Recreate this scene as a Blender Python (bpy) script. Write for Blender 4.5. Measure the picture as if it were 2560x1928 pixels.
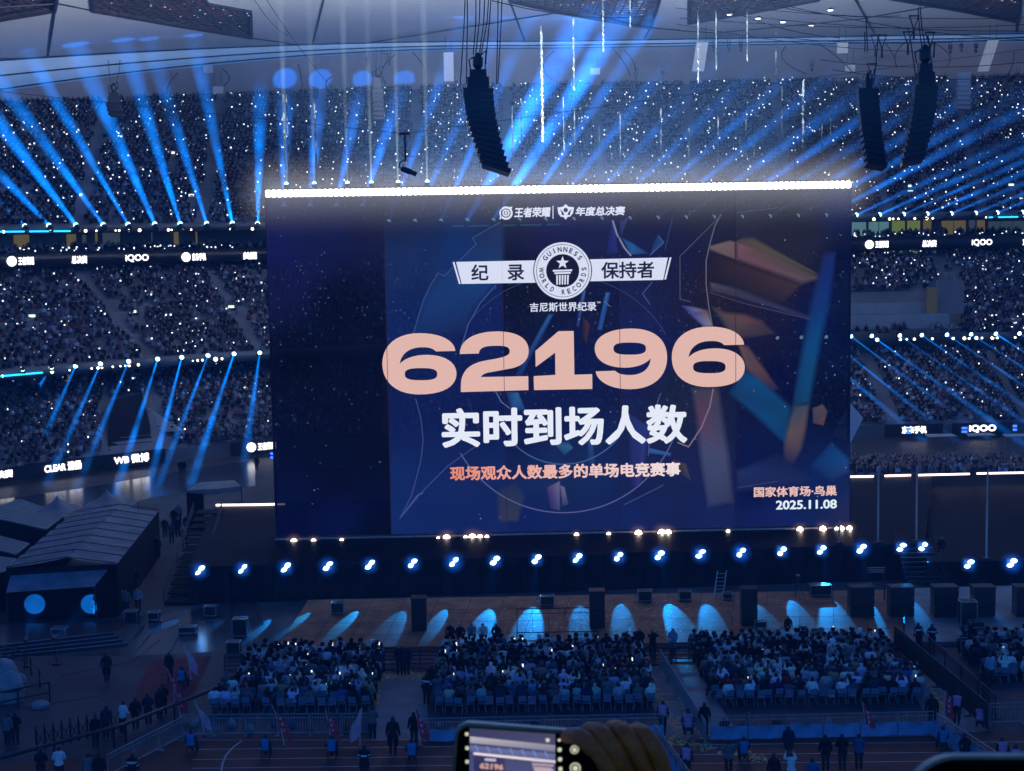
import bpy, bmesh, math, random
import numpy as np
from mathutils import Vector, Matrix
from mathutils.geometry import tessellate_polygon

for o in list(bpy.data.objects):
    bpy.data.objects.remove(o)
SC = bpy.context.scene
COL = SC.collection
RNG = random.Random(7)
NR = np.random.default_rng(11)

# ------------------------------------------------------------------ camera
FPX, CX, CY = 3700.0, 1280.0, 964.0          # focal length and centre in pixels of the 2560-wide photograph
CAMH = 25.0
PITCH = math.atan(374.0 / FPX)
ROLL = math.radians(0.95)
_F = Vector((0, math.cos(PITCH), -math.sin(PITCH)))
_U0 = Vector((0, math.sin(PITCH), math.cos(PITCH)))
_R = Vector((1, 0, 0)) * math.cos(ROLL) - _U0 * math.sin(ROLL)
_U = Vector((1, 0, 0)) * math.sin(ROLL) + _U0 * math.cos(ROLL)
CAMP = Vector((0, 0, CAMH))
cd = bpy.data.cameras.new('camera')
cam = bpy.data.objects.new('camera', cd)
COL.objects.link(cam)
cam.matrix_world = Matrix(((_R.x, _U.x, -_F.x, 0), (_R.y, _U.y, -_F.y, 0), (_R.z, _U.z, -_F.z, CAMH), (0, 0, 0, 1)))
cd.sensor_width = 36.0
cd.lens = 36.0 * FPX / 2560.0
cd.clip_start, cd.clip_end = 0.05, 3000.0
cd.dof.use_dof = True
cd.dof.focus_distance = 105.0
cd.dof.aperture_fstop = 28.0
SC.camera = cam

# ------------------------------------------------------------------ night sky, faint moon-like sun, exposure
W = bpy.data.worlds.new('World')
SC.world = W
W.use_nodes = True
wn = W.node_tree
sky = wn.nodes.new('ShaderNodeTexSky')
sky.sky_type = 'NISHITA'
sky.sun_disc = False
sky.sun_elevation = math.radians(13)
sky.sun_rotation = math.radians(0)
sky.ozone_density = 9.0
bg = wn.nodes['Background']
bg.inputs['Strength'].default_value = 0.15
tint = wn.nodes.new('ShaderNodeVectorMath')      # blue of the stage light on the night air over the whole sky
tint.operation = 'MULTIPLY'
tint.inputs[1].default_value = (0.55, 0.82, 1.15)
wn.links.new(sky.outputs[0], tint.inputs[0])
wn.links.new(tint.outputs[0], bg.inputs[0])
sd = bpy.data.lights.new('sun', 'SUN')
sd.energy = 0.03
sd.angle = math.radians(10)
sd.color = (1.0, 0.93, 0.85)
sun = bpy.data.objects.new('sun', sd)
COL.objects.link(sun)
sun.rotation_euler = (math.radians(55), 0, math.radians(180))
vs = SC.view_settings
vs.view_transform = 'Standard'
vs.look = 'None'
vs.exposure = 0.0
vs.gamma = 1.0
vs.use_curve_mapping = False
cy = SC.cycles
cy.max_bounces = 4
cy.diffuse_bounces = 2
cy.glossy_bounces = 2
cy.transmission_bounces = 2
cy.transparent_max_bounces = 48
cy.volume_bounces = 0
cy.sample_clamp_indirect = 2.0
cy.sample_clamp_direct = 0.0
cy.use_denoising = True
cy.volume_step_rate = 0.3
cy.volume_max_steps = 32
cy.caustics_reflective = False
cy.caustics_refractive = False

# ------------------------------------------------------------------ geometry helpers
def ray(px, py):
    return (_F * FPX + _R * (px - CX) - _U * (py - CY)).normalized()

def at_z(px, py, z=0.0):
    d = ray(px, py)
    return CAMP + d * ((z - CAMH) / d.z)

def at_y(px, py, y):
    d = ray(px, py)
    return CAMP + d * (y / d.y)

def to_px(p):
    v = Vector(p) - CAMP
    z = v.dot(_F)
    return CX + FPX * v.dot(_R) / z, CY - FPX * v.dot(_U) / z

def lin(r, g, b):
    return tuple((c / 255 / 12.92 if c / 255 <= 0.04045 else ((c / 255 + 0.055) / 1.055) ** 2.4) for c in (r, g, b))

def tag(o, label=None, cat=None, group=None, kind=None):
    if label: o['label'] = label
    if cat: o['category'] = cat
    if group: o['group'] = group
    if kind: o['kind'] = kind
    return o

def empty(name, loc=(0, 0, 0), rz=0.0, label=None, cat=None, group=None):
    o = bpy.data.objects.new(name, None)
    o.empty_display_size = 0.1
    COL.objects.link(o)
    o.location = loc
    o.rotation_euler = (0, 0, rz)
    return tag(o, label, cat, group)

def link(name, me, parent=None, loc=None, rot=None, scale=None):
    o = bpy.data.objects.new(name, me)
    COL.objects.link(o)
    if parent is not None: o.parent = parent
    if loc is not None: o.location = loc
    if rot is not None: o.rotation_euler = rot
    if scale is not None: o.scale = scale
    return o

class MB:
    """collects boxes, tubes, quads; build() makes one mesh object"""
    def __init__(self):
        self.v, self.f, self.m = [], [], []
    def add(self, vs_, fs, mi=0):
        k = len(self.v)
        self.v += [tuple(p) for p in vs_]
        self.f += [tuple(i + k for i in f) for f in fs]
        self.m += [mi] * len(fs)
        return self
    def box(self, x0, x1, y0, y1, z0, z1, mi=0):
        return self.add([(x0, y0, z0), (x1, y0, z0), (x1, y1, z0), (x0, y1, z0), (x0, y0, z1), (x1, y0, z1), (x1, y1, z1), (x0, y1, z1)],
                        [(0, 3, 2, 1), (4, 5, 6, 7), (0, 1, 5, 4), (1, 2, 6, 5), (2, 3, 7, 6), (3, 0, 4, 7)], mi)
    def bar(self, a, b, w, h=None, mi=0, up=(0, 0, 1)):
        """box beam from a to b, w wide and h high"""
        h = h or w
        a, b = Vector(a), Vector(b)
        d = (b - a)
        if d.length < 1e-6: return self
        d.normalize()
        u = Vector(up)
        if abs(d.dot(u)) > 0.98: u = Vector((0, 1, 0)) if abs(d.y) < 0.9 else Vector((1, 0, 0))
        s = d.cross(u).normalized()
        t = s.cross(d)
        p = []
        for q in (a, b):
            for sx, sy in ((-1, -1), (1, -1), (1, 1), (-1, 1)):
                p.append(q + s * (sx * w / 2) + t * (sy * h / 2))
        return self.add(p, [(0, 1, 2, 3), (7, 6, 5, 4), (0, 4, 5, 1), (1, 5, 6, 2), (2, 6, 7, 3), (3, 7, 4, 0)], mi)
    def tube(self, pts, r, n=6, mi=0, cap=True):
        pts = [Vector(p) for p in pts]
        rings = []
        for i, p in enumerate(pts):
            d = (pts[min(i + 1, len(pts) - 1)] - pts[max(i - 1, 0)]).normalized()
            u = Vector((0, 0, 1)) if abs(d.z) < 0.9 else Vector((0, 1, 0))
            s = d.cross(u).normalized()
            t = s.cross(d)
            rr = r[i] if isinstance(r, (list, tuple)) else r
            rings.append([p + (s * math.cos(2 * math.pi * k / n) + t * math.sin(2 * math.pi * k / n)) * rr for k in range(n)])
        fs = []
        for i in range(len(pts) - 1):
            for k in range(n):
                fs.append((i * n + k, i * n + (k + 1) % n, (i + 1) * n + (k + 1) % n, (i + 1) * n + k))
        if cap:
            fs.append(tuple(range(n))[::-1])
            fs.append(tuple((len(pts) - 1) * n + k for k in range(n)))
        return self.add([p for g in rings for p in g], fs, mi)
    def lathe(self, prof, n=10, mi=0, org=(0, 0, 0), sx=1.0, sy=1.0):
        k = len(prof)
        vs_ = []
        for r, z in prof:
            for i in range(n):
                a = 2 * math.pi * i / n
                vs_.append((org[0] + r * math.cos(a) * sx, org[1] + r * math.sin(a) * sy, org[2] + z))
        fs = []
        for j in range(k - 1):
            for i in range(n):
                fs.append((j * n + i, j * n + (i + 1) % n, (j + 1) * n + (i + 1) % n, (j + 1) * n + i))
        fs.append(tuple(range(n))[::-1])
        fs.append(tuple((k - 1) * n + i for i in range(n)))
        return self.add(vs_, fs, mi)
    def prism(self, poly, ext, mi=0):
        """polygon (3D points) pushed along vector ext"""
        n = len(poly)
        e = Vector(ext)
        vs_ = [Vector(p) for p in poly] + [Vector(p) + e for p in poly]
        fs = [tuple(range(n)), tuple(range(2 * n - 1, n - 1, -1))] + [(i, (i + 1) % n, n + (i + 1) % n, n + i) for i in range(n)]
        return self.add(vs_, fs, mi)
    def mesh(self, name, mats, smooth=False):
        me = bpy.data.meshes.new(name)
        me.from_pydata([tuple(p) for p in self.v], [], self.f)
        if not isinstance(mats, (list, tuple)): mats = [mats]
        for m in mats: me.materials.append(m)
        if len(mats) > 1: me.polygons.foreach_set('material_index', self.m)
        if smooth: me.polygons.foreach_set('use_smooth', [True] * len(me.polygons))
        me.update()
        return me
    def build(self, name, mats, parent=None, smooth=False):
        me = self.mesh(name, mats, smooth)
        bm = bmesh.new(); bm.from_mesh(me)
        bmesh.ops.recalc_face_normals(bm, faces=bm.faces)
        bm.to_mesh(me); bm.free()
        return link(name, me, parent)

def np_mesh(name, V, Fq, mat, colors=None):
    """big mesh from numpy arrays: V (n,3), Fq (m,3 or 4); colors per face (m,3)"""
    me = bpy.data.meshes.new(name)
    n, m, k = len(V), len(Fq), Fq.shape[1]
    me.vertices.add(n); me.vertices.foreach_set('co', np.ascontiguousarray(V, dtype=np.float32).ravel())
    me.loops.add(m * k); me.loops.foreach_set('vertex_index', np.ascontiguousarray(Fq, dtype=np.int32).ravel())
    me.polygons.add(m)
    me.polygons.foreach_set('loop_start', np.arange(0, m * k, k, dtype=np.int32))
    me.polygons.foreach_set('loop_total', np.full(m, k, dtype=np.int32))
    if colors is not None:
        a = me.color_attributes.new('Col', 'FLOAT_COLOR', 'CORNER')
        c = np.ones((m, k, 4), dtype=np.float32)
        c[:, :, :3] = np.asarray(colors)[:, None, :]
        a.data.foreach_set('color', c.ravel())
    me.materials.append(mat)
    me.update(calc_edges=True)
    return me

def scatter(name, tv, tf, pos, rot, scl, mat, cols, parent=None):
    """one mesh of many copies of a template; cols (N, faces, 3)"""
    tv = np.asarray(tv, float); tf = np.asarray(tf, int)
    N = len(pos)
    c, s = np.cos(rot)[:, None], np.sin(rot)[:, None]
    x, y, z = tv[:, 0][None], tv[:, 1][None], tv[:, 2][None]
    scl = np.asarray(scl)
    S = scl[:, None] if scl.ndim == 1 else None
    if S is not None:
        X = (x * c - y * s) * S + pos[:, 0:1]; Y = (x * s + y * c) * S + pos[:, 1:2]; Z = z * S + pos[:, 2:3]
    else:
        X = (x * scl[:, 0:1] * c - y * scl[:, 1:2] * s) + pos[:, 0:1]; Y = (x * scl[:, 0:1] * s + y * scl[:, 1:2] * c) + pos[:, 1:2]; Z = z * scl[:, 2:3] + pos[:, 2:3]
    V = np.stack([X, Y, Z], -1).reshape(-1, 3)
    Fq = (tf[None] + (np.arange(N) * len(tv))[:, None, None]).reshape(-1, tf.shape[1])
    me = np_mesh(name, V, Fq, mat, cols.reshape(-1, 3))
    return link(name, me, parent)

# ------------------------------------------------------------------ materials
def _nodes(name):
    m = bpy.data.materials.new(name)
    m.use_nodes = True
    return m, m.node_tree, m.node_tree.nodes['Principled BSDF']

def mat(name, rgb, rough=0.6, metal=0.0, var=0.25, scale=3.0, bump=0.0, spec=0.5, detail=4):
    """plain surface with noise in its colour and optional relief"""
    m, nt, b = _nodes(name)
    tc = nt.nodes.new('ShaderNodeTexCoord')
    nz = nt.nodes.new('ShaderNodeTexNoise')
    nz.inputs['Scale'].default_value = scale
    nz.inputs['Detail'].default_value = detail
    nt.links.new(tc.outputs['Object'], nz.inputs['Vector'])
    rp = nt.nodes.new('ShaderNodeValToRGB')
    rp.color_ramp.elements[0].position = 0.3
    rp.color_ramp.elements[1].position = 0.7
    rp.color_ramp.elements[0].color = (*[c * (1 - var) for c in rgb], 1)
    rp.color_ramp.elements[1].color = (*[min(1, c * (1 + var)) for c in rgb], 1)
    nt.links.new(nz.outputs['Fac'], rp.inputs[0])
    nt.links.new(rp.outputs[0], b.inputs['Base Color'])
    b.inputs['Roughness'].default_value = rough
    b.inputs['Metallic'].default_value = metal
    b.inputs['Specular IOR Level'].default_value = spec
    if bump:
        bp = nt.nodes.new('ShaderNodeBump')
        bp.inputs['Strength'].default_value = bump
        bp.inputs['Distance'].default_value = 0.02
        nt.links.new(nz.outputs['Fac'], bp.inputs['Height'])
        nt.links.new(bp.outputs[0], b.inputs['Normal'])
    return m

def mat_obj(name, rough=0.85):
    m, nt, b = _nodes(name)
    oi = nt.nodes.new('ShaderNodeObjectInfo')
    tc = nt.nodes.new('ShaderNodeTexCoord')
    nz = nt.nodes.new('ShaderNodeTexNoise'); nz.inputs['Scale'].default_value = 6.0
    nt.links.new(tc.outputs['Object'], nz.inputs['Vector'])
    mp = nt.nodes.new('ShaderNodeMapRange')
    mp.inputs[3].default_value = 0.65; mp.inputs[4].default_value = 1.3
    nt.links.new(nz.outputs['Fac'], mp.inputs[0])
    mx = nt.nodes.new('ShaderNodeVectorMath'); mx.operation = 'SCALE'
    nt.links.new(oi.outputs['Color'], mx.inputs[0]); nt.links.new(mp.outputs[0], mx.inputs['Scale'])
    nt.links.new(mx.outputs[0], b.inputs['Base Color'])
    b.inputs['Roughness'].default_value = rough
    b.inputs['Specular IOR Level'].default_value = 0.2
    return m

def mat_vcol(name, rough=0.9):
    m, nt, b = _nodes(name)
    a = nt.nodes.new('ShaderNodeVertexColor'); a.layer_name = 'Col'
    nt.links.new(a.outputs[0], b.inputs['Base Color'])
    b.inputs['Roughness'].default_value = rough
    b.inputs['Specular IOR Level'].default_value = 0.1
    return m

def emis(name, rgb, strength, sample=False):
    m = bpy.data.materials.new(name); m.use_nodes = True
    nt = m.node_tree
    nt.nodes.remove(nt.nodes['Principled BSDF'])
    e = nt.nodes.new('ShaderNodeEmission')
    e.inputs[0].default_value = (*rgb, 1); e.inputs[1].default_value = strength
    nt.links.new(e.outputs[0], nt.nodes['Material Output'].inputs[0])
    m.cycles.emission_sampling = 'FRONT_BACK' if sample else 'NONE'
    return m

def emis_vcol(name, strength=1.0, through=0.0, cells=0.0):
    """LED picture: emission from the colour attribute, slightly see-through mesh"""
    m = bpy.data.materials.new(name); m.use_nodes = True
    nt = m.node_tree
    nt.nodes.remove(nt.nodes['Principled BSDF'])
    a = nt.nodes.new('ShaderNodeVertexColor'); a.layer_name = 'Col'
    e = nt.nodes.new('ShaderNodeEmission'); e.inputs[1].default_value = strength
    src = a.outputs[0]
    if cells:
        tc = nt.nodes.new('ShaderNodeTexCoord')
        nz = nt.nodes.new('ShaderNodeTexNoise'); nz.inputs['Scale'].default_value = 0.35; nz.inputs['Detail'].default_value = 5
        nt.links.new(tc.outputs['Object'], nz.inputs['Vector'])
        mp = nt.nodes.new('ShaderNodeMapRange'); mp.inputs[1].default_value = 0.3; mp.inputs[2].default_value = 0.7
        mp.inputs[3].default_value = 1 - cells; mp.inputs[4].default_value = 1 + cells
        nt.links.new(nz.outputs['Fac'], mp.inputs[0])
        vm = nt.nodes.new('ShaderNodeVectorMath'); vm.operation = 'SCALE'
        nt.links.new(src, vm.inputs[0]); nt.links.new(mp.outputs[0], vm.inputs['Scale'])
        src = vm.outputs[0]
    nt.links.new(src, e.inputs[0])
    out = nt.nodes['Material Output']
    if through:
        t = nt.nodes.new('ShaderNodeBsdfTransparent'); t.inputs[0].default_value = (through, through, through, 1)
        ad = nt.nodes.new('ShaderNodeAddShader')
        nt.links.new(e.outputs[0], ad.inputs[0]); nt.links.new(t.outputs[0], ad.inputs[1])
        nt.links.new(ad.outputs[0], out.inputs[0])
    else:
        nt.links.new(e.outputs[0], out.inputs[0])
    m.cycles.emission_sampling = 'NONE'
    return m

def beam_mat(name):
    """light scattered along a beam in the smoky air: emission inside the cone's volume, thinning with distance"""
    m = bpy.data.materials.new(name); m.use_nodes = True
    nt = m.node_tree
    nt.nodes.remove(nt.nodes['Principled BSDF'])
    N = lambda t: nt.nodes.new(t)
    L = nt.links.new
    tc = N('ShaderNodeTexCoord'); sp = N('ShaderNodeSeparateXYZ'); L(tc.outputs['Object'], sp.inputs[0])
    def math_(op, a, b=None, clamp=False):
        n = N('ShaderNodeMath'); n.operation = op; n.use_clamp = clamp
        for i, q in enumerate((a, b)):
            if q is None: continue
            if isinstance(q, (int, float)): n.inputs[i].default_value = q
            else: L(q, n.inputs[i])
        return n.outputs[0]
    x, y, z = sp.outputs
    rr = math_('SQRT', math_('ADD', math_('MULTIPLY', x, x), math_('MULTIPLY', y, y)))
    rz = math_('ADD', math_('MULTIPLY', z, 1 - 0.12), 0.12)
    q = math_('DIVIDE', rr, rz)
    fall = math_('POWER', math_('SUBTRACT', 1.0, math_('MULTIPLY', q, q), True), 1.2)
    along = math_('POWER', math_('SUBTRACT', 1.0, z, True), 1.1)
    along = math_('ADD', along, 0.0)
    near = math_('ADD', 1.0, math_('MULTIPLY', math_('POWER', math_('SUBTRACT', 1.0, z, True), 14.0), 1.5))
    nz = N('ShaderNodeTexNoise'); nz.inputs['Scale'].default_value = 2.6; nz.inputs['Detail'].default_value = 3
    ge = N('ShaderNodeNewGeometry'); sc_ = N('ShaderNodeVectorMath'); sc_.operation = 'SCALE'; sc_.inputs['Scale'].default_value = .09; L(ge.outputs['Position'], sc_.inputs[0])
    L(sc_.outputs[0], nz.inputs['Vector'])
    smoke = math_('MULTIPLY', math_('POWER', nz.outputs['Fac'], 2.0), 3.4)
    st = math_('MULTIPLY', math_('MULTIPLY', math_('DIVIDE', along, rz), fall), math_('MULTIPLY', near, smoke))
    oi = N('ShaderNodeObjectInfo')
    e = N('ShaderNodeEmission'); L(oi.outputs['Color'], e.inputs[0]); L(st, e.inputs[1])
    L(e.outputs[0], nt.nodes['Material Output'].inputs['Volume'])
    return m

M = {}
M['track'] = mat('track_surface', (0.15, 0.048, 0.036), 0.6, var=0.35, scale=0.35, bump=0.15, detail=8, spec=0.12)
M['floor_dark'] = mat('floor_cover', (0.050, 0.052, 0.066), 0.5, var=0.4, scale=0.3, bump=0.1, detail=8, spec=0.15)
M['floor_wet'] = mat('floor_wet', (0.035, 0.04, 0.055), 0.22, var=0.4, scale=0.25, bump=0.08, detail=8)
M['brown_floor'] = mat('plywood_floor', (0.40, 0.165, 0.085), 0.6, var=0.35, scale=0.8, bump=0.1, detail=8, spec=0.12)
M['aisle'] = mat('aisle_sheet', (0.27, 0.24, 0.23), 0.65, var=0.2, scale=0.7, detail=8, spec=0.2)
M['red_carpet'] = mat('red_carpet', (0.20, 0.030, 0.035), 0.9, var=0.3, scale=1.5, detail=8)
M['paint'] = mat('white_paint', (0.55, 0.53, 0.52), 0.6, var=0.3, scale=1.0)
M['concrete'] = mat('stand_concrete', (0.16, 0.17, 0.2), 0.8, var=0.3, scale=0.2, detail=8)
M['fascia'] = mat('fascia_panel', (0.10, 0.11, 0.14), 0.5, var=0.25, scale=0.2)
M['black'] = mat('black_cloth', (0.012, 0.013, 0.019), 0.8, var=0.4, scale=0.6, detail=6, spec=0.1)
M['black_gloss'] = mat('black_gloss', (0.012, 0.013, 0.017), 0.35, var=0.3, scale=2)
M['deck'] = mat('stage_deck', (0.010, 0.013, 0.022), 0.55, var=0.4, scale=0.25, bump=0.15, detail=8, spec=0.03)
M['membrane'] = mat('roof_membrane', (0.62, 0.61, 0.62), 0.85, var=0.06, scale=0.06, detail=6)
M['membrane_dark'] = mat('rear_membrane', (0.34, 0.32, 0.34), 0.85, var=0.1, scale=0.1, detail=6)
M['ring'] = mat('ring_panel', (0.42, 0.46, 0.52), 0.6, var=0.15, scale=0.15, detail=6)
M['ring'].node_tree.nodes['Principled BSDF'].inputs['Emission Color'].default_value = (0.04, 0.22, 0.60, 1); M['ring'].node_tree.nodes['Principled BSDF'].inputs['Emission Strength'].default_value = 0.34; M['ring'].cycles.emission_sampling = 'NONE'  # blue beam light on the ring, put in as weak emission
M['red_steel'] = mat('red_steel', (0.22, 0.06, 0.035), 0.6, var=0.3, scale=0.5)
M['dark_steel'] = mat('dark_steel', (0.035, 0.037, 0.045), 0.5, metal=0.3, var=0.2, scale=1.0)
M['steel'] = mat('galvanised_steel', (0.36, 0.37, 0.40), 0.45, metal=0.5, var=0.2, scale=1.5)
M['white_plastic'] = mat('white_plastic', (0.62, 0.63, 0.66), 0.5, var=0.08, scale=2)
M['chair'] = mat('chair_plastic', (0.17, 0.24, 0.34), 0.5, var=0.1, scale=3)
M['tarp'] = mat('black_tarpaulin', (0.19, 0.22, 0.26), 0.45, var=0.35, scale=0.8, bump=0.3, detail=6, spec=0.2)
M['container'] = mat('container_paint', (0.16, 0.20, 0.24), 0.45, var=0.2, scale=0.8)
M['plastic_blue'] = mat('blue_sheet', (0.12, 0.27, 0.45), 0.35, var=0.35, scale=1.2, bump=0.4, detail=6)
M['case'] = mat('flight_case', (0.02, 0.022, 0.028), 0.4, var=0.3, scale=2)
M['case_edge'] = mat('case_edge', (0.5, 0.52, 0.55), 0.3, metal=0.8, var=0.1, scale=4)
M['cloth'] = mat_obj('clothing')
M['pants'] = mat('dark_trousers', (0.02, 0.022, 0.03), 0.9, var=0.3, scale=5)
M['skin'] = mat('skin', (0.42, 0.25, 0.18), 0.6, var=0.1, scale=8)
M['hair'] = mat('black_hair', (0.010, 0.009, 0.010), 0.5, var=0.3, scale=20)
M['vest_blue'] = mat('blue_vest', (0.02, 0.22, 0.48), 0.6, var=0.15, scale=4)
M['vest_pink'] = mat('pink_vest', (0.60, 0.28, 0.46), 0.6, var=0.15, scale=4)
M['stripe'] = mat('reflective_tape', (0.62, 0.64, 0.64), 0.4, var=0.1, scale=6)
M['flag'] = mat('red_flag', (0.85, 0.06, 0.09), 0.8, var=0.35, scale=3)
M['flag_white'] = mat('flag_white', (0.92, 0.42, 0.52), 0.8, var=0.2, scale=3)
M['crowd'] = mat_vcol('crowd_clothes')
M['confetti'] = mat_vcol('confetti_paper', 0.5)
M['wire'] = mat('black_wire', (0.006, 0.006, 0.008), 0.9, var=0.2, scale=2, spec=0.0)
M['beam'] = beam_mat('emissive_glow')
M['lens'] = emis('lamp_lens', (0.40, 0.78, 1.0), 6.0)
M['lens_white'] = emis('warm_lens', (1.0, 0.86, 0.70), 9.0)
M['lens_yel'] = emis('room_lamp', (1.0, 0.93, 0.62), 5.0)
M['bar'] = emis('lamp_bar_face', (1.0, 0.955, 0.90), 6.0)
M['tube_cyan'] = emis('cyan_led_tube', (0.02, 0.55, 0.95), 2.2)
M['strip'] = emis('warm_led_strip', (1.0, 0.80, 0.74), 3.0)
M['sign_white'] = emis('led_white', (0.95, 0.92, 0.95), 2.6)
M['exit'] = emis('exit_sign_face', (0.75, 1.0, 0.85), 1.6)
M['phone_dot'] = emis('phone_light', (0.75, 0.88, 1.0), 2.2)
M['phone_dim'] = emis('phone_screen_far', (0.45, 0.62, 0.95), 0.8)
M['led'] = emis_vcol('led_picture', 0.85, 0.04, 0.12)
M['led_solid'] = emis_vcol('led_graphic', 1.0, 0.0, 0.0)
def emis_soft(name):
    """LED picture with soft edges: the attribute's alpha mixes it over what lies behind"""
    m = bpy.data.materials.new(name); m.use_nodes = True
    nt = m.node_tree; nt.nodes.remove(nt.nodes['Principled BSDF'])
    a = nt.nodes.new('ShaderNodeVertexColor'); a.layer_name = 'Col'
    e = nt.nodes.new('ShaderNodeEmission'); t = nt.nodes.new('ShaderNodeBsdfTransparent'); x = nt.nodes.new('ShaderNodeMixShader')
    nt.links.new(a.outputs['Color'], e.inputs[0]); nt.links.new(a.outputs['Alpha'], x.inputs[0])
    nt.links.new(t.outputs[0], x.inputs[1]); nt.links.new(e.outputs[0], x.inputs[2]); nt.links.new(x.outputs[0], nt.nodes['Material Output'].inputs[0])
    m.cycles.emission_sampling = 'NONE'
    return m
M['led_soft'] = emis_soft('led_soft_picture')
M['seam'] = emis('led_seam', lin(60, 40, 60), 0.6)
# ------------------------------------------------------------------ the bowl: plan curves of its levels (depth D over x)
def curve(D0, x0, k):
    return lambda x: D0 - k * np.maximum(0.0, x0 - np.asarray(x, float)) ** 2
XS = np.arange(-96, 100.1, 2.0)
C_WALL = curve(177, -8, 0.0112)      # front of the lower tier
C_LOWTOP = curve(193, -4, 0.0100)    # back of the lower tier
C_MIDF = curve(192, 2, 0.0098)       # front edge of the middle tier
C_MIDTOP = curve(208, 4, 0.0078)
C_BOX = curve(206, 4, 0.0078)
C_UPF = curve(205, 6, 0.0074)        # front edge of the upper tier
C_UPTOP = curve(240, 12, 0.0056)
C_ROOF = curve(231, 12, 0.0056)
Z_WALL, Z_LOWTOP, Z_MIDF, Z_MIDTOP, Z_UPF, Z_UPTOP, Z_CEIL = 1.6, 9.0, 11.2, 21.6, 27.0, 48.0, 54.5

def ZT(x): return 48.6 - 4.0 * (np.maximum(0.0, -np.asarray(x, float)) / 60.0) ** 1.5      # rim of the top tier dips to the left
def ZC(x): return 54.5 - 4.2 * (np.clip(-np.asarray(x, float), 0.0, 66.0) / 57.0) ** 2         # so does the roof
def ZR(x): return 53.4 - 6.2 * (np.clip(-np.asarray(x, float), 0.0, 66.0) / 57.0) ** 2         # and the lower edge of its ring
def at_ceil(px, py, dz=0.0):
    z = 54.5
    for _ in range(12):
        p = at_z(px, py, z + dz); z = float(ZC(p.x))
    return p
def strip(name, rows, mats, parent=None):
    """ruled sheet through a list of (curve, z) or (curve, zfunction)"""
    V, Fq = [], []
    n = len(XS)
    for c, z in rows:
        d = c(XS)
        zz = z(XS) if callable(z) else np.full(n, z)
        V.append(np.stack([XS, d, zz], -1))
    V = np.concatenate(V)
    for r in range(len(rows) - 1):
        i = np.arange(n - 1)
        Fq.append(np.stack([r * n + i, r * n + i + 1, (r + 1) * n + i + 1, (r + 1) * n + i], -1))
    me = np_mesh(name, V, np.concatenate(Fq), mats)
    return link(name, me, parent)

def tier(name, cA, zA, cB, zB, n, mats, parent):
    rows = []
    mix = lambda t: (lambda x: cA(x) * (1 - t) + cB(x) * t)
    for r in range(n):
        z = (lambda x, t=r / (n - 1): zA + (zB(x) - zA) * t) if callable(zB) else zA + (zB - zA) * r / (n - 1)
        rows += [(mix(r / n), z), (mix((r + 1) / n), z)]
    return strip(name, rows, mats, parent)

# ground: one sheet under the whole bowl (stands and roof close the view all round), track, floor cover
g = MB(); g.add([(-128, -7, 0), (128, -7, 0), (128, 260, 0), (-128, 260, 0)], [(0, 1, 2, 3)])
tag(g.build('ground', M['floor_dark']), kind='structure')
def sheet(name, px, z, m, kind='structure', parent=None):
    b = MB(); b.add([at_z(x, y, z) for x, y in px], [tuple(range(len(px)))])
    o = b.build(name, m, parent)
    if kind: tag(o, kind=kind)
    return o
sheet('running_track', [(-500, 2150), (-120, 1928), (300, 1880), (470, 1846), (2640, 1826), (3100, 2150)], 0.006, M['track'])
sheet('far_track', [(-600, 1330), (-100, 1262), (200, 1222), (450, 1178), (640, 1150), (640, 1215), (400, 1240), (0, 1330)], 0.006, M['floor_wet'])

lower = empty('lower_grandstand', (0, 177, 0), 0, 'lowest curved tier of spectators behind the perimeter LED boards', 'grandstand')
middle = empty('middle_grandstand', (0, 195, 0), 0, 'middle curved tier of spectators between the two rows of blue lamps', 'grandstand')
upper = empty('upper_grandstand', (0, 205, 0), 0, 'steep top tier of spectators under the roof, dotted with phone lights', 'grandstand')
for e_ in (lower, middle, upper): e_.location = (0, 0, 0)
strip('front_wall', [(C_WALL, 0.0), (C_WALL, Z_WALL)], M['fascia'], lower)
tier('seating_tier', C_WALL, Z_WALL, C_LOWTOP, Z_LOWTOP, 20, M['concrete'], lower)
off = lambda c, d: (lambda x: c(x) + d)
strip('back_wall', [(off(C_LOWTOP, 0.1), Z_LOWTOP - 0.5), (off(C_LOWTOP, 0.1), Z_MIDF - 0.9)], M['fascia'], lower)
strip('front_fascia', [(off(C_MIDF, 3.0), Z_MIDF - 0.9), (C_MIDF, Z_MIDF - 0.9), (C_MIDF, Z_MIDF + 0.35), (off(C_MIDF, 0.3), Z_MIDF + 0.35), (off(C_MIDF, 0.3), Z_MIDF - 0.2)], M['fascia'], middle)
tier('seating_tier', off(C_MIDF, 0.3), Z_MIDF, C_MIDTOP, Z_MIDTOP, 22, M['concrete'], middle)
strip('back_wall', [(off(C_MIDTOP, 0.1), Z_MIDTOP - 0.6), (off(C_MIDTOP, 0.1), 22.4)], M['fascia'], middle)
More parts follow.
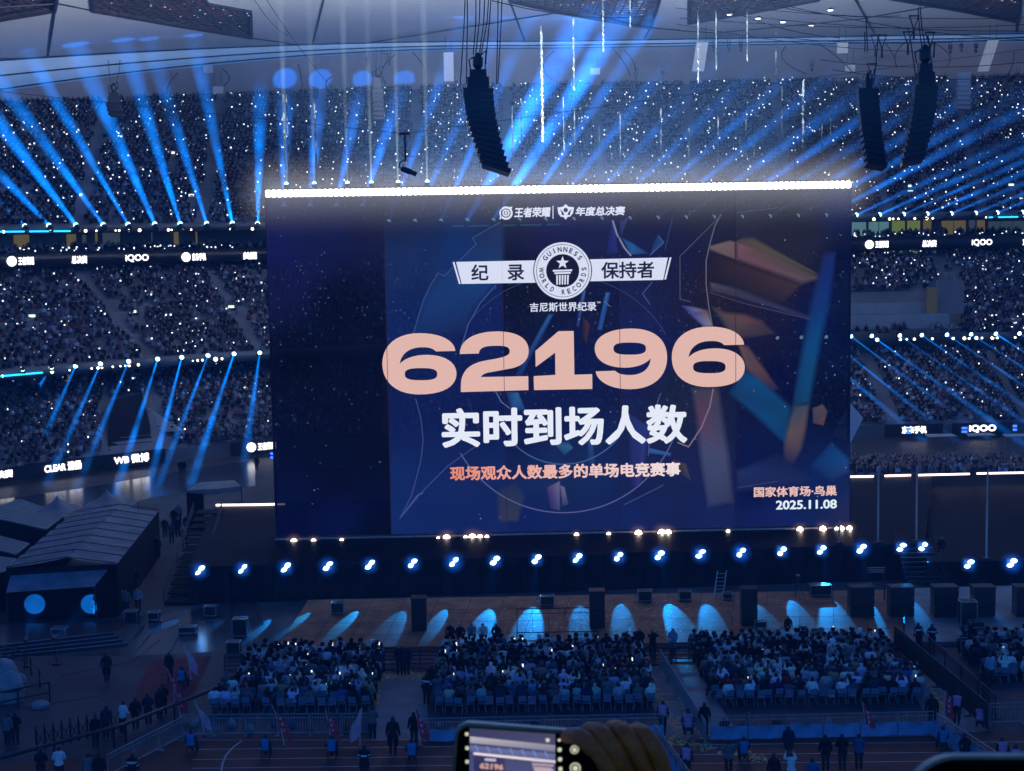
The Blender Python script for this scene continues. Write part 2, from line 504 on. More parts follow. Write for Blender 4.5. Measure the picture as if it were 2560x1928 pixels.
# ribbon board level and boxes under the upper tier
strip('ribbon_fascia', [(off(C_BOX, 2), 22.2), (off(C_BOX, -0.6), 22.2), (off(C_BOX, -0.6), 24.0), (off(C_BOX, -0.3), 24.0), (off(C_BOX, -0.3), 23.6), (off(C_BOX, 2.2), 23.6)], M['black_gloss'], upper)
strip('box_wall', [(off(C_BOX, 2.2), 23.3), (off(C_BOX, 2.2), 26.4)], M['fascia'], upper)
strip('front_fascia', [(off(C_UPF, 3.6), 26.35), (off(C_UPF, -0.8), 26.35), (off(C_UPF, -0.8), Z_UPF + 0.3), (off(C_UPF, -0.5), Z_UPF + 0.3), (off(C_UPF, -0.5), Z_UPF - 0.2)], M['fascia'], upper)
tier('seating_tier', off(C_UPF, -0.5), Z_UPF, C_UPTOP, ZT, 40, M['concrete'], upper)

# ------------------------------------------------------------------ roof
roof = empty('stadium_roof', (0, 0, 0), 0, 'pale fabric stadium roof with dark triangular openings and an edge ring with painted-in glow', 'roof')
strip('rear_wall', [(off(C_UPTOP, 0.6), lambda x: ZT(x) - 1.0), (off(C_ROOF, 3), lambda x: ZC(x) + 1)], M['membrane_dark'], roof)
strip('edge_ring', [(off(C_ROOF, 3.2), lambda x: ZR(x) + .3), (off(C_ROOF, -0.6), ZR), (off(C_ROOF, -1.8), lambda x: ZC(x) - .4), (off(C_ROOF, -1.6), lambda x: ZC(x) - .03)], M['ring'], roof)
b = MB()
for z_, o_ in ((lambda x: ZR(x) + .05, -0.75), (lambda x: ZC(x) - .2, -1.95), (lambda x: ZR(x) * .5 + ZC(x) * .5 - .2, -1.5)):
    b.tube([(x, float(C_ROOF(x)) + o_, float(z_(x))) for x in XS], 0.10, 5)
b.build('ring_tube', M['dark_steel'], roof)
OPEN = [
    [(-160, -60), (152, -60), (137, 27), (-160, 76)],
    [(222, -60), (470, -60), (520, 8), (627, 27), (630, 95), (420, 60), (233, 27)],
    [(1262, -60), (1668, -60), (1626, 70), (1420, 35), (1275, 3)],
    [(1722, -60), (2110, -60), (2045, 0), (1872, 32), (1721, 58)],
    [(2190, -60), (2580, -60), (2551, -10), (2543, 54), (2390, 24), (2225, -4)],
]
def wide(px): return [at_ceil(x, y) for x, y in px]
outer = [Vector((x, float(C_ROOF(x)) - 1.7, float(ZC(x)))) for x in np.arange(-96, 97, 4)] + [Vector((x, 140, float(ZC(x)))) for x in np.arange(96, -97, -12)]
loops = [outer] + [wide(o_)[::-1] for o_ in OPEN]
from mathutils.geometry import delaunay_2d_cdt
pts2, eds = [], []
for l in loops:
    k0 = len(pts2); pts2 += [Vector((p.x, p.y)) for p in l]; eds += [(k0 + i, k0 + (i + 1) % len(l)) for i in range(len(l))]
for gx in np.arange(-92, 93, 6.0):
    for gy in np.arange(144, 232, 6.0):
        if gy < float(C_ROOF(gx)) - 4: pts2.append(Vector((gx, gy)))
cv_, _e, cf_, *_r = delaunay_2d_cdt(pts2, eds, [], 0, 1e-4)
def in_loop(x, y, l):
    c = False
    for i in range(len(l)):
        a_, b_ = l[i], l[i - 1]
        if (a_.y > y) != (b_.y > y) and x < (b_.x - a_.x) * (y - a_.y) / (b_.y - a_.y) + a_.x: c = not c
    return c
keepf = []
for f in cf_:
    cx_ = sum(cv_[i].x for i in f) / len(f); cy_2 = sum(cv_[i].y for i in f) / len(f)
    if in_loop(cx_, cy_2, loops[0]) and not any(in_loop(cx_, cy_2, l) for l in loops[1:]): keepf.append(tuple(f))
b = MB(); b.add([(p.x, p.y, float(ZC(p.x))) for p in cv_], keepf); b.build('ceiling', M['membrane'], roof)
M['cavity'] = mat('cavity_steel', (0.05, 0.035, 0.04), 0.8, var=0.5, scale=0.25, detail=6)
M['cav_lamp'] = emis('cavity_lamp', (0.7, 0.8, 1.0), 0.7)
for px in OPEN:
    P = wide(px)
    k = len(P)
    op = MB()
    up = [p + Vector((0, 0, 2.6)) for p in P]
    op.add(P + up, [tuple(range(k, 2 * k))] + [(i, (i + 1) % k, k + (i + 1) % k, k + i) for i in range(k)])
    o = op.build('roof_opening', M['cavity'], roof)
    fr = MB()
    for i in range(k): fr.bar(P[i] - Vector((0, 0, .12)), P[(i + 1) % k] - Vector((0, 0, .12)), 0.35, 0.25)
    fr.build('opening_frame', M['dark_steel'], o)
    xs = [p.x for p in P]; ys = [p.y for p in P]
    def inside(x, y):
        c = False
        for i in range(k):
            a_, b_ = P[i], P[i - 1]
            if (a_.y > y) != (b_.y > y) and x < (b_.x - a_.x) * (y - a_.y) / (b_.y - a_.y) + a_.x: c = not c
        return c
    def zc(x): return float(ZC(x))
    tr = MB(); lamp = MB()
    x = min(xs) + 0.6
    while x < max(xs):
        yy = [y for y in np.arange(min(ys), max(ys), 0.2) if inside(x, y)]
        if yy:
            tr.bar((x, yy[0], zc(x) + .25), (x, yy[-1], zc(x) + .25), 0.10)
            tr.bar((x + RNG.uniform(-.8, .8), yy[0], zc(x) + 2.2), (x + RNG.uniform(-.8, .8), yy[-1], zc(x) + 1.2), 0.22, mi=1)
            for q in range(max(1, len(yy) // 10)):
                y = RNG.choice(yy)
                if RNG.random() < .7: lamp.lathe([(0.0, -.1), (.16, 0), (0, .1)], 6, org=(x + RNG.uniform(-.5, .5), y, zc(x) + RNG.uniform(.8, 2.4)))
                if RNG.random() < .6: tr.bar((x - 1.5, y, zc(x) + 1.6), (x + 1.5, y + RNG.uniform(-1.5, 1.5), zc(x) + 2.4), 0.16, mi=1)
        x += 1.15
    y = min(ys) + 1
    while y < max(ys):
        xx = [x for x in np.arange(min(xs), max(xs), 0.2) if inside(x, y)]
        if xx: tr.bar((xx[0], y, zc(xx[0]) + .3), (xx[-1], y, zc(xx[-1]) + .3), 0.10)
        y += 1.6
    tag(tr.build('truss_bars', [M['dark_steel'], M['red_steel']], o), kind='stuff')
    if lamp.v: tag(lamp.build('truss_lamps', M['cav_lamp'], o), kind='stuff')
# seams of the membrane
b = MB()
for line in ([(-20, 20), (140, 10)], [(140, 9), (235, 28)], [(630, 96), (780, 118), (850, 120)], [(140, 10), (120, 143)], [(812, -10), (780, 118)], [(850, 119), (1390, 33)],
             [(1262, -30), (1312, 104)], [(1626, 70), (1712, 78), (1790, 83)], [(1626, 70), (1610, 98)], [(1790, 83), (2150, 48), (2320, 18)], [(2133, -10), (2186, 84)], [(2543, 54), (2540, 80)], [(2320, 18), (2390, 24)]):
    P = [at_ceil(x, y, -.12) for x, y in line]
    for i in range(len(P) - 1): b.bar(P[i], P[i + 1], 0.22, 0.12)
b.build('membrane_seams', M['dark_steel'], roof)
for x, y in ((1824, 36), (1895, 46), (1957, 55), (2027, 64), (2076, 25)):
    p = at_ceil(x, y, -.3)
    h = MB(); h.lathe([(.10, .3), (.36, .12), (.42, 0)], 10); o = h.build('ceiling_lamp', M['dark_steel'], roof); o.location = p
    l = MB(); l.lathe([(.36, -.03), (.30, -.1)], 10); l.build('lens', M['lens_white'], o)
# wires strung under the roof on the right and long cables
b = MB()
for (x0, y0, d0), (x1, y1, d1) in (((1690, 20, 140), (2560, 78, 160)), ((1700, 45, 140), (2560, 62, 160)), ((1720, 5, 140), (2560, 45, 150)), ((1900, 0, 130), (2560, 100, 160)), ((1690, 60, 150), (2330, 130, 170)),
                                   ((1960, 95, 150), (2560, 92, 150)), ((2050, 150, 150), (2560, 156, 150)), ((2080, 175, 150), (2560, 190, 150)), ((1760, 0, 120), (2100, 95, 150)), ((1230, 2, 110), (1620, 40, 150)),
                                   ((630, -10, 150), (720, 90, 190)), ((660, -10, 150), (850, 240, 190)), ((1380, -5, 130), (1700, 75, 160)), ((1850, -5, 120), (2250, 40, 150))):
    a, c = at_y(x0, y0, d0), at_y(x1, y1, d1)
    pts = [a.lerp(c, t) - Vector((0, 0, 1.0)) * (4 * t * (1 - t)) * .6 for t in (0, .17, .33, .5, .67, .83, 1)]
    b.tube(pts, 0.035, 4, cap=False)
tag(b.build('rigging_cables', M['wire']), 'thin dark rigging cables strung below the roof', 'cables', kind='stuff')
# small hanging things on the rear wall: pale panels, cable loops, hoists
def hang_panel(px0, py0, px1, py1, D, lean, label, bowed=0.0):
    e = empty('hanging_panel', at_y((px0 + px1) / 2, py0, D), 0, label, 'panel', 'pale panels hung under the roof ring')
    a, c = at_y(px0, py0, D), at_y(px1, py1, D)
    w, h = c.x - a.x, a.z - c.z
    m = MB(); n = 6
    for i in range(n):
        t0, t1 = i / n, (i + 1) / n
        s0, s1 = lean * t0 + bowed * t0 * (1 - t0) * 2, lean * t1 + bowed * t1 * (1 - t1) * 2
        m.add([(-w / 2 + s0, 0, -h * t0), (w / 2 + s0, 0, -h * t0), (w / 2 + s1, 0, -h * t1), (-w / 2 + s1, 0, -h * t1),
               (-w / 2 + s0, .15, -h * t0), (w / 2 + s0, .15, -h * t0), (w / 2 + s1, .15, -h * t1), (-w / 2 + s1, .15, -h * t1)],
              [(0, 3, 2, 1), (4, 5, 6, 7), (1, 2, 6, 5), (0, 4, 7, 3)] + ([(0, 1, 5, 4)] if i == 0 else []) + ([(3, 7, 6, 2)] if i == n - 1 else []))
    m.build('panel_board', M['white_plastic'], e)
    r = MB(); r.tube([(-w * .3, .07, 0), (-w * .3, .07, 2.2)], .03, 4); r.tube([(w * .3, .07, 0), (w * .3, .07, 2.2)], .03, 4); r.build('hanger', M['dark_steel'], e)
for a in ((8, 232, 34, 249, 212, 0, 'small white panel hung at the far left under the roof ring'),
          (531, 216, 558, 233, 216, 0, 'small white panel hung left of the lamp bar under the roof ring'),
          (506, 156, 531, 182, 218, .1, 'faint pale panel just above the small white panel on the left'),
          (1108, 131, 1134, 203, 214, 0, 'tall upright pale panel left of the big hanging loudspeaker column'),
          (1741, 106, 1771, 178, 214, -.65, 'pale slanted panel above the right part of the lamp bar'),
          (2093, 107, 2120, 133, 216, 0, 'small striped pale panel left of the paired loudspeakers'),
          (2113, 163, 2138, 178, 216, 0, 'small pale panel just above the stand left of the paired loudspeakers'),
          (2470, 100, 2497, 178, 214, -1.4, 'pale curved panel hung near the right edge under the roof ring'),
          (1475, 170, 1500, 186, 216, 0, 'small grey panel above the centre right stand')):
    hang_panel(*a)
def hoist(px, py0, py1, D, label, w=.5):
    e = empty('cable_hoist', at_y(px, py0, D), 0, label, 'hoist', 'dark hoists on the roof ring')
    h = at_y(px, py0, D).z - at_y(px, py1, D).z
    m = MB(); m.box(-w / 2, w / 2, -.2, .2, -h * .55, -h * .1); m.box(-w / 3, w / 3, -.15, .15, -h, -h * .62); m.build('hoist_body', M['dark_steel'], e)
    m = MB(); m.tube([(-.1, 0, -h * .1), (-.25, 0, h * .5)], .04, 4); m.tube([(.1, 0, -h * .1), (.3, 0, h * .45)], .04, 4); m.build('hoist_chain', M['dark_steel'], e)
HO = [(232, 165, 195), (292, 170, 186), (38, 255, 280), (148, 262, 285), (277, 232, 258), (918, 140, 165), (972, 142, 165), (1140, 200, 215), (1395, 178, 192), (1785, 110, 130), (1822, 108, 130), (1852, 105, 130), (2030, 157, 178), (2376, 110, 135), (2403, 108, 130), (2440, 108, 132), (2545, 180, 205), (1590, 178, 200), (1657, 175, 195)]
HO.sort()
_ORD = ['first', 'second', 'third', 'fourth', 'fifth', 'sixth', 'seventh', 'eighth', 'ninth', 'tenth', 'eleventh', 'twelfth', 'thirteenth', 'fourteenth', 'fifteenth', 'sixteenth', 'seventeenth', 'eighteenth', 'nineteenth', 'twentieth',
        'twenty-first', 'twenty-second', 'twenty-third', 'twenty-fourth', 'twenty-fifth', 'twenty-sixth', 'twenty-seventh', 'twenty-eighth', 'twenty-ninth', 'thirtieth']
def nth(i): return _ORD[i] if i < len(_ORD) else f'number {i + 1}'
for i, (x, y0, y1) in enumerate(HO):
    hoist(x, y0, y1, 213, f'small dark cable hoist below the roof ring, {nth(i)} from the left')
# drooping cable loops on the rear wall
b = MB()
for x0, y0, x1, y1, s in ((75, 222, 105, 272, 14), (205, 215, 178, 270, -12), (345, 190, 365, 272, -18), (445, 182, 432, 270, -14), (555, 172, 560, 215, 10), (745, 160, 752, 250, 4), (830, 190, 850, 240, -16), (990, 135, 965, 210, -14), (1030, 130, 1060, 200, 8),
                          (1385, 128, 1380, 200, -16), (1530, 120, 1575, 190, 4), (1560, 125, 1590, 190, 6), (1965, 115, 2015, 185, -20), (2045, 108, 2130, 180, 4), (2210, 105, 2240, 165, 4), (2270, 100, 2245, 170, -12), (2330, 105, 2365, 170, 16), (2535, 130, 2515, 195, 4)):
    a, c = at_y(x0, y0, 215), at_y(x1, y1, 215)
    b.tube([a.lerp(c, t) + Vector((s * .09, 0, 0)) * (4 * t * (1 - t)) for t in (0, .2, .4, .6, .8, 1)], .07, 4, cap=False)
tag(b.build('cable_loops', M['dark_steel']), 'dark cable loops drooping in front of the rear roof wall', 'cables', kind='stuff')
# rail at the top of the upper tier
b = MB()
for z_ in (.5, 1.3): b.tube([(x, float(C_UPTOP(x)) - .2, float(ZT(x)) + z_) for x in XS], .05, 4)
for x in np.arange(-94, 95, 1.6): b.bar((x, float(C_UPTOP(x)) - .2, float(ZT(x)) - .5), (x, float(C_UPTOP(x)) - .2, float(ZT(x)) + 1.3), .06)
tag(b.build('top_rail', M['dark_steel'], upper), kind='stuff')

# ------------------------------------------------------------------ crowds in the stands (far too many to count: stuff)
def crowd_template():
    v = [(-.22, -.10, 0), (.22, -.10, 0), (.22, .12, 0), (-.22, .12, 0), (-.25, -.10, .48), (.25, -.10, .48), (.25, .12, .48), (-.25, .12, .48), (-.09, -.05, .58), (.09, -.05, .58), (.09, .08, .58), (-.09, .08, .58)]
    f = [(0, 1, 5, 4), (1, 2, 6, 5), (2, 3, 7, 6), (3, 0, 4, 7), (4, 5, 9, 8), (5, 6, 10, 9), (6, 7, 11, 10), (7, 4, 8, 11)]
    k = len(v)
    v += [(-.11, -.10, .58), (.11, -.10, .58), (.10, .12, .58), (-.10, .12, .58), (-.12, -.12, .73), (.12, -.12, .73), (.11, .13, .73), (-.11, .13, .73), (-.07, -.06, .84), (.07, -.06, .84), (.06, .07, .84), (-.06, .07, .84)]
    h = [(0, 1, 5, 4), (1, 2, 6, 5), (2, 3, 7, 6), (3, 0, 4, 7), (4, 5, 9, 8), (5, 6, 10, 9), (6, 7, 11, 10), (7, 4, 8, 11), (8, 9, 10, 11)]
    f += [tuple(i + k for i in q) for q in h]
    # knees in front
    k = len(v)
    v += [(-.2, -.50, 0), (.2, -.50, 0), (.2, -.1, 0.02), (-.2, -.1, 0.02), (-.2, -.46, .14), (.2, -.46, .14), (.2, -.1, .16), (-.2, -.1, .16)]
    f += [tuple(i + k for i in q) for q in ((0, 1, 5, 4), (4, 5, 6, 7), (1, 2, 6, 5), (3, 0, 4, 7))]
    return v, f
CT_V, CT_F = crowd_template()
PAL = np.array([(.012, .013, .018), (.02, .022, .03), (.03, .03, .04), (.05, .05, .06), (.10, .10, .115), (.20, .20, .22), (.40, .40, .42), (.55, .55, .56), (.035, .045, .09), (.16, .10, .09), (.22, .05, .06), (.30, .25, .20), (.12, .15, .22)])
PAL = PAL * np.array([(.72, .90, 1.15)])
PALP = np.array([.17, .13, .10, .09, .09, .09, .09, .06, .06, .04, .02, .03, .03]); PALP = PALP / PALP.sum()
HAIR = np.array([(.008, .008, .009), (.02, .014, .011), (.05, .03, .02)])
def seats(cA, zA, cB, zB, n, aisles, skip=None, step=0.56, fill=0.93, x0=-94, x1=94):
    P = []
    for r in range(n):
        t = (r + 0.55) / n
        xs = np.arange(x0, x1, step) + NR.uniform(-.08, .08, int(math.ceil((x1 - x0) / step)))[:len(np.arange(x0, x1, step))]
        keep = NR.random(len(xs)) < fill * (1 - .30 * np.clip(np.sin(xs * .37 + r * .21) * np.sin(xs * .113 - r * .33 + 1.7) * 1.6, 0, 1))
        for xt, xb in aisles:
            xa = xb + (xt - xb) * t
            keep &= np.abs(xs - xa) > 0.65
        d = cA(xs) * (1 - t) + cB(xs) * t + NR.uniform(-.1, .1, len(xs))
        z = zA + ((zB(xs) if callable(zB) else zB) - zA) * r / (n - 1)
        p = np.stack([xs, d, np.zeros(len(xs)) + z + .38 + NR.uniform(-.05, .05, len(xs))], -1)[keep]
        if skip is not None and len(p):
            p = p[[not skip(*q) for q in p]]
        P.append(p)
    return np.concatenate(P)
def crowd(name, P, label, parent=None, dark=1.0):
    N = len(P)
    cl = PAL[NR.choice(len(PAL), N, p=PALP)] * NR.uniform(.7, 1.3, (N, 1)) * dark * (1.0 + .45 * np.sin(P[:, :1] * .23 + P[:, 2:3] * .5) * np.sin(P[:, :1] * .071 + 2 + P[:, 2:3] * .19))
    hair = HAIR[NR.choice(3, N, p=[.7, .2, .1])]
    cap = NR.random(N) < .10
    hair[cap] = PAL[NR.choice(len(PAL), cap.sum())]
    skin = np.array([(.40, .25, .18)]) * NR.uniform(.6, 1.1, (N, 1))
    cols = np.zeros((N, len(CT_F), 3))
    cols[:, 0:8] = cl[:, None]
    cols[:, 8:17] = hair[:, None]
    skin = skin * min(1.5, max(.8, dark)); cols[:, 8] = skin; cols[:, 12] = skin * .8
    cols[:, 17:] = (PAL[NR.choice(6, N)] * .9)[:, None]
    o = scatter(name, CT_V, CT_F, P, NR.uniform(-.5, .5, N), NR.uniform(.92, 1.12, N), M['crowd'], cols, parent)
    return tag(o, label, 'crowd', kind='stuff')
def dots(name, P, m, size, label, jit=.3):
    v = [(-.5, -.1, -.5), (.5, -.1, -.5), (.5, .1, -.5), (-.5, .1, -.5), (-.5, -.1, .5), (.5, -.1, .5), (.5, .1, .5), (-.5, .1, .5)]
    f = [(0, 1, 5, 4), (4, 5, 6, 7), (1, 2, 6, 5), (3, 0, 4, 7), (0, 3, 2, 1), (2, 3, 7, 6)]
    N = len(P)
    Q = P + np.stack([NR.uniform(-.2, .2, N), NR.uniform(-.45, -.3, N), NR.uniform(.3, .3 + jit, N)], -1)
    sc = np.stack([NR.uniform(.6, 1.3, N) * size, np.full(N, .1), NR.uniform(.6, 1.3, N) * size], -1)
    return tag(scatter(name, v, f, Q, NR.uniform(-.4, .4, N), sc, m, np.ones((N, 6, 3))), label, 'lights', kind='stuff')

AI_UP = [(x * 1.09, x) for x in range(-91, 95, 13)]
def near_px(lst, rx, rz):
    pts = lst
    def f(x, y, z):
        a, b_ = to_px((x, y, z))
        for u, v_ in pts:
            if abs(a - u) < rx and abs(b_ - v_) < rz: return True
        return False
    return f
UP_EXITS = [(430, 382), (478, 488), (198, 487), (705, 367), (973, 350), (1463, 325), (1703, 312), (1955, 308), (2205, 311), (2462, 314), (2272, 465), (2528, 462)]
P_up = seats(off(C_UPF, -0.5), Z_UPF, C_UPTOP, ZT, 40, AI_UP, near_px([(x + 4, y + 20) for x, y in UP_EXITS], 9, 14))
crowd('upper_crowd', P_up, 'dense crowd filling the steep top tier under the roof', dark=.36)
AI_MID = [(-70, -57), (-53.2, -42.2), (-39.6, -31), (-25, -19), (-11, -8), (4, 4), (19, 18), (34, 32), (47, 44), (60, 57), (75, 71)]
def skip_mid(x, y, z):
    a, b_ = to_px((x, y, z))
    if a > 2120 and a < 2345 and b_ > 725 - (a - 2120) * .02: return True       # platform on the right
    if 2320 <= a < 2420 and b_ > 700 + (2420 - a) * .9 - 60: return a < 2400
    return any(abs(a - u) < 16 and abs(b_ - v_) < 26 for u, v_ in ((85, 800), (350, 795), (600, 790)))
P_mid = seats(off(C_MIDF, .3), Z_MIDF, C_MIDTOP, Z_MIDTOP, 22, AI_MID, skip_mid)
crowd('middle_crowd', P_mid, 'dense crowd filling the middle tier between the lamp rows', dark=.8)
def skip_low(x, y, z):
    a, b_ = to_px((x, y, z))
    if 240 < a < 470 and b_ > 985 + abs(a - 300) * .15: return 250 < a < 355 + (b_ - 985) * .55      # players' tunnel
    if a > 2100 and b_ > 1068: return True
    return False
P_low = seats(C_WALL, Z_WALL, C_LOWTOP, Z_LOWTOP, 20, [(-60, -54), (-44, -39), (-16, -15), (0, 0), (14, 14), (30, 30), (46, 46), (62, 62)], skip_low)
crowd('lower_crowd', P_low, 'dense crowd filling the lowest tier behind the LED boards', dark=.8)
def pick(P, frac, bias=None):
    w = NR.random(len(P))
    # small clusters: threshold modulated by position
    cl_ = .6 + .8 * (np.sin(P[:, 0] * .9) * np.sin(P[:, 1] * 1.3 + P[:, 0] * .3) * .5 + .5)
    return P[w < frac * cl_]
dots('phone_lights', np.concatenate([pick(P_up, .115), pick(P_mid, .10), pick(P_low, .05)]), M['phone_dot'], .17, 'small white phone lights sprinkled through the seated tiers')
dots('phone_screens', np.concatenate([pick(P_up, .07), pick(P_mid, .12), pick(P_low, .05)]), M['phone_dim'], .13, 'dim bluish phone screens among the seated tiers')
# ------------------------------------------------------------------ text helpers
_TXT = {}
def text_data(s, bold=0.0, shear=0.0):
    key = (s, bold, shear)
    if key in _TXT: return _TXT[key]
    c = bpy.data.curves.new('t', 'FONT')
    c.body = s; c.size = 1.0; c.resolution_u = 3; c.shear = shear
    c.dimensions = '2D'; c.fill_mode = 'BOTH'
    o = bpy.data.objects.new('t', c); COL.objects.link(o)
    dg = bpy.context.evaluated_depsgraph_get()
    me = bpy.data.meshes.new_from_object(o.evaluated_get(dg))
    v = np.array([p.co[:] for p in me.vertices]) if len(me.vertices) else np.zeros((1, 3))
    f = [tuple(p.vertices) for p in me.polygons]
    bpy.data.objects.remove(o); bpy.data.curves.remove(c); bpy.data.meshes.remove(me)
    if bold > 0 and len(f):      # heavier strokes: copies shifted round a small circle, each a hair behind the other
        V2, F2 = [v], list(f)
        for k in range(14):
            a = 2 * math.pi * k / 14
            V2.append(v + np.array([bold * math.cos(a), bold * math.sin(a), .004 * (k + 1)]))
            F2 += [tuple(i + len(v) * (k + 1) for i in t) for t in f]
        v = np.concatenate(V2); f = F2
    lo, hi = v.min(0), v.max(0); lo[2] = 0; hi[2] = 1
    v = (v - lo) / np.maximum(hi - lo, 1e-6)
    _TXT[key] = (v, f)
    return v, f

def curve_px(c, z, px, guess=None):
    """point on plan curve c at height z that is seen at column px"""
    x = (px - CX) / 19.0
    for _ in range(20):
        d = float(c(x))
        a, _y = to_px((x, d, z))
        x += (px - a) * d / FPX * .9
    return Vector((x, float(c(x)), z))
def tangent(c, x):
    return Vector((2.0, float(c(x + 1)) - float(c(x - 1)), 0)).normalized()

# ------------------------------------------------------------------ LED boards with writing, ribbon and perimeter
def board_sign(c, px0, px1, zc, hh, s, name, label, cat, group, bold=.03, back=None, proud=.12, icon=False):
    """letters on a board that stands on plan curve c, between columns px0..px1"""
    a, b_ = curve_px(c, zc, px0), curve_px(c, zc, px1)
    t = (b_ - a).normalized(); n = Vector((t.y, -t.x, 0))
    w = (b_ - a).length
    mid = (a + b_) / 2
    e = empty(name, mid - Vector((0, 0, hh / 2)), 0, label, cat, group)
    R = Matrix.Rotation(math.atan2(t.y, t.x), 4, 'Z')
    if back:
        m = MB(); m.box(-w / 2 - back, w / 2 + back, .0, .14, -.45, hh + .22)
        o = m.build('board_panel', M['black_gloss'], e); o.rotation_euler = (0, 0, math.atan2(t.y, t.x))
    x0 = 0.0
    if icon:
        m = MB(); m.lathe([(.62 * hh, -.03), (.62 * hh, .03)], 14)
        o = m.build('logo_disc', M['sign_white'], e)
        o.matrix_local = R @ Matrix.Translation((-w / 2 + .5 * hh, -proud - .04, hh / 2)) @ Matrix.Rotation(math.pi / 2, 4, 'X')
        x0 = 1.35 * hh
    v, f = text_data(s, bold)
    m = MB(); m.add([(-w / 2 + x0 + p[0] * (w - x0), -proud + p[2] * .6, p[1] * hh) for p in v], f)
    o = link('lettering', m.mesh('lettering', M['sign_white']), e)
    o.matrix_local = R
    return e
RB = off(C_BOX, -0.6)
for (x0, x1, s, lab, ic) in ((18, 84, '王者荣耀', 'glowing white game logo on the ribbon board at the far left edge', True), (178, 217, '总决赛', 'small glowing white block of characters on the left ribbon board', False),
                         (313, 371, 'iQOO', 'round white letters on the left ribbon board beside the small block', False), (455, 514, '京东手机', 'glowing white dog-eared logo and characters on the left ribbon board', True), (607, 641, '美团', 'glowing white sign on the ribbon board touching the big screen\'s left edge', False),
                         (2164, 2221, '王者荣耀', 'glowing white game logo on the ribbon board just right of the big screen', True), (2305, 2341, '总决赛', 'small glowing white block of characters on the right ribbon board', False), (2429, 2480, 'iQOO', 'round white letters on the right ribbon board', False), (2556, 2600, '京东手机', 'cropped white sign on the ribbon board at the right edge of the photo', False)):
    board_sign(RB, x0, x1, 23.0, .98, s, 'ribbon_sign', lab, 'sign', 'white signs on the ribbon board', .045 if s != 'iQOO' else .03, icon=ic)
PB = off(C_WALL, -2.2)
for (x0, x1, s, lab, ic, hh) in ((-70, 31, '年度总决赛', 'cropped white characters on the perimeter board at the left edge of the photo', False, .85), (110, 203, 'CLEAR 清扬', 'white letters and two characters on the perimeter board above the marquee peaks', False, 1.0),
                             (284, 372, 'WB 微博', 'white letters on the perimeter board partly hidden by a dark vehicle', False, 1.0), (618, 690, '王者荣耀', 'white ball logo and characters on the perimeter board by the screen\'s left edge', True, .9),
                             (2254, 2316, '京东手机', 'white blocky characters on the far perimeter board right of the screen', False, .9), (2422, 2490, 'iQOO', 'round white letters on the far perimeter board near the right edge', False, .95)):
    board_sign(PB, x0, x1, 1.25, hh, s, 'perimeter_board', lab, 'sign', 'LED boards round the field', .05, back=2.0, icon=ic)

# ------------------------------------------------------------------ lit rooms behind the tiers
M['win_yel'] = emis('room_glow_yellow', lin(165, 150, 90), .28)
M['win_green'] = emis('room_glow_green', lin(150, 175, 90), .38)
M['win_cyan'] = emis('room_glow_cyan', lin(110, 160, 165), .55)
M['win_dim'] = emis('room_glow_dim', lin(70, 85, 95), .55)
def windows(c, dz, rects, parent):
    for (x0, x1, z0, z1, k) in rects:
        a, b_ = curve_px(c, z0, x0), curve_px(c, z0, x1)
        m = MB(); t = (b_ - a); n = Vector((t.y, -t.x, 0)).normalized() * .05
        m.prism([a + n, b_ + n, Vector((b_.x, b_.y, z1)) + n, Vector((a.x, a.y, z1)) + n], n)
        o = m.build('window', M[k], parent)
        fr = MB(); w = t.length
        for q in np.arange(0, 1.001, 1 / max(1, round(w / 1.6))):
            p = a.lerp(b_, q) + n * 3
            fr.bar((p.x, p.y, z0), (p.x, p.y, z1), .07)
        fr.build('window_frame', M['dark_steel'], o)
BX = off(C_BOX, 2.1)
windows(BX, 0, [(33, 74, 24.3, 26.1, 'win_yel'), (165, 191, 24.4, 26.1, 'win_yel'), (204, 216, 24.6, 26.0, 'win_dim'), (237, 245, 24.0, 26.2, 'win_yel'), (377, 382, 24.0, 26.2, 'win_dim'), (433, 447, 24.6, 26.2, 'win_yel'), (488, 494, 24.2, 26.2, 'win_yel'),
                 (255, 300, 24.6, 26.2, 'win_dim'), (2128, 2165, 24.2, 26.1, 'win_cyan'), (2170, 2222, 24.2, 26.1, 'win_cyan'), (2228, 2262, 24.4, 26.2, 'win_green'), (2266, 2300, 24.0, 26.2, 'win_green'), (2306, 2328, 24.4, 26.3, 'win_yel'),
                 (2352, 2414, 24.2, 26.1, 'win_yel'), (2420, 2438, 24.2, 26.1, 'win_dim'), (2440, 2462, 24.2, 26.1, 'win_yel'), (2468, 2560, 24.2, 25.9, 'win_dim')], upper)
LB = off(C_LOWTOP, 0.0)
windows(LB, 0, [(160, 178, 9.1, 10.2, 'win_yel'), (180, 194, 9.1, 10.2, 'win_yel'), (204, 215, 9.2, 10.1, 'win_dim')], lower)
# small rooms under the ribbon board on the right
windows(off(C_MIDTOP, -.3), 0, [(2158, 2164, 20.9, 22.0, 'win_yel'), (2248, 2300, 20.9, 22.1, 'win_green'), (2310, 2340, 21.0, 22.0, 'win_dim'), (2165, 2240, 21.2, 22.1, 'win_dim'), (2520, 2545, 20.9, 22.0, 'win_dim')], middle)
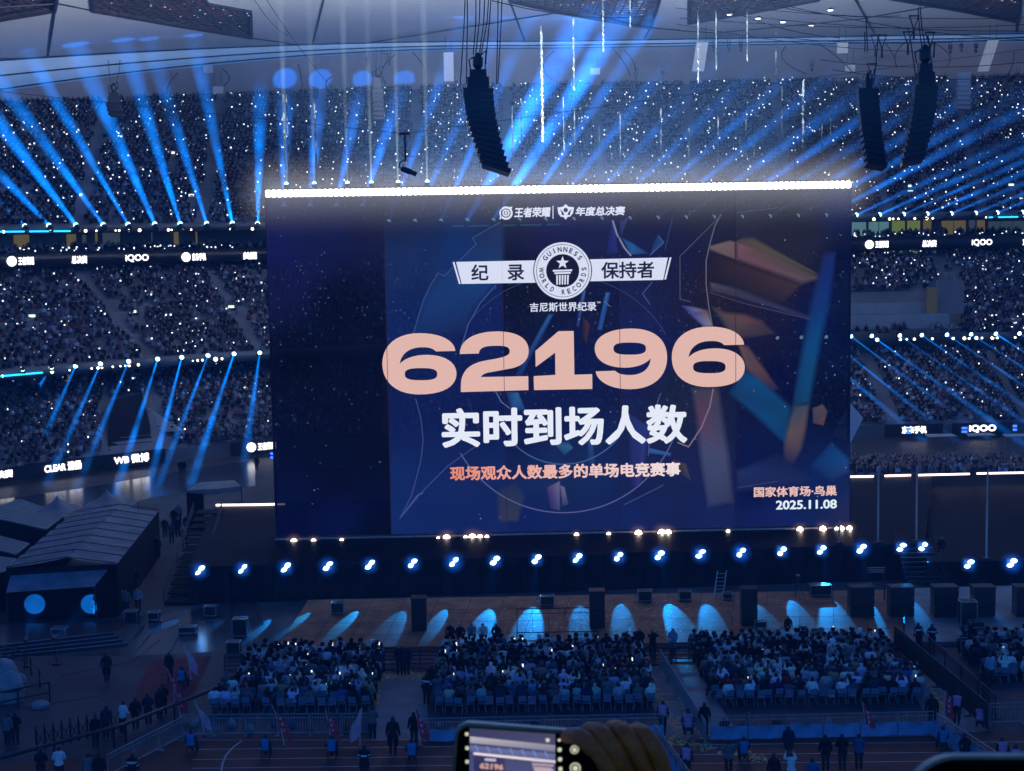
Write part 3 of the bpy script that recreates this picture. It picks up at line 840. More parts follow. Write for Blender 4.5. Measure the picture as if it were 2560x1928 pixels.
# people at the box rail
xs = np.concatenate([NR.uniform(-66, -31, 150), NR.uniform(42, 72, 150)])
P_box = np.stack([xs, C_BOX(xs) + NR.uniform(.2, 1.2, len(xs)), np.full(len(xs), 23.9) + NR.uniform(0, .5, len(xs))], -1)
crowd('box_crowd', P_box, 'dark figures standing and sitting along the lit box rooms', dark=.5)
q = np.concatenate([NR.uniform(-66, -33, 46), NR.uniform(43, 72, 26)])
dots('box_phone_lights', np.stack([q, C_BOX(q) - .1, np.full(len(q), 23.75) + NR.uniform(0, .5, len(q))], -1), M['phone_dot'], .17, 'row of small white lights along the box rail', .05)
# exit signs
ex = sorted([(x, y, 'up') for x, y in UP_EXITS] + [(80, 790, 'mid'), (333, 779, 'mid'), (578, 767, 'mid'), (2276, 479, 'up')])
cnt = {'up': 0, 'mid': 0}
for x, y, lv in ex:
    # on the sloping tier: march along the ray to the tier surface
    cA, zA, cB, zB = (C_UPF, Z_UPF, C_UPTOP, 47.0) if lv == 'up' else (C_MIDF, Z_MIDF, C_MIDTOP, Z_MIDTOP)
    p = None
    for D in np.arange(150, 245, .2):
        q_ = at_y(x, y, D); a0, a1 = float(cA(q_.x)), float(cB(q_.x))
        if q_.y >= a0 + (a1 - a0) * (q_.z - zA) / (zB - zA) - .9:
            p = q_; break
    if p is None: continue
    e = empty('exit_sign', p - Vector((0, 0, 2.2)), 0, f'small lit exit sign in the {"top" if lv == "up" else "middle"} tier, {nth(cnt[lv])} from the left', 'sign', 'exit signs in the stands')
    cnt[lv] += 1
    m = MB(); m.box(-.36, .36, -.05, .05, 2.05, 2.35); m.build('sign_face', M['exit'], e)
    m = MB(); m.box(-.7, -.55, 0, .5, .0, 2.5); m.box(.55, .7, 0, .5, 0, 2.5); m.box(-.7, .7, 0, .5, 2.38, 2.55); m.build('gate_frame', M['concrete'], e)
    m = MB(); m.box(-.55, .55, .3, .45, 0.02, 2.0); m.build('gate_recess', M['red_steel'] if lv == 'up' else M['black'], e)

# ------------------------------------------------------------------ beam lamps
LAMP_ME = {}
def lamp_meshes():
    m = MB(); m.box(-.28, .28, -.2, .2, -.55, -.35); LAMP_ME['base'] = m.mesh('base', M['black_gloss'])
    m = MB(); m.box(-.30, -.22, -.1, .1, -.4, .1); m.box(.22, .30, -.1, .1, -.4, .1); LAMP_ME['yoke'] = m.mesh('yoke', M['black_gloss'])
    m = MB(); m.lathe([(.12, -.34), (.2, -.25), (.21, .12), (.24, .22)], 10); LAMP_ME['head'] = m.mesh('head', M['black_gloss'])
    m = MB(); m.lathe([(.05, .06), (.20, .14), (.27, .28), (.20, .42), (.05, .50)], 12); LAMP_ME['lens'] = m.mesh('lens', M['lens'])
    n = 14; v, f = [], []
    zs = [0, .08, .25, .5, .75, 1.0]
    for z in zs:
        r = .12 + .88 * z
        for i in range(n): v.append((r * math.cos(2 * math.pi * i / n), r * math.sin(2 * math.pi * i / n), z))
    for j in range(len(zs) - 1):
        for i in range(n): f.append((j * n + i, j * n + (i + 1) % n, (j + 1) * n + (i + 1) % n, (j + 1) * n + i))
    f.append(tuple(range(n))[::-1]); f.append(tuple((len(zs) - 1) * n + i for i in range(n)))
    me = bpy.data.meshes.new('light_beam'); me.from_pydata(v, [], f); me.materials.append(M['beam']); me.update(); LAMP_ME['beam'] = me
lamp_meshes()
def beam_lamp(p, target, label, group, r1=1.6, col=(.03, .25, .85), power=.12, scale=1.0, spot=0.0, spot_r=None, name='beam_lamp'):
    e = empty(name, p, 0, label, 'lamp', group)
    d = Vector(target) - Vector(p)
    L = d.length
    q = d.to_track_quat('Z', 'Y')
    Rm = q.to_matrix().to_4x4()
    o = link('base', LAMP_ME['base'], e, scale=(scale,) * 3)
    o = link('yoke', LAMP_ME['yoke'], e, scale=(scale,) * 3)
    h = link('head', LAMP_ME['head'], e); h.matrix_local = Rm @ Matrix.Scale(scale, 4)
    link('lens', LAMP_ME['lens'], h)
    # the lens is seen glowing from the side too
    if power > 0:
        bm_ = link('light_beam', LAMP_ME['beam'], e)
        bm_.matrix_local = Rm @ Matrix.Translation((0, 0, .28 * scale)) @ Matrix.Diagonal((r1, r1, L, 1))
        bm_.color = (*[c * power for c in col], 1)
        bm_.visible_shadow = True
    if spot:
        sl = bpy.data.lights.new('beam_light', 'SPOT'); sl.energy = spot; sl.color = (.0, .20, 1.0)
        sl.spot_size = 2 * math.atan((spot_r or r1) / L); sl.spot_blend = .25 if spot < 5e4 else .55; sl.shadow_soft_size = .08
        so = link('beam_light', sl, e); so.matrix_local = Rm @ Matrix.Translation((0, 0, .9 * scale)) @ Matrix.Rotation(math.pi, 4, 'X')
    return e
BLUE = (.0, .23, 1.0)
UPL = [(65, -60, 460), (126, -160, 270), (193, -90, 190), (261, -10, 190), (323, 105, 190), (389, 215, 170), (452, 330, 170), (518, 395, 170), (582, 500, 170), (644, 652, 190)]
hid = []          # lamps of the same row standing behind the big screen
fan = [(710, 712, 190), (775, 800, 185), (840, 905, 180), (905, 1010, 170), (970, 1120, 150), (1035, 1220, 140), (1100, 1300, 100), (1165, 1420, 110), (1230, 1545, 60), (1295, 1650, 20), (1360, 1700, 120), (1430, 1830, 120), (1500, 1930, 130), (1570, 2030, 140),
       (1640, 2130, 150), (1710, 2230, 170), (1780, 2330, 180), (1850, 2420, 190), (1920, 2500, 200), (1990, 2590, 210), (2060, 2660, 220)]
UPR = [(2136, 2760, 245), (2194, 2820, 255), (2254, 2880, 262), (2313, 2940, 270), (2373, 3000, 275), (2434, 3060, 280), (2488, 3100, 285), (2551, 3150, 290)]
C_L = off(C_UPF, -1.2)
allup = UPL + fan + UPR
for i, (x, tx, ty) in enumerate(allup):
    p = curve_px(C_L, 26.95 + (2.2 if 10 <= i <= 13 else 0), x)
    D1 = p.y + (8 if i < 10 else 3)
    tgt = at_y(tx, ty, min(D1, 214))
    if 9 <= i <= 13:
        xq = (tx - CX) / 16.2; tgt = at_y(tx, 200, float(C_UPTOP(xq)) - 1.5)
    elif i < 20: tgt = p + (tgt - p) * 1.45
    right = max(0, i - 20) / 18
    left = i < 10
    bl = beam_lamp(p, tgt, f'blue beam lamp on the upper tier edge, {nth(i)} from the left' if i < 30 else f'blue beam lamp on the upper tier edge, {nth(len(allup) - 1 - i)} from the right',
              'beam lamps along the upper tier edge', r1=((3.0 if i in (17, 18) else 1.7 if 9 <= i <= 13 else 1.95 if i < 20 else 1.6) - .3 * right) * RNG.uniform(.85, 1.25), col=BLUE if left else (.01, .21, .98), power=(1.15 if i in (17, 18) else .55 if left else .42) * (1 - .4 * right) * RNG.uniform(.6, 1.3), scale=1.15, spot=(120000 if 9 <= i <= 13 else 22000) if i < 20 else 0)
MIDL = [(57, -70, 1080), (130, 0, 1120), (191, 70, 1185), (253, 120, 1205), (323, 195, 1215), (395, 290, 1230), (455, 372, 1215), (521, 395, 1215), (586, 480, 1200), (650, 612, 1150)]
MIDR = [(1940, 2200, 1085), (2000, 2300, 1095), (2062, 2380, 1095), (2124, 2460, 1090), (2176, 2560, 1110), (2246, 2640, 1110), (2301, 2700, 1110), (2364, 2780, 1110), (2424, 2860, 1110), (2486, 2920, 1110), (2545, 2980, 1110)]
C_M = off(C_MIDF, -.5)
midall = [(720 + 68 * k, 700 + 75 * k, 1130) for k in range(18)]
for i, (x, tx, ty) in enumerate(MIDL + MIDR):
    p = curve_px(C_M, Z_MIDF + .25, x)
    tgt = at_z(tx, ty, .3); tgt = p + (tgt - p) * (1.25 if i < 10 else 1.5)
    beam_lamp(p, tgt, f'blue beam lamp on the middle tier edge, {nth(i)} from the left', 'beam lamps along the middle tier edge', r1=(.8 if i < 10 else .7) * RNG.uniform(.85, 1.2), col=BLUE, power=(.75 if i < 10 else .5) * RNG.uniform(.7, 1.25), scale=1.0, spot=2500 if i < 10 else 1200)
# work lamps along the tier edges (small, yellow white)
def small_lamp(p, k, label, group, s=1.0):
    e = empty('work_lamp', p, 0, label, 'lamp', group)
    m = MB(); m.box(-.16 * s, .16 * s, .0, .2 * s, -.13 * s, .13 * s); m.build('housing', M['black_gloss'], e)
    m = MB(); m.lathe([(.15 * s, 0), (.12 * s, .05)], 8); o = m.build('lens', M[k], e); o.rotation_euler = (math.pi / 2, 0, 0)
    return e
WL = [(9, 1.2), (126, 1), (214, 1.3), (241, .8), (289, .7), (298, .9), (322, 1), (349, 1.4), (421, 1.2), (429, .8), (457, .9), (478, .8), (576, .9), (631, 1.3), (2185, 1.5), (2224, 1.3), (2233, 1), (2246, 1), (2287, 1.1), (2317, 1.5), (2332, 1), (2465, .8), (2527, .8)]
for i, (x, s) in enumerate(WL):
    small_lamp(curve_px(C_L, 26.45, x), 'lens_yel' if x > 200 else 'lens_yel', f'small yellowish work lamp under the upper tier edge, {nth(i)} from the left', 'work lamps under the upper tier', s)
WM = [(6, 1.0), (68, .8), (85, .8), (130, 1.4), (174, .7), (229, .8), (245, 1.1), (255, .9), (282, .8), (301, .7), (313, .7), (323, 1.1), (346, 1.1), (482, .6), (494, .9), (506, 1), (539, 1.8), (555, 1.0), (678, 1.1), (2193, 1.6), (2251, 1.3), (2267, .9), (2286, 1.2), (2331, 1.1), (2383, 1.2), (2411, 1.5), (2423, 1.2), (2441, 1.5), (2455, 1), (2481, 1.5), (2493, 1.1), (2538, 1)]
for i, (x, s) in enumerate(WM):
    small_lamp(curve_px(C_M, Z_MIDF - .38, x), 'lens_yel', f'small yellowish work lamp under the middle tier edge, {nth(i)} from the left' if i < 30 else f'small yellowish work lamp under the middle tier edge, {nth(len(WM) - 1 - i)} from the right', 'work lamps under the middle tier', s)
# cyan LED tubes
def led_tube(c, z, x0, x1, label):
    a = [curve_px(c, z, x0 + (x1 - x0) * t / 6) for t in range(7)]
    m = MB(); m.tube(a, .12, 6); o = m.build('led_tube', M['tube_cyan'])
    tag(o, label, 'light tube', 'cyan light tubes on the tier edges')
led_tube(C_L, 26.45, -30, 176, 'long cyan light tube on the upper tier edge at the far left')
led_tube(C_L, 26.45, 2472, 2600, 'cyan light tube on the upper tier edge at the far right')
led_tube(C_M, Z_MIDF - .38, -30, 106, 'cyan light tube on the middle tier edge at the far left')
led_tube(C_L, 26.45, 1130, 1400, 'cyan light tube showing faintly through the top of the big screen')

# platform and stairwell in the middle tier on the right
pl = empty('camera_platform', (0, 0, 0), 0, 'pale camera platform built into the middle tier right of the screen', 'platform')
a, c = at_y(2080, 790, 189), at_y(2410, 790, 189)
m = MB(); m.box(a.x, c.x - 2, 188.6, 189.4, 12.4, 14.2); m.box(a.x, c.x, 190.5, 191.2, 14.2, 15.6); m.build('parapet', mat('platform_panel', (.30, .34, .38), .6, var=.15, scale=.5), pl)
m = MB(); m.box(a.x, c.x, 188.7, 191, 12.2, 12.4); m.build('platform_floor', M['concrete'], pl)
w = at_y(2340, 720, 191)
m = MB(); m.box(w.x - .2, w.x + 3.2, 189.6, 190.3, 14.2, 18.4); m.build('stairwell_wall', M['concrete'], pl)
m = MB(); m.box(w.x - 1.6, w.x - .2, 189.3, 190, 13.4, 17.6); m.build('stair_door', mat('ochre_door', (.36, .25, .08), .6), pl)
m = MB()
for k in range(5): m.tube([(w.x + k * .5, 189.5, 18.4), (w.x + k * .5, 189.5, 19.4)], .03, 4)
m.tube([(w.x, 189.5, 19.4), (w.x + 2, 189.5, 19.4)], .03, 4); m.build('handrail', M['steel'], pl)
q = NR.uniform(44, 58, 24)
crowd('platform_people', np.stack([q, np.full(24, 188.3), np.full(24, 11.9) + NR.uniform(0, .6, 24)], -1), 'people sitting along the front of the pale camera platform', dark=.8)
# tunnel in the lower tier on the left, with its pale side wings
tu = empty('players_tunnel', (0, 0, 0), 0, 'dark tunnel opening with pale slanted side wing in the left lower tier', 'tunnel')
p0 = curve_px(off(C_WALL, -.3), 0, 290)
a, b_ = curve_px(off(C_WALL, -.6), 0, 268), curve_px(off(C_WALL, -.6), 0, 395)
m = MB(); m.prism([a, b_, b_ + Vector((-3.2, 6, 7.4)), a + Vector((-1, 6, 7.2))], Vector((0, 1, 0))); m.build('tunnel_mouth', M['black'], tu)
wing = MB()
w0, w1, w2 = at_y(362, 1018, 172), at_y(455, 1078, 168), at_y(385, 1080, 169)
wing.prism([w0, w1, w2], Vector((.2, .3, 0))); wing.build('side_wing', mat('pale_wing', (.33, .35, .38), .6), tu)
w0, w1, w2, w3 = at_y(300, 1015, 171), at_y(325, 1030, 170), at_y(345, 1085, 168), at_y(280, 1050, 170)
wing = MB(); wing.prism([w0, w1, w2, w3], Vector((.2, .3, 0))); wing.build('side_wing', M['fascia'], tu)
sw = empty('pale_canopy', (0, 0, 0), 0, 'pale triangular canopy peak at the right edge of the big screen', 'canopy')
wing = MB(); wing.prism([at_y(2128, 1010, 166), at_y(2158, 1045, 166), at_y(2128, 1105, 165), at_y(2085, 1090, 165)], Vector((0, .6, 0))); wing.build('canopy_cloth', M['white_plastic'], sw)
wing = MB(); wing.tube([at_y(2128, 1105, 165.3), at_y(2128, 1170, 165.3)], .08, 6); wing.build('pole', M['steel'], sw)
# ------------------------------------------------------------------ the big LED screen
ZS, DECK = 2.95, 2.7
_bl, _br = at_z(691, 1342, ZS), at_z(2123, 1312, ZS)
_t = (_br - _bl).normalized(); _n = Vector((_t.y, -_t.x, 0))
SW, SH = (_br - _bl).length, 25.05
def scr(px, py):
    """pixel -> (u, v) metres on the screen plane, v from its bottom"""
    d = ray(px, py); p = CAMP + d * ((_bl - CAMP).dot(_n) / d.dot(_n))
    return (p - _bl).dot(_t), p.z - ZS
SROT = math.atan2(_t.y, _t.x)
screen = empty('led_screen', _bl, SROT, 'giant LED screen showing 62196 and a record holder emblem under a white lamp bar', 'screen')

CTRL = [  # greyer top points carry the lamp bar's glare in their colour
 [(700, 520, 44, 44, 90), (950, 520, 44, 46, 80), (690, 620, 40, 42, 108), (800, 600, 38, 42, 92), (700, 700, 36, 38, 86), (850, 760, 24, 26, 42), (750, 900, 22, 25, 40), (950, 900, 24, 27, 48), (800, 1100, 25, 27, 50), (950, 1100, 25, 27, 46), (720, 1250, 26, 30, 70), (850, 1280, 28, 32, 84), (950, 1330, 24, 26, 52), (700, 1330, 26, 28, 72), (850, 1210, 23, 25, 50)],
 [(1000, 520, 42, 46, 72), (1250, 520, 40, 44, 70), (1000, 640, 36, 54, 104), (1150, 640, 34, 60, 118), (1000, 800, 30, 46, 104), (1200, 800, 30, 40, 96), (1000, 1000, 28, 38, 92), (1200, 1000, 28, 36, 86), (1000, 1250, 30, 50, 112), (1200, 1250, 32, 48, 108), (1010, 560, 38, 46, 84)],
 [(1300, 520, 42, 44, 70), (1400, 560, 42, 42, 92), (1500, 600, 40, 44, 84), (1300, 720, 27, 29, 46), (1400, 720, 28, 28, 44), (1500, 750, 30, 34, 70), (1400, 900, 26, 34, 84), (1300, 1050, 28, 34, 82), (1400, 1200, 34, 52, 100), (1300, 1300, 30, 44, 108), (1500, 1300, 32, 44, 100), (1290, 850, 26, 30, 60)],
 [(1600, 520, 44, 44, 70), (1750, 520, 50, 50, 66), (1600, 650, 36, 40, 84), (1700, 640, 36, 38, 72), (1600, 900, 30, 38, 96), (1800, 900, 28, 30, 60), (1700, 1000, 38, 44, 72), (1650, 1200, 36, 42, 88), (1700, 1320, 34, 44, 96), (1800, 700, 44, 36, 48), (1580, 1300, 32, 46, 104)],
 [(1860, 520, 52, 52, 68), (2000, 520, 50, 50, 66), (2100, 520, 34, 42, 88), (2000, 600, 48, 46, 60), (1900, 700, 46, 38, 52), (1900, 850, 34, 32, 60), (2105, 800, 20, 24, 48), (2060, 800, 26, 34, 84), (1950, 950, 24, 26, 64), (2105, 1000, 20, 25, 50), (1900, 1200, 24, 30, 76), (2050, 1250, 26, 46, 104), (1950, 1320, 32, 42, 104), (2110, 1300, 46, 50, 92), (2115, 650, 22, 27, 56)],
]
NPAN = 5
for k in range(NPAN):
    u0, u1 = SW * k / NPAN + (.012 if k else 0), SW * (k + 1) / NPAN - (.012 if k < NPAN - 1 else 0)
    C = [(*scr(x, y), *lin(r, g, b_)) for x, y, r, g, b_ in CTRL[k]]
    nu, nv = 10, 30
    U, V_ = np.meshgrid(np.linspace(u0, u1, nu), np.linspace(0, SH, nv))
    w = 0; acc = 0
    for cu, cv, r, g, b_ in C:
        ww = 1 / (((U - cu) ** 2 + (V_ - cv) ** 2) + .8) ** 1.5
        w = w + ww; acc = acc + ww[..., None] * np.array([r, g, b_])
    colr = acc / w[..., None]
    i, j = np.meshgrid(np.arange(nu - 1), np.arange(nv - 1))
    a = (j * nu + i).ravel()
    Fq = np.stack([a, a + 1, a + nu + 1, a + nu], -1)
    me = np_mesh('screen_panel', np.stack([U.ravel(), np.zeros(U.size), V_.ravel()], -1), Fq, M['led'])
    at_ = me.color_attributes.new('Col', 'FLOAT_COLOR', 'POINT')
    cc = np.ones((U.size, 4)); cc[:, :3] = np.maximum(colr.reshape(-1, 3) * (.72 if k == 0 else .92) - np.array([.006, .006, .011]), .0012); at_.data.foreach_set('color', cc.astype(np.float32).ravel())
    link('screen_panel', me, screen)
# dark frame columns and rear lattice seen from behind, seams between panels
b = MB()
for k in range(NPAN + 1):
    u = SW * k / NPAN
    b.bar((u, .35, 0), (u, .35, SH), .18)
for v in np.arange(0, SH + .1, 2.5): b.bar((0, .42, v), (SW, .42, v), .10)
tag(b.build('rear_lattice', M['dark_steel'], screen), kind='stuff')
for k in range(1, NPAN):
    u = SW * k / NPAN
    b = MB(); b.box(u - .02, u + .02, -.26, -.25, .1, SH - .1); b.build('panel_seam', M['seam'], screen)

# artwork on the screen: glassy shards and fine lines (flat picture)
def poly_vc(mb_cols, pts, depth):
    """pts: (px, py, r, g, b)"""
    P = [scr(x, y) for x, y, *_ in pts]
    tri = tessellate_polygon([[Vector((u, v, 0)) for u, v in P]])
    mb_cols.append(([(u, -depth, v) for u, v in P], [tuple(t) for t in tri], [lin(*(q * .68 + e_ for q, e_ in zip(c[2:], (5, 6, 14)))) for c in pts]))
def flush(name, items, m, parent=screen):
    V, F, Cc = [], [], []
    for v, f, c in items:
        k = len(V); V += v; F += [tuple(i + k for i in t) for t in f]; Cc += list(c)
    me = bpy.data.meshes.new(name); me.from_pydata(V, [], F)
    a = me.color_attributes.new('Col', 'FLOAT_COLOR', 'POINT')
    a.data.foreach_set('color', np.array([(*c, 1) for c in Cc], np.float32).ravel())
    me.materials.append(m); me.update()
    return link(name, me, parent)
def soft_shard(pts, depth):
    P = [Vector((*scr(x, y), 0)) for x, y, *_ in pts]; n = len(P)
    C = sum(P, Vector()) / n
    tri = tessellate_polygon([P])
    ar = sum((P[i].x * P[(i + 1) % n].y - P[(i + 1) % n].x * P[i].y) for i in range(n))
    sg = 1 if ar > 0 else -1
    inner, outer_ = [], []
    w_ = min(.42, math.sqrt(abs(ar) / 2) * .14)
    for i in range(n):
        d0 = (P[i] - P[i - 1]).normalized(); d1 = (P[(i + 1) % n] - P[i]).normalized()
        nn = Vector((d0.y + d1.y, -(d0.x + d1.x), 0)) * sg
        nn = nn.normalized() if nn.length > 1e-4 else Vector()
        inner.append(P[i] - nn * w_ * .8); outer_.append(P[i] + nn * w_ * .35)
    V = [(p.x, -depth, p.y) for p in inner] + [(p.x, -depth, p.y) for p in outer_]
    F = [tuple(t) for t in tri] + [(i, (i + 1) % n, n + (i + 1) % n, n + i) for i in range(n)]
    cs = [lin(*(q * .74 + e_ for q, e_ in zip(c[2:], (4, 5, 10)))) for c in pts]
    me = bpy.data.meshes.new('art_shard'); me.from_pydata(V, [], F)
    a = me.color_attributes.new('Col', 'FLOAT_COLOR', 'POINT')
    a.data.foreach_set('color', np.array([(*c, .82) for c in cs] + [(*c, 0.0) for c in cs], np.float32).ravel())
    me.materials.append(M['led_soft']); me.update()
    return link('art_shard', me, screen)
def zr(pts): return [(1400 + x * .5343, 470 + y * .5343, r, g, b_) for x, y, r, g, b_ in pts]
def zl(pts): return [(660 + x * .5343, 470 + y * .5343, r, g, b_) for x, y, r, g, b_ in pts]
S = []
shards = [
 zl([(1105, 160, 40, 56, 104), (975, 235, 38, 58, 106), (993, 262, 36, 62, 116), (845, 412, 32, 70, 134), (815, 398, 30, 60, 118), (750, 520, 30, 72, 138), (700, 680, 26, 60, 120), (930, 680, 28, 50, 104), (990, 560, 30, 66, 134), (1080, 455, 32, 76, 146), (1126, 380, 36, 74, 138), (1126, 165, 44, 62, 108)]),
 zl([(1332, 590, 60, 130, 215), (1356, 590, 46, 96, 180), (1256, 775, 40, 90, 175), (1208, 880, 34, 60, 150), (1172, 880, 30, 50, 120)]),
 zl([(1130, 955, 36, 60, 120), (1190, 955, 60, 135, 205), (1225, 1040, 36, 90, 160), (1160, 1040, 40, 100, 175)]),
 zl([(1090, 1420, 50, 62, 90), (1180, 1370, 44, 52, 84), (1220, 1440, 48, 66, 96), (1190, 1560, 70, 72, 88), (1100, 1560, 66, 70, 90)]),
 zl([(1320, 1400, 84, 70, 140), (1385, 1370, 150, 140, 176), (1385, 1510, 92, 90, 150), (1340, 1500, 70, 60, 130)]),
 zr([(0, 1390, 140, 130, 170), (22, 1400, 150, 146, 180), (40, 1480, 84, 74, 150), (10, 1490, 72, 66, 140)]),
 zr([(695, 272, 150, 128, 116), (795, 246, 148, 132, 122), (820, 252, 150, 120, 112), (820, 335, 140, 110, 106), (700, 292, 122, 104, 98)]),
 zr([(822, 252, 158, 108, 112), (940, 268, 120, 96, 76), (1205, 405, 96, 92, 74), (1208, 426, 120, 100, 96), (1130, 447, 128, 104, 104), (822, 335, 150, 100, 108)]),
 zr([(860, 232, 92, 84, 76), (905, 232, 112, 100, 66), (1203, 398, 92, 96, 60), (1180, 398, 96, 88, 66), (822, 250, 104, 84, 76)]),
 zr([(700, 296, 44, 34, 40), (820, 340, 66, 46, 46), (1130, 452, 84, 58, 50), (1040, 540, 56, 42, 50), (820, 486, 40, 34, 44), (700, 432, 34, 30, 40)]),
 zr([(700, 440, 100, 98, 118), (830, 470, 78, 74, 98), (1170, 600, 62, 62, 104), (1170, 614, 40, 44, 84), (1000, 575, 44, 42, 76), (820, 520, 46, 44, 72), (702, 486, 74, 70, 86)]),
 zr([(700, 548, 60, 62, 70), (770, 580, 120, 90, 84), (870, 592, 132, 92, 78), (945, 620, 100, 70, 70), (1010, 682, 66, 56, 70), (870, 700, 92, 74, 72), (800, 700, 86, 80, 84)]),
 zr([(1232, 300, 34, 50, 120), (1292, 300, 28, 52, 140), (1262, 540, 22, 66, 150), (1225, 700, 14, 96, 164), (1168, 1010, 22, 92, 140), (1086, 1020, 22, 74, 120), (1130, 760, 16, 92, 158), (1170, 540, 26, 62, 140)]),
 zr([(1092, 1015, 74, 92, 110), (1166, 1012, 96, 98, 104), (1150, 1130, 126, 100, 94), (1130, 1220, 108, 88, 92), (1090, 1300, 46, 52, 88), (1044, 1290, 44, 46, 84), (1050, 1150, 128, 104, 96)]),
 zr([(850, 848, 22, 84, 142), (930, 880, 18, 100, 168), (1086, 1030, 20, 84, 130), (1056, 1200, 16, 78, 132), (960, 1110, 16, 92, 158), (790, 962, 20, 78, 136)]),
 zr([(832, 735, 140, 104, 96), (880, 740, 120, 90, 86), (960, 850, 116, 84, 84), (1030, 945, 50, 44, 84), (985, 945, 66, 54, 84), (870, 850, 120, 92, 88)]),
 zr([(610, 935, 84, 78, 92), (742, 935, 92, 82, 94), (760, 1060, 86, 84, 110), (792, 1260, 92, 98, 134), (812, 1470, 70, 74, 104), (690, 1492, 70, 80, 120), (650, 1230, 92, 100, 140), (636, 1070, 120, 78, 104)]),
 zr([(1270, 1188, 18, 70, 140), (1352, 1268, 22, 92, 168), (1352, 1330, 40, 76, 140), (1262, 1372, 22, 60, 124), (1168, 1300, 16, 60, 126)]),
 zr([(1180, 1030, 100, 92, 96), (1228, 1010, 118, 96, 92), (1252, 1045, 106, 88, 90), (1232, 1112, 128, 84, 78), (1182, 1100, 90, 80, 90)]),
 zr([(246, 155, 66, 60, 150), (262, 220, 54, 60, 160), (272, 305, 44, 56, 150), (212, 312, 36, 40, 110), (232, 220, 52, 46, 140)]),
 zr([(288, 232, 44, 92, 170), (345, 262, 58, 122, 200), (412, 306, 44, 84, 150), (330, 312, 56, 116, 196)]),
 zr([(320, 136, 66, 76, 160), (286, 226, 40, 76, 146), (278, 160, 48, 70, 150)]),
 zr([(458, 222, 44, 80, 140), (484, 256, 48, 90, 160), (422, 312, 40, 84, 160), (440, 250, 40, 70, 130)]),
 zr([(562, 548, 70, 66, 170), (640, 560, 150, 152, 188), (690, 572, 150, 110, 100), (714, 645, 176, 176, 200), (672, 650, 140, 144, 190), (610, 596, 86, 88, 190)]),
 zr([(104, 470, 60, 110, 205), (122, 470, 100, 130, 210), (88, 650, 50, 80, 170), (74, 650, 40, 60, 140)]),
 zr([(214, 488, 70, 140, 225), (236, 488, 50, 100, 190), (196, 665, 50, 110, 205), (174, 665, 46, 96, 190)]),
 zr([(105, 600, 60, 40, 44), (140, 640, 104, 56, 50), (125, 730, 70, 44, 52), (105, 700, 50, 40, 50)]),
 zr([(418, 1215, 60, 126, 205), (520, 1240, 66, 130, 205), (516, 1256, 40, 84, 160), (414, 1240, 50, 110, 190)]),
 zr([(520, 1265, 50, 50, 70), (590, 1290, 100, 84, 84), (612, 1368, 84, 70, 76), (560, 1330, 60, 56, 72)]),
 zr([(320, 1050, 44, 56, 130), (420, 1120, 50, 70, 160), (380, 1390, 74, 66, 160), (330, 1400, 44, 50, 120)]),
 zr([(120, 1120, 40, 80, 150), (150, 1120, 60, 110, 180), (160, 1290, 40, 80, 140), (130, 1290, 36, 60, 120)]),
 zr([(-30, 1195, 60, 110, 160), (40, 1185, 40, 90, 150), (62, 1215, 66, 130, 190), (20, 1250, 40, 90, 140)]),
 zr([(820, 1320, 40, 60, 118), (1020, 1240, 26, 36, 84), (1180, 1360, 30, 44, 100), (1100, 1400, 30, 40, 96), (825, 1420, 34, 46, 104)]),
]
for i, pts in enumerate(shards):
    soft_shard(pts, .03 + .003 * i)
L_ = []
def stroke(pts, w, rgb, depth=.17):
    L_ = []
    P = [scr(x, y) for x, y in pts]
    for (u0, v0), (u1, v1) in zip(P[:-1], P[1:]):
        d = math.hypot(u1 - u0, v1 - v0) or 1
        nx, ny = -(v1 - v0) / d * w / 2, (u1 - u0) / d * w / 2
        ex, ey = (u1 - u0) / d * w * .3, (v1 - v0) / d * w * .3
        L_.append(([(u0 + nx - ex, -depth, v0 + ny - ey), (u0 - nx - ex, -depth, v0 - ny - ey), (u1 - nx + ex, -depth, v1 - ny + ey), (u1 + nx + ex, -depth, v1 + ny + ey)], [(0, 1, 2, 3)], [lin(*(q * .72 for q in rgb))] * 4))
    flush('art_outline', L_, M['led_solid'])
def circ(cx, cy_, r, a0, a1, n=40): return [(cx + r * math.cos(math.radians(a0 + (a1 - a0) * i / n)), cy_ + r * math.sin(math.radians(a0 + (a1 - a0) * i / n))) for i in range(n + 1)]
P2 = lambda pts, f: [f([(x, y, 0, 0, 0)])[0][:2] for x, y in pts]
stroke(P2([(1105, 160), (975, 235), (993, 262), (845, 412), (815, 398), (780, 455), (745, 530), (700, 680)], zl), .08, (70, 110, 180))
stroke(P2([(1085, 455), (1010, 540), (955, 640), (925, 740)], zl), .08, (80, 120, 190))
stroke(P2([(710, 985), (735, 1080), (745, 1180), (735, 1270), (710, 1370), (690, 1440), (636, 1545), (740, 1420), (860, 1300), (1000, 1200)], zl), .08, (84, 96, 170))
stroke(P2([(636, 1545), (720, 1435), (745, 1425)], zl), .08, (110, 116, 190))
stroke(P2([(955, 985), (985, 1080), (1010, 1140)], zl), .06, (56, 76, 140))
stroke(circ(1408, 985, 296, 150, 22), .09, (120, 126, 190))
stroke(circ(1408, 985, 296, 215, 330), .06, (64, 84, 150))
stroke(circ(1408, 985, 175, 140, 30), .09, (84, 130, 205))
stroke(P2([(750, 125), (722, 180), (700, 260), (682, 340), (682, 450), (695, 560), (712, 650)], zr), .09, (130, 130, 150))
stroke(P2([(750, 130), (560, 320), (560, 520), (610, 532)], zr), .08, (96, 100, 120))
stroke(P2([(715, 940), (700, 1020), (660, 1120), (600, 1210), (550, 1190)], zr), .10, (176, 150, 180))
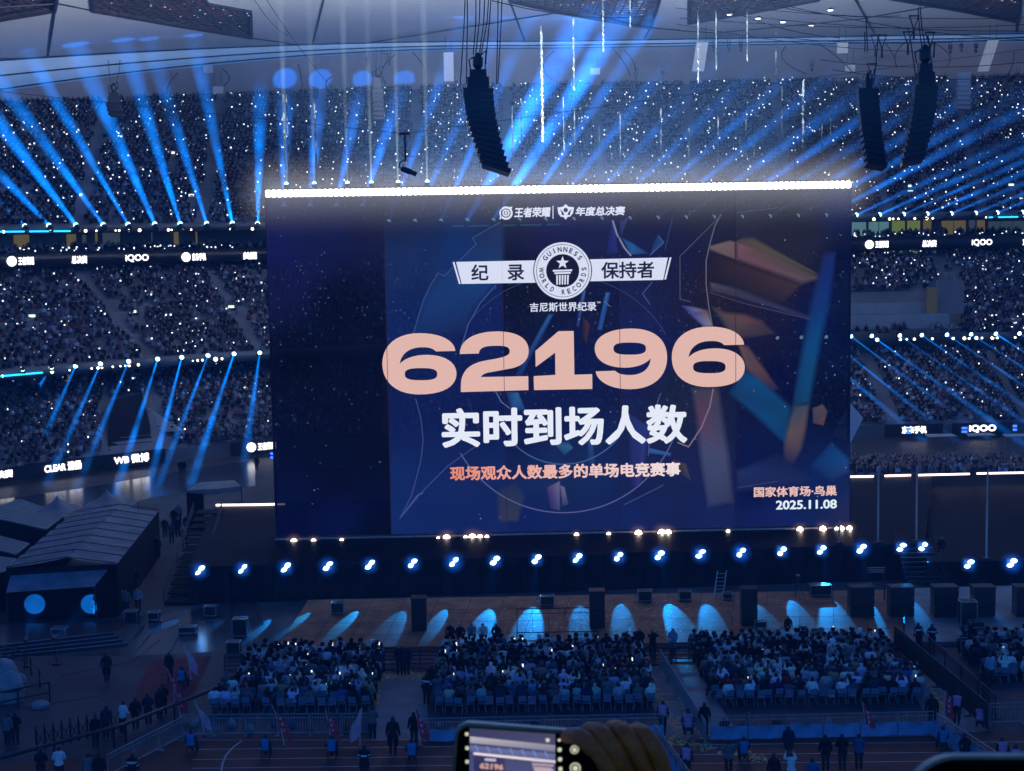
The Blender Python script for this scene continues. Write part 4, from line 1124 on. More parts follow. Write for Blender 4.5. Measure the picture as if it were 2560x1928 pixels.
stroke(P2([(700, 490), (860, 540), (1170, 615)], zr), .05, (100, 96, 140))
stroke(P2([(246, 155), (265, 215), (300, 280), (330, 316)], zr), .14, (160, 176, 225))
stroke(P2([(458, 222), (484, 256), (422, 312)], zr), .07, (90, 130, 200))
stroke(P2([(430, 440), (385, 495), (420, 545)], zr), .07, (84, 120, 190))
stroke(P2([(525, 140), (490, 290)], zr), .06, (60, 96, 170))
stroke(P2([(470, 960), (452, 1010), (420, 1130), (412, 1250)], zr), .07, (110, 120, 180))
stroke(P2([(1075, 935), (1110, 1000), (1150, 1030)], zl), .08, (110, 150, 215))
stroke(P2([(205, 530), (235, 555)], zr), .06, (120, 150, 220))
stroke(P2([(830, 1400), (1020, 1370)], zr), .05, (80, 100, 170))
stroke(P2([(820, 118), (1020, 92)], zr), .05, (96, 104, 150))
stroke(P2([(300, 1480), (480, 1390)], zr), .06, (96, 110, 180))
# bright specks of the picture
sp_ = []
for i in range(110):
    px, py = NR.uniform(690, 2110), NR.uniform(560, 1300)
    if NR.random() < .35: px = NR.choice([NR.uniform(690, 820), NR.uniform(2040, 2115)])
    u, v = scr(px, py); s = NR.uniform(.02, .05); c = lin(*(NR.uniform(.35, .8) * np.array((150, 180, 235))))
    sp_.append(([(u - s, -.16, v - s), (u + s, -.16, v - s), (u + s, -.16, v + s), (u - s, -.16, v + s)], [(0, 1, 2, 3)], [c] * 4))
tag(flush('screen_specks', sp_, M['led_solid']), kind='stuff')

def shape(name, loops_px, rgb, depth, f=None):
    """filled outline with holes, given in pixels"""
    LL = [[Vector((*scr(x, y), 0)) for x, y in l] for l in loops_px]
    flat_ = [p for l in LL for p in l]
    tri = tessellate_polygon(LL)
    return flush(name, [([(p.x, -depth, p.y) for p in flat_], [tuple(t) for t in tri], [lin(*rgb)] * len(flat_))], M['led_solid'])
def bez(cmds, ox, oy, k, n=10):
    out = []; cur = None
    for c in cmds:
        if len(c) == 2: out.append(c); cur = c
        else:
            (x1, y1, x2, y2, x3, y3) = c; x0, y0 = cur
            for i in range(1, n + 1):
                t = i / n
                out.append(((1 - t) ** 3 * x0 + 3 * (1 - t) ** 2 * t * x1 + 3 * (1 - t) * t * t * x2 + t ** 3 * x3, (1 - t) ** 3 * y0 + 3 * (1 - t) ** 2 * t * y1 + 3 * (1 - t) * t * t * y2 + t ** 3 * y3))
            cur = (x3, y3)
    return [(ox + x * k, oy + y * k) for x, y in out]
def sup(cx, cy_, rx, ry, ox, oy, k, n=2.8):
    out = []
    for i in range(32):
        a = 2 * math.pi * i / 32; c, s = math.cos(a), math.sin(a)
        out.append((ox + (cx + rx * math.copysign(abs(c) ** (2 / n), c)) * k, oy + (cy_ + ry * math.copysign(abs(s) ** (2 / n), s)) * k))
    return out
KD = 480 / 2212
SIX = [(915, 355), (690, 360), (660, 325, 610, 312, 540, 312), (380, 312, 290, 390, 275, 505), (330, 440, 440, 400, 590, 400), (800, 400, 928, 490, 928, 615), (928, 760, 780, 855, 500, 855), (230, 855, 75, 710, 75, 500), (75, 290, 240, 150, 500, 150), (760, 150, 905, 240, 915, 355)]
SIX2 = [(2115, 283), (1885, 288), (1860, 255, 1810, 240, 1740, 240), (1580, 240, 1495, 310, 1475, 430), (1530, 365, 1640, 325, 1790, 325), (2000, 325, 2123, 420, 2123, 545), (2123, 690, 1980, 770, 1705, 770), (1440, 770, 1283, 640, 1283, 430), (1283, 215, 1450, 75, 1720, 75), (1960, 75, 2105, 165, 2115, 283)]
TWO = [(965, 390), (1185, 385), (1190, 320, 1240, 295, 1390, 295), (1500, 295, 1540, 310, 1540, 360), (1540, 400, 1500, 418, 1400, 440), (1300, 460, 1230, 468, 1180, 485), (1040, 530, 978, 620, 978, 760), (978, 828), (1755, 805), (1753, 645), (1207, 655), (1230, 620, 1270, 605, 1330, 597), (1560, 555), (1700, 525, 1758, 450, 1758, 350), (1758, 210, 1620, 130, 1400, 130), (1130, 130, 965, 230, 965, 390)]
ONE = [(1835, 355), (2100, 128), (2275, 125), (2283, 628), (2488, 622), (2490, 792), (1820, 805), (1815, 645), (2065, 630), (2062, 375), (1838, 540)]
NINE = [(408, 590), (632, 582), (660, 615, 720, 632, 800, 632), (950, 632, 1030, 560, 1042, 440), (980, 510, 870, 547, 740, 547), (530, 547, 397, 460, 397, 325), (397, 190, 560, 97, 820, 97), (1080, 97, 1230, 220, 1230, 430), (1230, 650, 1070, 795, 800, 795), (570, 795, 420, 700, 408, 590)]
SALM = (232, 188, 176)
for cm, hole, ox in ((SIX, (520, 622, 187, 70), 940), (TWO, None, 940), (ONE, None, 940), (NINE, (800, 328, 187, 70), 1400), (SIX2, (1715, 541, 187, 70), 1400)):
    l = [bez(cm, ox, 800, KD)]
    if l[0][0] == l[0][-1] or math.dist(l[0][0], l[0][-1]) < .3: l[0] = l[0][:-1]
    if hole: l.append(sup(*hole, ox, 800, KD)[::-1])
    shape('digit', l, SALM, .22)
def stext(s, x0, x1, yc, h, rgb, bold=.02, depth=.24, shear=0.0, rgb2=None, name='lettering'):
    """line of writing on the screen between columns x0..x1, centred on row yc (at its middle), h pixels high"""
    xm = (x0 + x1) / 2
    u0, _ = scr(x0, yc); u1, _ = scr(x1, yc)
    _, va = scr(xm, yc + h / 2); _, vb = scr(xm, yc - h / 2)
    v, f = text_data(s, bold, shear)
    c0, c1 = np.array(lin(*rgb)), np.array(lin(*(rgb2 or rgb)))
    return flush(name, [([(u0 + p[0] * (u1 - u0), -depth - .05 + p[2], va + p[1] * (vb - va)) for p in v], f, [tuple(c0 + (c1 - c0) * p[0]) for p in v])], M['led_solid'])
WHT = (226, 232, 252); NAVY = (30, 32, 62)
stext('王者荣耀', 1285, 1376, 531, 25, WHT, .035, shear=.12)
stext('年度总决赛', 1438, 1562, 528, 23, WHT, .035, shear=.12)
stext('纪', 1178, 1221, 681, 40, NAVY, .022, .28)
stext('录', 1269, 1310, 681, 40, NAVY, .022, .28)
stext('保持者', 1502, 1634, 675, 42, NAVY, .022, .28)
stext('吉尼斯世界纪录', 1324, 1490, 767, 23, WHT, .02)
stext('TM', 1492, 1500, 756, 4, WHT, .03)
stext('实时到场人数', 1104, 1717, 1064, 99, (236, 242, 255), .034)
stext('现场观众人数最多的单场电竞赛事', 1125, 1700, 1177, 36, (238, 140, 112), .035, rgb2=(250, 232, 232))
stext('国家体育场·鸟巢', 1883, 2090, 1227, 26, (240, 196, 186), .03)
stext('2025.11.08', 1938, 2090, 1260, 23, (232, 246, 255), .03)
z4 = lambda pts: [(1120 + x * .2532, 490 + y * .2532) for x, y in pts]
def z4c(cx, cy_, r, n=44): return z4([(cx + r * math.cos(2 * math.pi * i / n), cy_ + r * math.sin(2 * math.pi * i / n)) for i in range(n)])
BW = (222, 228, 250)
shape('banner', [z4([(80, 651), (900, 635), (900, 855), (136, 868)])], BW, .26)
shape('banner', [z4([(1380, 626), (2166, 608), (2120, 828), (1380, 842)])], BW, .26)
shape('banner_edge', [z4([(46, 652), (64, 652), (126, 868), (108, 868)])], BW, .26)
shape('banner_edge', [z4([(2184, 607), (2202, 606), (2148, 824), (2130, 825)])], BW, .26)
shape('emblem_ring', [z4c(1130, 738, 290)], NAVY, .27)
shape('emblem_ring', [z4c(1130, 738, 281)], BW, .275)
shape('emblem_ring', [z4c(1130, 738, 261), z4c(1130, 738, 256)[::-1]], NAVY, .28)
shape('emblem_disc', [z4c(1130, 738, 163)], (24, 25, 44), .285)
star = []
for i in range(10):
    r = 66 if i % 2 == 0 else 27; a = -math.pi / 2 + math.pi * i / 5
    star.append((1129 + r * math.cos(a), 660 + r * math.sin(a)))
shape('emblem_star', [z4(star)], BW, .29)
shape('emblem_pedestal', [z4([(1032, 730), (1225, 724), (1222, 742), (1034, 748)])], BW, .29)
shape('emblem_pedestal', [z4([(1046, 754), (1212, 748), (1206, 768), (1052, 772)])], BW, .29)
for k in range(5): shape('emblem_pedestal', [z4([(1066 + k * 27, 782 - k * .6), (1084 + k * 27, 782 - k * .6), (1082 + k * 26, 876 - k), (1068 + k * 26, 876 - k)])], BW, .29)
shape('emblem_pedestal', [z4([(1096, 728), (1108, 712), (1150, 711), (1162, 727)])], (24, 25, 44), .291)
def arc_text(s, a0, a1, r, size, inward):
    items = []
    for i, ch in enumerate(s):
        if ch == ' ': continue
        a = math.radians(a0 + (a1 - a0) * i / (len(s) - 1))
        v, f = text_data(ch, .03)
        cw = {'I': .22, 'W': 1.05, 'O': .9, 'G': .85, 'N': .8, 'U': .75}.get(ch, .62) * size
        cx, cy_ = 1130 + r * math.cos(a), 738 - r * math.sin(a)
        ang = a - math.pi / 2 if not inward else a + math.pi / 2
        pts = []
        for p in v:
            lx, ly = (p[0] - .5) * cw, (p[1] - .5) * size
            X = cx + lx * math.cos(ang) - ly * math.sin(ang); Y = cy_ - (lx * math.sin(ang) + ly * math.cos(ang))
            q_ = z4([(X, Y)])[0]; u, w_ = scr(*q_); pts.append((u, -.34 + p[2] * .6, w_))
        items.append((pts, f, [lin(*NAVY)] * len(pts)))
    flush('emblem_lettering', items, M['led_solid'])
arc_text('GUINNESS', 144, 37, 212, 50, False)
arc_text('WORLD RECORDS', 178, 365, 210, 50, True)
# small logos of the top line
shape('logo_ring', [z4c(572, 170, 66, 26), z4c(572, 170, 46, 26)[::-1]], WHT, .25)
shape('logo_ring', [z4c(572, 170, 36, 20), z4c(572, 170, 22, 20)[::-1]], WHT, .25)
shape('logo_spark', [z4([(572, 140), (579, 163), (592, 170), (579, 177), (572, 202), (565, 177), (552, 170), (565, 163)])], WHT, .251)
shape('logo_tail', [z4([(515, 190), (545, 222), (508, 232)])], WHT, .251)
shape('logo_tail', [z4([(600, 112), (636, 106), (622, 140)])], WHT, .251)
shape('divider', [z4([(1031, 98), (1039, 98), (1039, 226), (1031, 226)])], WHT, .25)
shape('shield_logo', [z4([(1078, 115), (1130, 108), (1160, 82), (1190, 108), (1242, 112), (1232, 170), (1205, 205), (1180, 208), (1160, 236), (1140, 210), (1112, 206), (1088, 175)]),
                      z4([(1100, 130), (1120, 165), (1120, 190), (1146, 190), (1135, 160)])[::-1], z4([(1222, 128), (1190, 158), (1176, 190), (1202, 188), (1206, 162)])[::-1], z4c(1160, 140, 22, 14)[::-1]], WHT, .25)

# lamp bar on top of the screen: a row of bright cells
bar = empty('lamp_bar', _bl + Vector((0, 0, SH)), SROT, 'bright white lamp bar along the top edge of the giant screen', 'lamp')
m = MB(); m.box(-.1, SW + .1, .12, .5, .02, .72); m.build('bar_housing', M['black_gloss'], bar)
NB = 104
m = MB()
hw, hz = SW / NB * .49, .25
prof = [(hw, .27), (hw * .8, hz * 1.0)]
m.add([(-hw, 0, -hz * .8), (hw, 0, -hz * .8), (hw, 0, hz * .8), (-hw, 0, hz * .8), (-hw * .6, 0, -hz * 1.05), (hw * .6, 0, -hz * 1.05), (hw * .6, 0, hz * 1.05), (-hw * .6, 0, hz * 1.05),
       (-hw * .6, -.12, -hz * .6), (hw * .6, -.12, -hz * .6), (hw * .6, -.12, hz * .6), (-hw * .6, -.12, hz * .6)],
      [(8, 9, 10, 11), (4, 5, 9, 8), (6, 7, 11, 10), (0, 4, 8, 11, 7, 3), (5, 1, 2, 6, 10, 9)])
cell = m.mesh('lamp_cell', M['bar'])
for k in range(NB): link('lamp_cell', cell, bar, (SW * (k + .5) / NB, .1, .36))
for k, (az, en) in enumerate(((42, 26000), (0, 28000), (-36, 32000))):
    al = bpy.data.lights.new('bar_light', 'AREA'); al.shape = 'RECTANGLE'; al.size = SW * .8; al.size_y = .6; al.energy = en; al.color = (.74, .82, 1.0); al.spread = math.radians(62)
    ao = link('bar_light', al, bar, (SW / 2, .3, .95 + .02 * k)); ao.matrix_local = Matrix.Translation((SW / 2, .3, .95 + .02 * k)) @ Matrix.Rotation(math.radians(az), 4, 'Z') @ Matrix.Rotation(math.radians(90 + 33), 4, 'X')
# glare round the bar and lamp halos, put in as emitting volumes
def glow_mat(name, rgb, k, axis=None, power=2.0):
    mt = bpy.data.materials.new(name); mt.use_nodes = True; nt = mt.node_tree
    nt.nodes.remove(nt.nodes['Principled BSDF'])
    tc = nt.nodes.new('ShaderNodeTexCoord'); vm = nt.nodes.new('ShaderNodeVectorMath'); vm.operation = 'LENGTH'
    mu = nt.nodes.new('ShaderNodeVectorMath'); mu.operation = 'MULTIPLY'; mu.inputs[1].default_value = axis or (1, 1, 1)
    nt.links.new(tc.outputs['Object'], mu.inputs[0]); nt.links.new(mu.outputs[0], vm.inputs[0])
    s1 = nt.nodes.new('ShaderNodeMath'); s1.operation = 'SUBTRACT'; s1.use_clamp = True; s1.inputs[0].default_value = 1.0; nt.links.new(vm.outputs['Value'], s1.inputs[1])
    p1 = nt.nodes.new('ShaderNodeMath'); p1.operation = 'POWER'; p1.inputs[1].default_value = power; nt.links.new(s1.outputs[0], p1.inputs[0])
    k1 = nt.nodes.new('ShaderNodeMath'); k1.operation = 'MULTIPLY'; k1.inputs[1].default_value = k; nt.links.new(p1.outputs[0], k1.inputs[0])
    e = nt.nodes.new('ShaderNodeEmission'); e.inputs[0].default_value = (*rgb, 1); nt.links.new(k1.outputs[0], e.inputs[1])
    nt.links.new(e.outputs[0], nt.nodes['Material Output'].inputs['Volume'])
    return mt
GR = 3.8
bgm = bpy.data.materials.new('bar_glow'); bgm.use_nodes = True; nt = bgm.node_tree; nt.nodes.remove(nt.nodes['Principled BSDF'])
def _n2(t, op=None, a=None, b=None, clamp=False):
    n_ = nt.nodes.new(t)
    if op: n_.operation = op
    if clamp: n_.use_clamp = True
    for i_, q_ in enumerate((a, b)):
        if q_ is None: continue
        if isinstance(q_, (int, float)): n_.inputs[i_].default_value = q_
        else: nt.links.new(q_, n_.inputs[i_])
    return n_.outputs[0]
tc = nt.nodes.new('ShaderNodeTexCoord'); sp = nt.nodes.new('ShaderNodeSeparateXYZ'); nt.links.new(tc.outputs['Object'], sp.inputs[0])
X_ = _n2('ShaderNodeMath', 'MAXIMUM', _n2('ShaderNodeMath', 'SUBTRACT', _n2('ShaderNodeMath', 'ABSOLUTE', _n2('ShaderNodeMath', 'SUBTRACT', sp.outputs[0], SW / 2)), SW / 2 - .8), 0.0)
r2 = _n2('ShaderNodeMath', 'ADD', _n2('ShaderNodeMath', 'MULTIPLY', X_, X_), _n2('ShaderNodeMath', 'ADD', _n2('ShaderNodeMath', 'MULTIPLY', sp.outputs[1], sp.outputs[1]), _n2('ShaderNodeMath', 'MULTIPLY', sp.outputs[2], sp.outputs[2])))
fr_ = _n2('ShaderNodeMath', 'SUBTRACT', 1.0, _n2('ShaderNodeMath', 'DIVIDE', _n2('ShaderNodeMath', 'SQRT', r2), GR), True)
st_ = _n2('ShaderNodeMath', 'MULTIPLY', _n2('ShaderNodeMath', 'POWER', fr_, 2.6), .13)
e_n = nt.nodes.new('ShaderNodeEmission'); e_n.inputs[0].default_value = (.92, .94, 1.0, 1); nt.links.new(st_, e_n.inputs[1]); nt.links.new(e_n.outputs[0], nt.nodes['Material Output'].inputs['Volume'])
m = MB(); m.tube([(-GR, 0, 0), (SW + GR, 0, 0)], GR, 16)
o = m.build('emissive_glow', bgm, bar); o.location = (0, -.3, .35)  # lens glare of the bar, put in as emission
# bottom rail with warm lamps
rail = empty('screen_rail', _bl, SROT, 'thin pale rail along the bottom edge of the giant screen', 'rail')
m = MB(); m.tube([(-.05, -.4, -.12), (SW + .05, -.4, -.12)], .07, 6); m.build('rail_tube', mat('pale_rail', (.5, .5, .52), .4, metal=.3), rail)
m = MB(); m.bar((0, -.3, -.38), (SW, -.3, -.38), .06)
for k in range(45): m.bar((SW * k / 44, -.35, -.38), (SW * k / 44, -.35, -.12), .05)
m.build('rail_lattice', M['dark_steel'], rail)
WARM = [(737, 1.4), (786, 1.1), (856, .9), (1096, .7), (1117, 1.5), (1164, .9), (1181, 1.6), (1200, 1.2), (1217, .9), (1440, 1.0), (1520, .9), (1594, 1.5), (1652, 1.6), (1668, 1.4), (1817, .8), (1996, 1.3), (2053, 1.4), (2087, .8), (2099, 1.2), (2119, 1.2)]
M['warm_glow'] = glow_mat('warm_glow', (1.0, .55, .38), .55, None, 2.5)
gs = MB(); gs.lathe([(.05, -1), (.5, -.87), (.87, -.5), (1, 0), (.87, .5), (.5, .87), (.05, 1)], 12); GL = gs.mesh('emissive_glow', M['warm_glow'])  # halo round each lamp, put in as an emitting sphere
M['blue_glow'] = glow_mat('blue_glow', (.005, .15, 1.0), 1.3, None, 2.2)
GB = gs.mesh('emissive_glow', M['blue_glow'])
for i, (x, s) in enumerate(WARM):
    y = 1352 - (x - 692) * (34 / 1431)
    u, v = scr(x, y)
    p = _bl + _t * u + Vector((0, 0, v)) - _n * 0 + _n * .55
    e = small_lamp(p, 'lens_white', f'warm white lamp on the rail under the giant screen, {nth(i)} from the left', 'warm lamps on the screen rail', 1.25 * s)
    link('emissive_glow', GL, e, scale=(.62 * s,) * 3)
    if s > 1.15:
        pl_ = bpy.data.lights.new('lamp_glow', 'POINT'); pl_.energy = 18 * s; pl_.color = (1, .7, .5); pl_.shadow_soft_size = .1; link('lamp_glow', pl_, e, (0, -.3, 0))

# ------------------------------------------------------------------ stage: deck, front wall, stairs, edge lights
stage = empty('stage', (0, 0, 0), 0, 'wide black stage deck carrying the giant screen, lamps along its front', 'stage')
fl, fr = at_z(468, 1418, DECK), at_z(2312, 1358, DECK)
bl_, br_ = at_z(540, 1264, DECK), at_z(2330, 1184, DECK)
m = MB(); m.prism([fl, fr, br_, bl_], Vector((0, 0, -.25))); m.build('deck', M['deck'], stage)
NW = 18
for k in range(NW):
    a, c = fl.lerp(fr, k / NW), fl.lerp(fr, (k + 1) / NW)
    d = (c - a).normalized() * .03; jy = .04 * (k % 2)
    m = MB(); m.prism([a + d + Vector((0, .35 + jy, -DECK)), c - d + Vector((0, .35 + jy, -DECK)), c - d + Vector((0, .35 + jy, -.26)), a + d + Vector((0, .35 + jy, -.26))], Vector((0, .1, 0)))
    m.build('front_panel', M['black'], stage)
m = MB(); m.prism([fl + Vector((.1, .6, -.27)), bl_ + Vector((.1, 0, -.27)), bl_ + Vector((.1, 0, -DECK)), fl + Vector((.1, .6, -DECK))], Vector((.1, 0, 0))); m.build('side_panel', M['black'], stage)
DR = 1.85
rfl, rfr = at_z(2318, 1406, DR), at_z(2700, 1396, DR)
m = MB(); m.prism([rfl, rfr, at_z(2800, 1176, DR), at_z(2330, 1186, DR)], Vector((0, 0, -.25))); m.build('side_deck', M['deck'], stage)
for k in range(5):
    a, c = rfl.lerp(rfr, k / 5), rfl.lerp(rfr, (k + 1) / 5)
    m = MB(); m.prism([a + Vector((.02, .3, -DR)), c + Vector((-.02, .3, -DR)), c + Vector((-.02, .3, -.26)), a + Vector((.02, .3, -.26))], Vector((0, .1, 0))); m.build('front_panel', M['black'], stage)
for i, (x0, y0, x1, y1, z) in enumerate(((540, 1263, 640, 1262, 2.8), (640, 1262, 712, 1260, 2.8), (2126, 1192, 2184, 1191, 2.8), (2212, 1190, 2277, 1188, 2.8), (2296, 1188, 2424, 1185, 2.8), (2442, 1184, 2600, 1181, 2.8))):
    a, c = at_z(x0, y0, z), at_z(x1, y1, z)
    m = MB(); m.bar(a, c, .14, .16); m.build('edge_light', M['strip'], stage)
# stairs at the right of the front
m_st = 9
for k in range(m_st):
    z = DECK * (k + 1) / (m_st + 1)
    p = at_z(2262 + 10 * k, 1475 - 7 * k, 0)
    base = Vector((27.6, 101.0 + .32 * k, 0))
    m = MB(); m.box(base.x - .3, base.x + 2.2, base.y, base.y + .3, z - .05, z); m.box(base.x - .3, base.x + 2.2, base.y + .26, base.y + .3, z - .27, z - .05)
    m.build('stair_tread', M['dark_steel'], stage)
m = MB()
for s in (27.2, 29.9): m.tube([(s, 101, .9), (s, 104, DECK + .9)], .03, 5); m.tube([(s, 101, 0), (s, 101, .9)], .03, 5); m.tube([(s, 104, DECK), (s, 104, DECK + .9)], .03, 5)
m.build('stair_rail', M['dark_steel'], stage)
for i, (x, y0, y1, z) in enumerate(((2195, 1165, 1357, DECK), (2291, 1160, 1353, DECK), (2466, 1170, 1397, DR), (2098, 1300, 1358, DECK))):  # poles added in place of upright light reflections
    p = at_z(x, y1, z); h = (y1 - y0) / (FPX / p.y)
    e = empty('streak_pole', p, 0, f'added pole in place of upright light streak, stage edge, {nth(i) if i < 3 else "short one by the screen corner"}{" from the screen" if i < 3 else ""}', 'pole', 'poles in place of light streaks')
    m = MB(); m.tube([(0, 0, 0), (0, 0, h)], .07, 6); m.build('pole_shaft', M['steel'], e)
    m = MB(); m.box(-.25, .25, -.2, .2, 0, .08); m.build('pole_base', M['dark_steel'], e)

# double lamps along the stage edge, aimed down at the floor
SL = [(510, 1415), (615, 1412), (722, 1408), (826, 1404), (930, 1400), (1035, 1396), (1137, 1392), (1238, 1388), (1340, 1385), (1441, 1382), (1542, 1379), (1643, 1376), (1744, 1373), (1844, 1370), (1945, 1367), (2044, 1365), (2144, 1363), (2243, 1360), (2308, 1367), (2412, 1403), (2518, 1400)]
POOL = [(430, 1545), (545, 1548), (660, 1550), (745, 1552), (872, 1548), (985, 1558), (1100, 1545), (1210, 1560), (1326, 1548), (1455, 1545), (1555, 1540), (1690, 1545), (1775, 1545), (1905, 1545), (2000, 1545), (2085, 1540), (2170, 1545), (2275, 1545), (2370, 1545), (2480, 1545), (2590, 1545)]
lm = MB(); lm.lathe([(.02, -.16), (.17, -.13), (.27, 0), (.17, .13), (.02, .16)], 12); LDISC = lm.mesh('lens', M['lens'])
lm = MB(); lm.box(-.34, .34, .08, .4, -.36, .32); lm.box(-.4, -.34, .0, .3, -.42, .1); lm.box(.34, .4, 0, .3, -.42, .1); lm.box(-.42, .42, 0, .4, -.5, -.42); LBODY = lm.mesh('housing', M['black_gloss'])
for i, ((x, y), (tx, ty)) in enumerate(zip(SL, POOL)):
    z = 2.55 if i < 19 else 1.75
    p = at_z(x, y, z); ln = fl.lerp(fr, (p.x - fl.x) / (fr.x - fl.x)).y if i < 19 else rfl.lerp(rfr, (p.x - rfl.x) / (rfr.x - rfl.x)).y; p.y = ln - .42
    e = empty('stage_lamp', p, 0, f'paired white blue lamp on the stage front edge, {nth(i)} from the left', 'lamp', 'paired lamps along the stage front')
    link('housing', LBODY, e)
    for dx, dz in ((.13, .16), (-.12, -.15)):
        o = link('lens', LDISC, e, (dx, -.06, dz)); o.rotation_euler = (math.radians(12), math.radians(RNG.uniform(-34, -6)), 0); o.scale = (RNG.uniform(.7, .9), 1, RNG.uniform(.6, .85))
    gl = RNG.uniform(.75, 1.0); link('emissive_glow', GB, e, (0, -.1, 0), scale=(gl,) * 3)
    tgt = at_z(tx, ty, .3)
    d = tgt - (p + Vector((0, -.5, -.2)))
    sl = bpy.data.lights.new('pool_light', 'SPOT'); sl.energy = RNG.choice((1800, 3000, 4400, 5600)); sl.color = (.004, .30, .95); sl.spot_size = math.radians(RNG.uniform(18, 26)); sl.spot_blend = RNG.uniform(.25, .6); sl.shadow_soft_size = .03
    so = link('pool_light', sl, e); so.matrix_local = Matrix.Translation((0, -.5, -.2)) @ (-d).to_track_quat('Z', 'Y').to_matrix().to_4x4() @ Matrix.Diagonal((RNG.uniform(.38, .58), 1, 1, 1))
    pt = bpy.data.lights.new('lamp_glow', 'POINT'); pt.energy = 25; pt.color = (.03, .25, 1); pt.shadow_soft_size = .15; link('lamp_glow', pt, e, (0, -.45, 0))

# ------------------------------------------------------------------ floor in front of the stage
def slab(name, px, z0, z1, m, parent=None, kind='structure'):
    P = [at_z(x, y, z1) for x, y in px]
    b_ = MB(); b_.prism(P, Vector((0, 0, z0 - z1)))
    o = b_.build(name, m, parent)
    if kind: tag(o, kind=kind)
    return o
slab('platform_floor', [(770, 1500), (2252, 1474), (2262, 1602), (690, 1620)], 0.0, .30, M['brown_floor'])
# planks: seams between the plywood sheets
b = MB()
for k in range(19):
    a, c = at_z(770 + k * 82, 1500 - k * 1.44, .304), at_z(690 + k * 87.3, 1620 - k, .304)
    b.bar(a, c, .03, .006)
for t in (.25, .5, .75):
    a, c = at_z(770 - 80 * t, 1500 + 120 * t, .304), at_z(2252 + 10 * t, 1474 + 128 * t, .304)
    b.bar(a, c, .03, .006)
tag(b.build('sheet_joints', M['black']), kind='structure')
slab('side_floor', [(2262, 1470), (2700, 1462), (2700, 1600), (2262, 1606)], 0.0, .26, M['aisle'])
# ------------------------------------------------------------------ hanging loudspeaker columns
def line_array(px_top, py_top, px_bot, py_bot, D, wpx, n, bend, label, top_rig=True, cables=(), m='black_gloss', yaw=0.0, group='hanging loudspeaker columns', rig=1.0):
    """column of n cabinets from the top pixel to the bottom pixel; bend leans each lower cabinet further"""
    a, c = at_y(px_top, py_top, D), at_y(px_bot, py_bot, D)
    e = empty('speaker_column', a, yaw, label, 'loudspeaker', group)
    s = FPX / D; w = wpx / s; H = a.z - c.z; h = H / n; dxm = c.x - a.x
    me = MB(); me.add([(-w / 2, -.45, -h * .47), (w / 2, -.45, -h * .47), (w / 2 * .92, .45, -h * .38), (-w / 2 * .92, .45, -h * .38), (-w / 2, -.45, h * .47), (w / 2, -.45, h * .47), (w / 2 * .92, .45, h * .38), (-w / 2 * .92, .45, h * .38)],
                      [(0, 3, 2, 1), (4, 5, 6, 7), (0, 1, 5, 4), (1, 2, 6, 5), (2, 3, 7, 6), (3, 0, 4, 7)])
    me = me.mesh('cabinet', M[m])
    for k in range(n):
        t = (k + .5) / n
        lean = dxm * t ** bend
        sl = dxm * bend * t ** (bend - 1) / H
        o = link('cabinet', me, e, (lean, .5 * t * t, -H * t)); o.rotation_euler = (math.radians(-18 * t), math.atan(sl) * .9, 0)
    if top_rig:
        r = MB(); r.box(-w * .36, w * .36, -.4, .4, .05, .75); r.box(-w * .28, w * .28, -.3, .3, .75, 1.25); r.build('rigging_frame', M['dark_steel'], e).scale = (rig, 1, rig)
        r = MB(); r.lathe([(.15, 1.2), (.34, 1.5), (.34, 2.0), (.12, 2.35)], 8); r.tube([(.2, 0, 2.2), (.55, 0, 2.5), (.5, 0, 1.6)], .07, 5); r.tube([(-.25, 0, 2.1), (-.6, 0, 1.9), (-.5, 0, 1.3)], .05, 5); r.build('chain_hoist', M['black_gloss'], e).scale = (rig, 1, rig)
    for k, (px, py, dx) in enumerate(cables):
        q_ = at_y(px, py, D) - a
        r = MB(); r.tube([(dx, 0, .3 if abs(dx) > .3 else 2.2), q_.lerp(Vector((dx, 0, .3)), .3) + Vector((.03, 0, 0)), q_], .035, 4); r.build('cable', M['dark_steel'], e)
line_array(1196, 222, 1243, 428, 100, 74, 14, 1.9, 'big black loudspeaker column hanging above the centre of the lamp bar', True,
           [(1163, -10, -1.2), (1168, -10, -.8), (1190, -10, -.3), (1200, -10, -.15), (1212, -10, .1), (1222, -10, .2), (1228, -10, .35), (1245, -10, 1.2), (1255, -10, 1.3)])
line_array(2168, 222, 2195, 420, 92, 50, 13, 1.7, 'left one of the two black loudspeaker columns hanging at the right', True, [(2162, 80, -.2), (2165, 40, 0), (2195, 90, .4)], rig=.45)
line_array(2312, 214, 2283, 410, 88, 56, 13, 1.6, 'right and larger one of the two black loudspeaker columns at the right', True, [(2295, 20, -.2), (2300, 15, 0), (2320, 90, .5), (2270, 70, -.5)])
M['haze_tinted'] = mat('haze_tinted_cabinet', (.03, .055, .11), .6, var=.2, scale=1)  # blue of the haze in front is put into the cabinet colour
line_array(2408, 182, 2411, 276, 165, 31, 8, 1.2, 'distant haze-tinted loudspeaker column near the right edge below the roof ring', False, [(2400, 110, -.3), (2418, 110, .3)], 'haze_tinted')
line_array(285, 258, 290, 292, 178, 36, 3, 1.2, 'short dark loudspeaker block hanging in the left blue beams', True, [(270, 150, -.3), (300, 150, .3)], 'case')
line_array(945, 222, 948, 302, 170, 26, 7, 1.2, 'distant dark loudspeaker column above the left half of the lamp bar', True, [(940, 120, -.2), (955, 120, .2)], 'case')
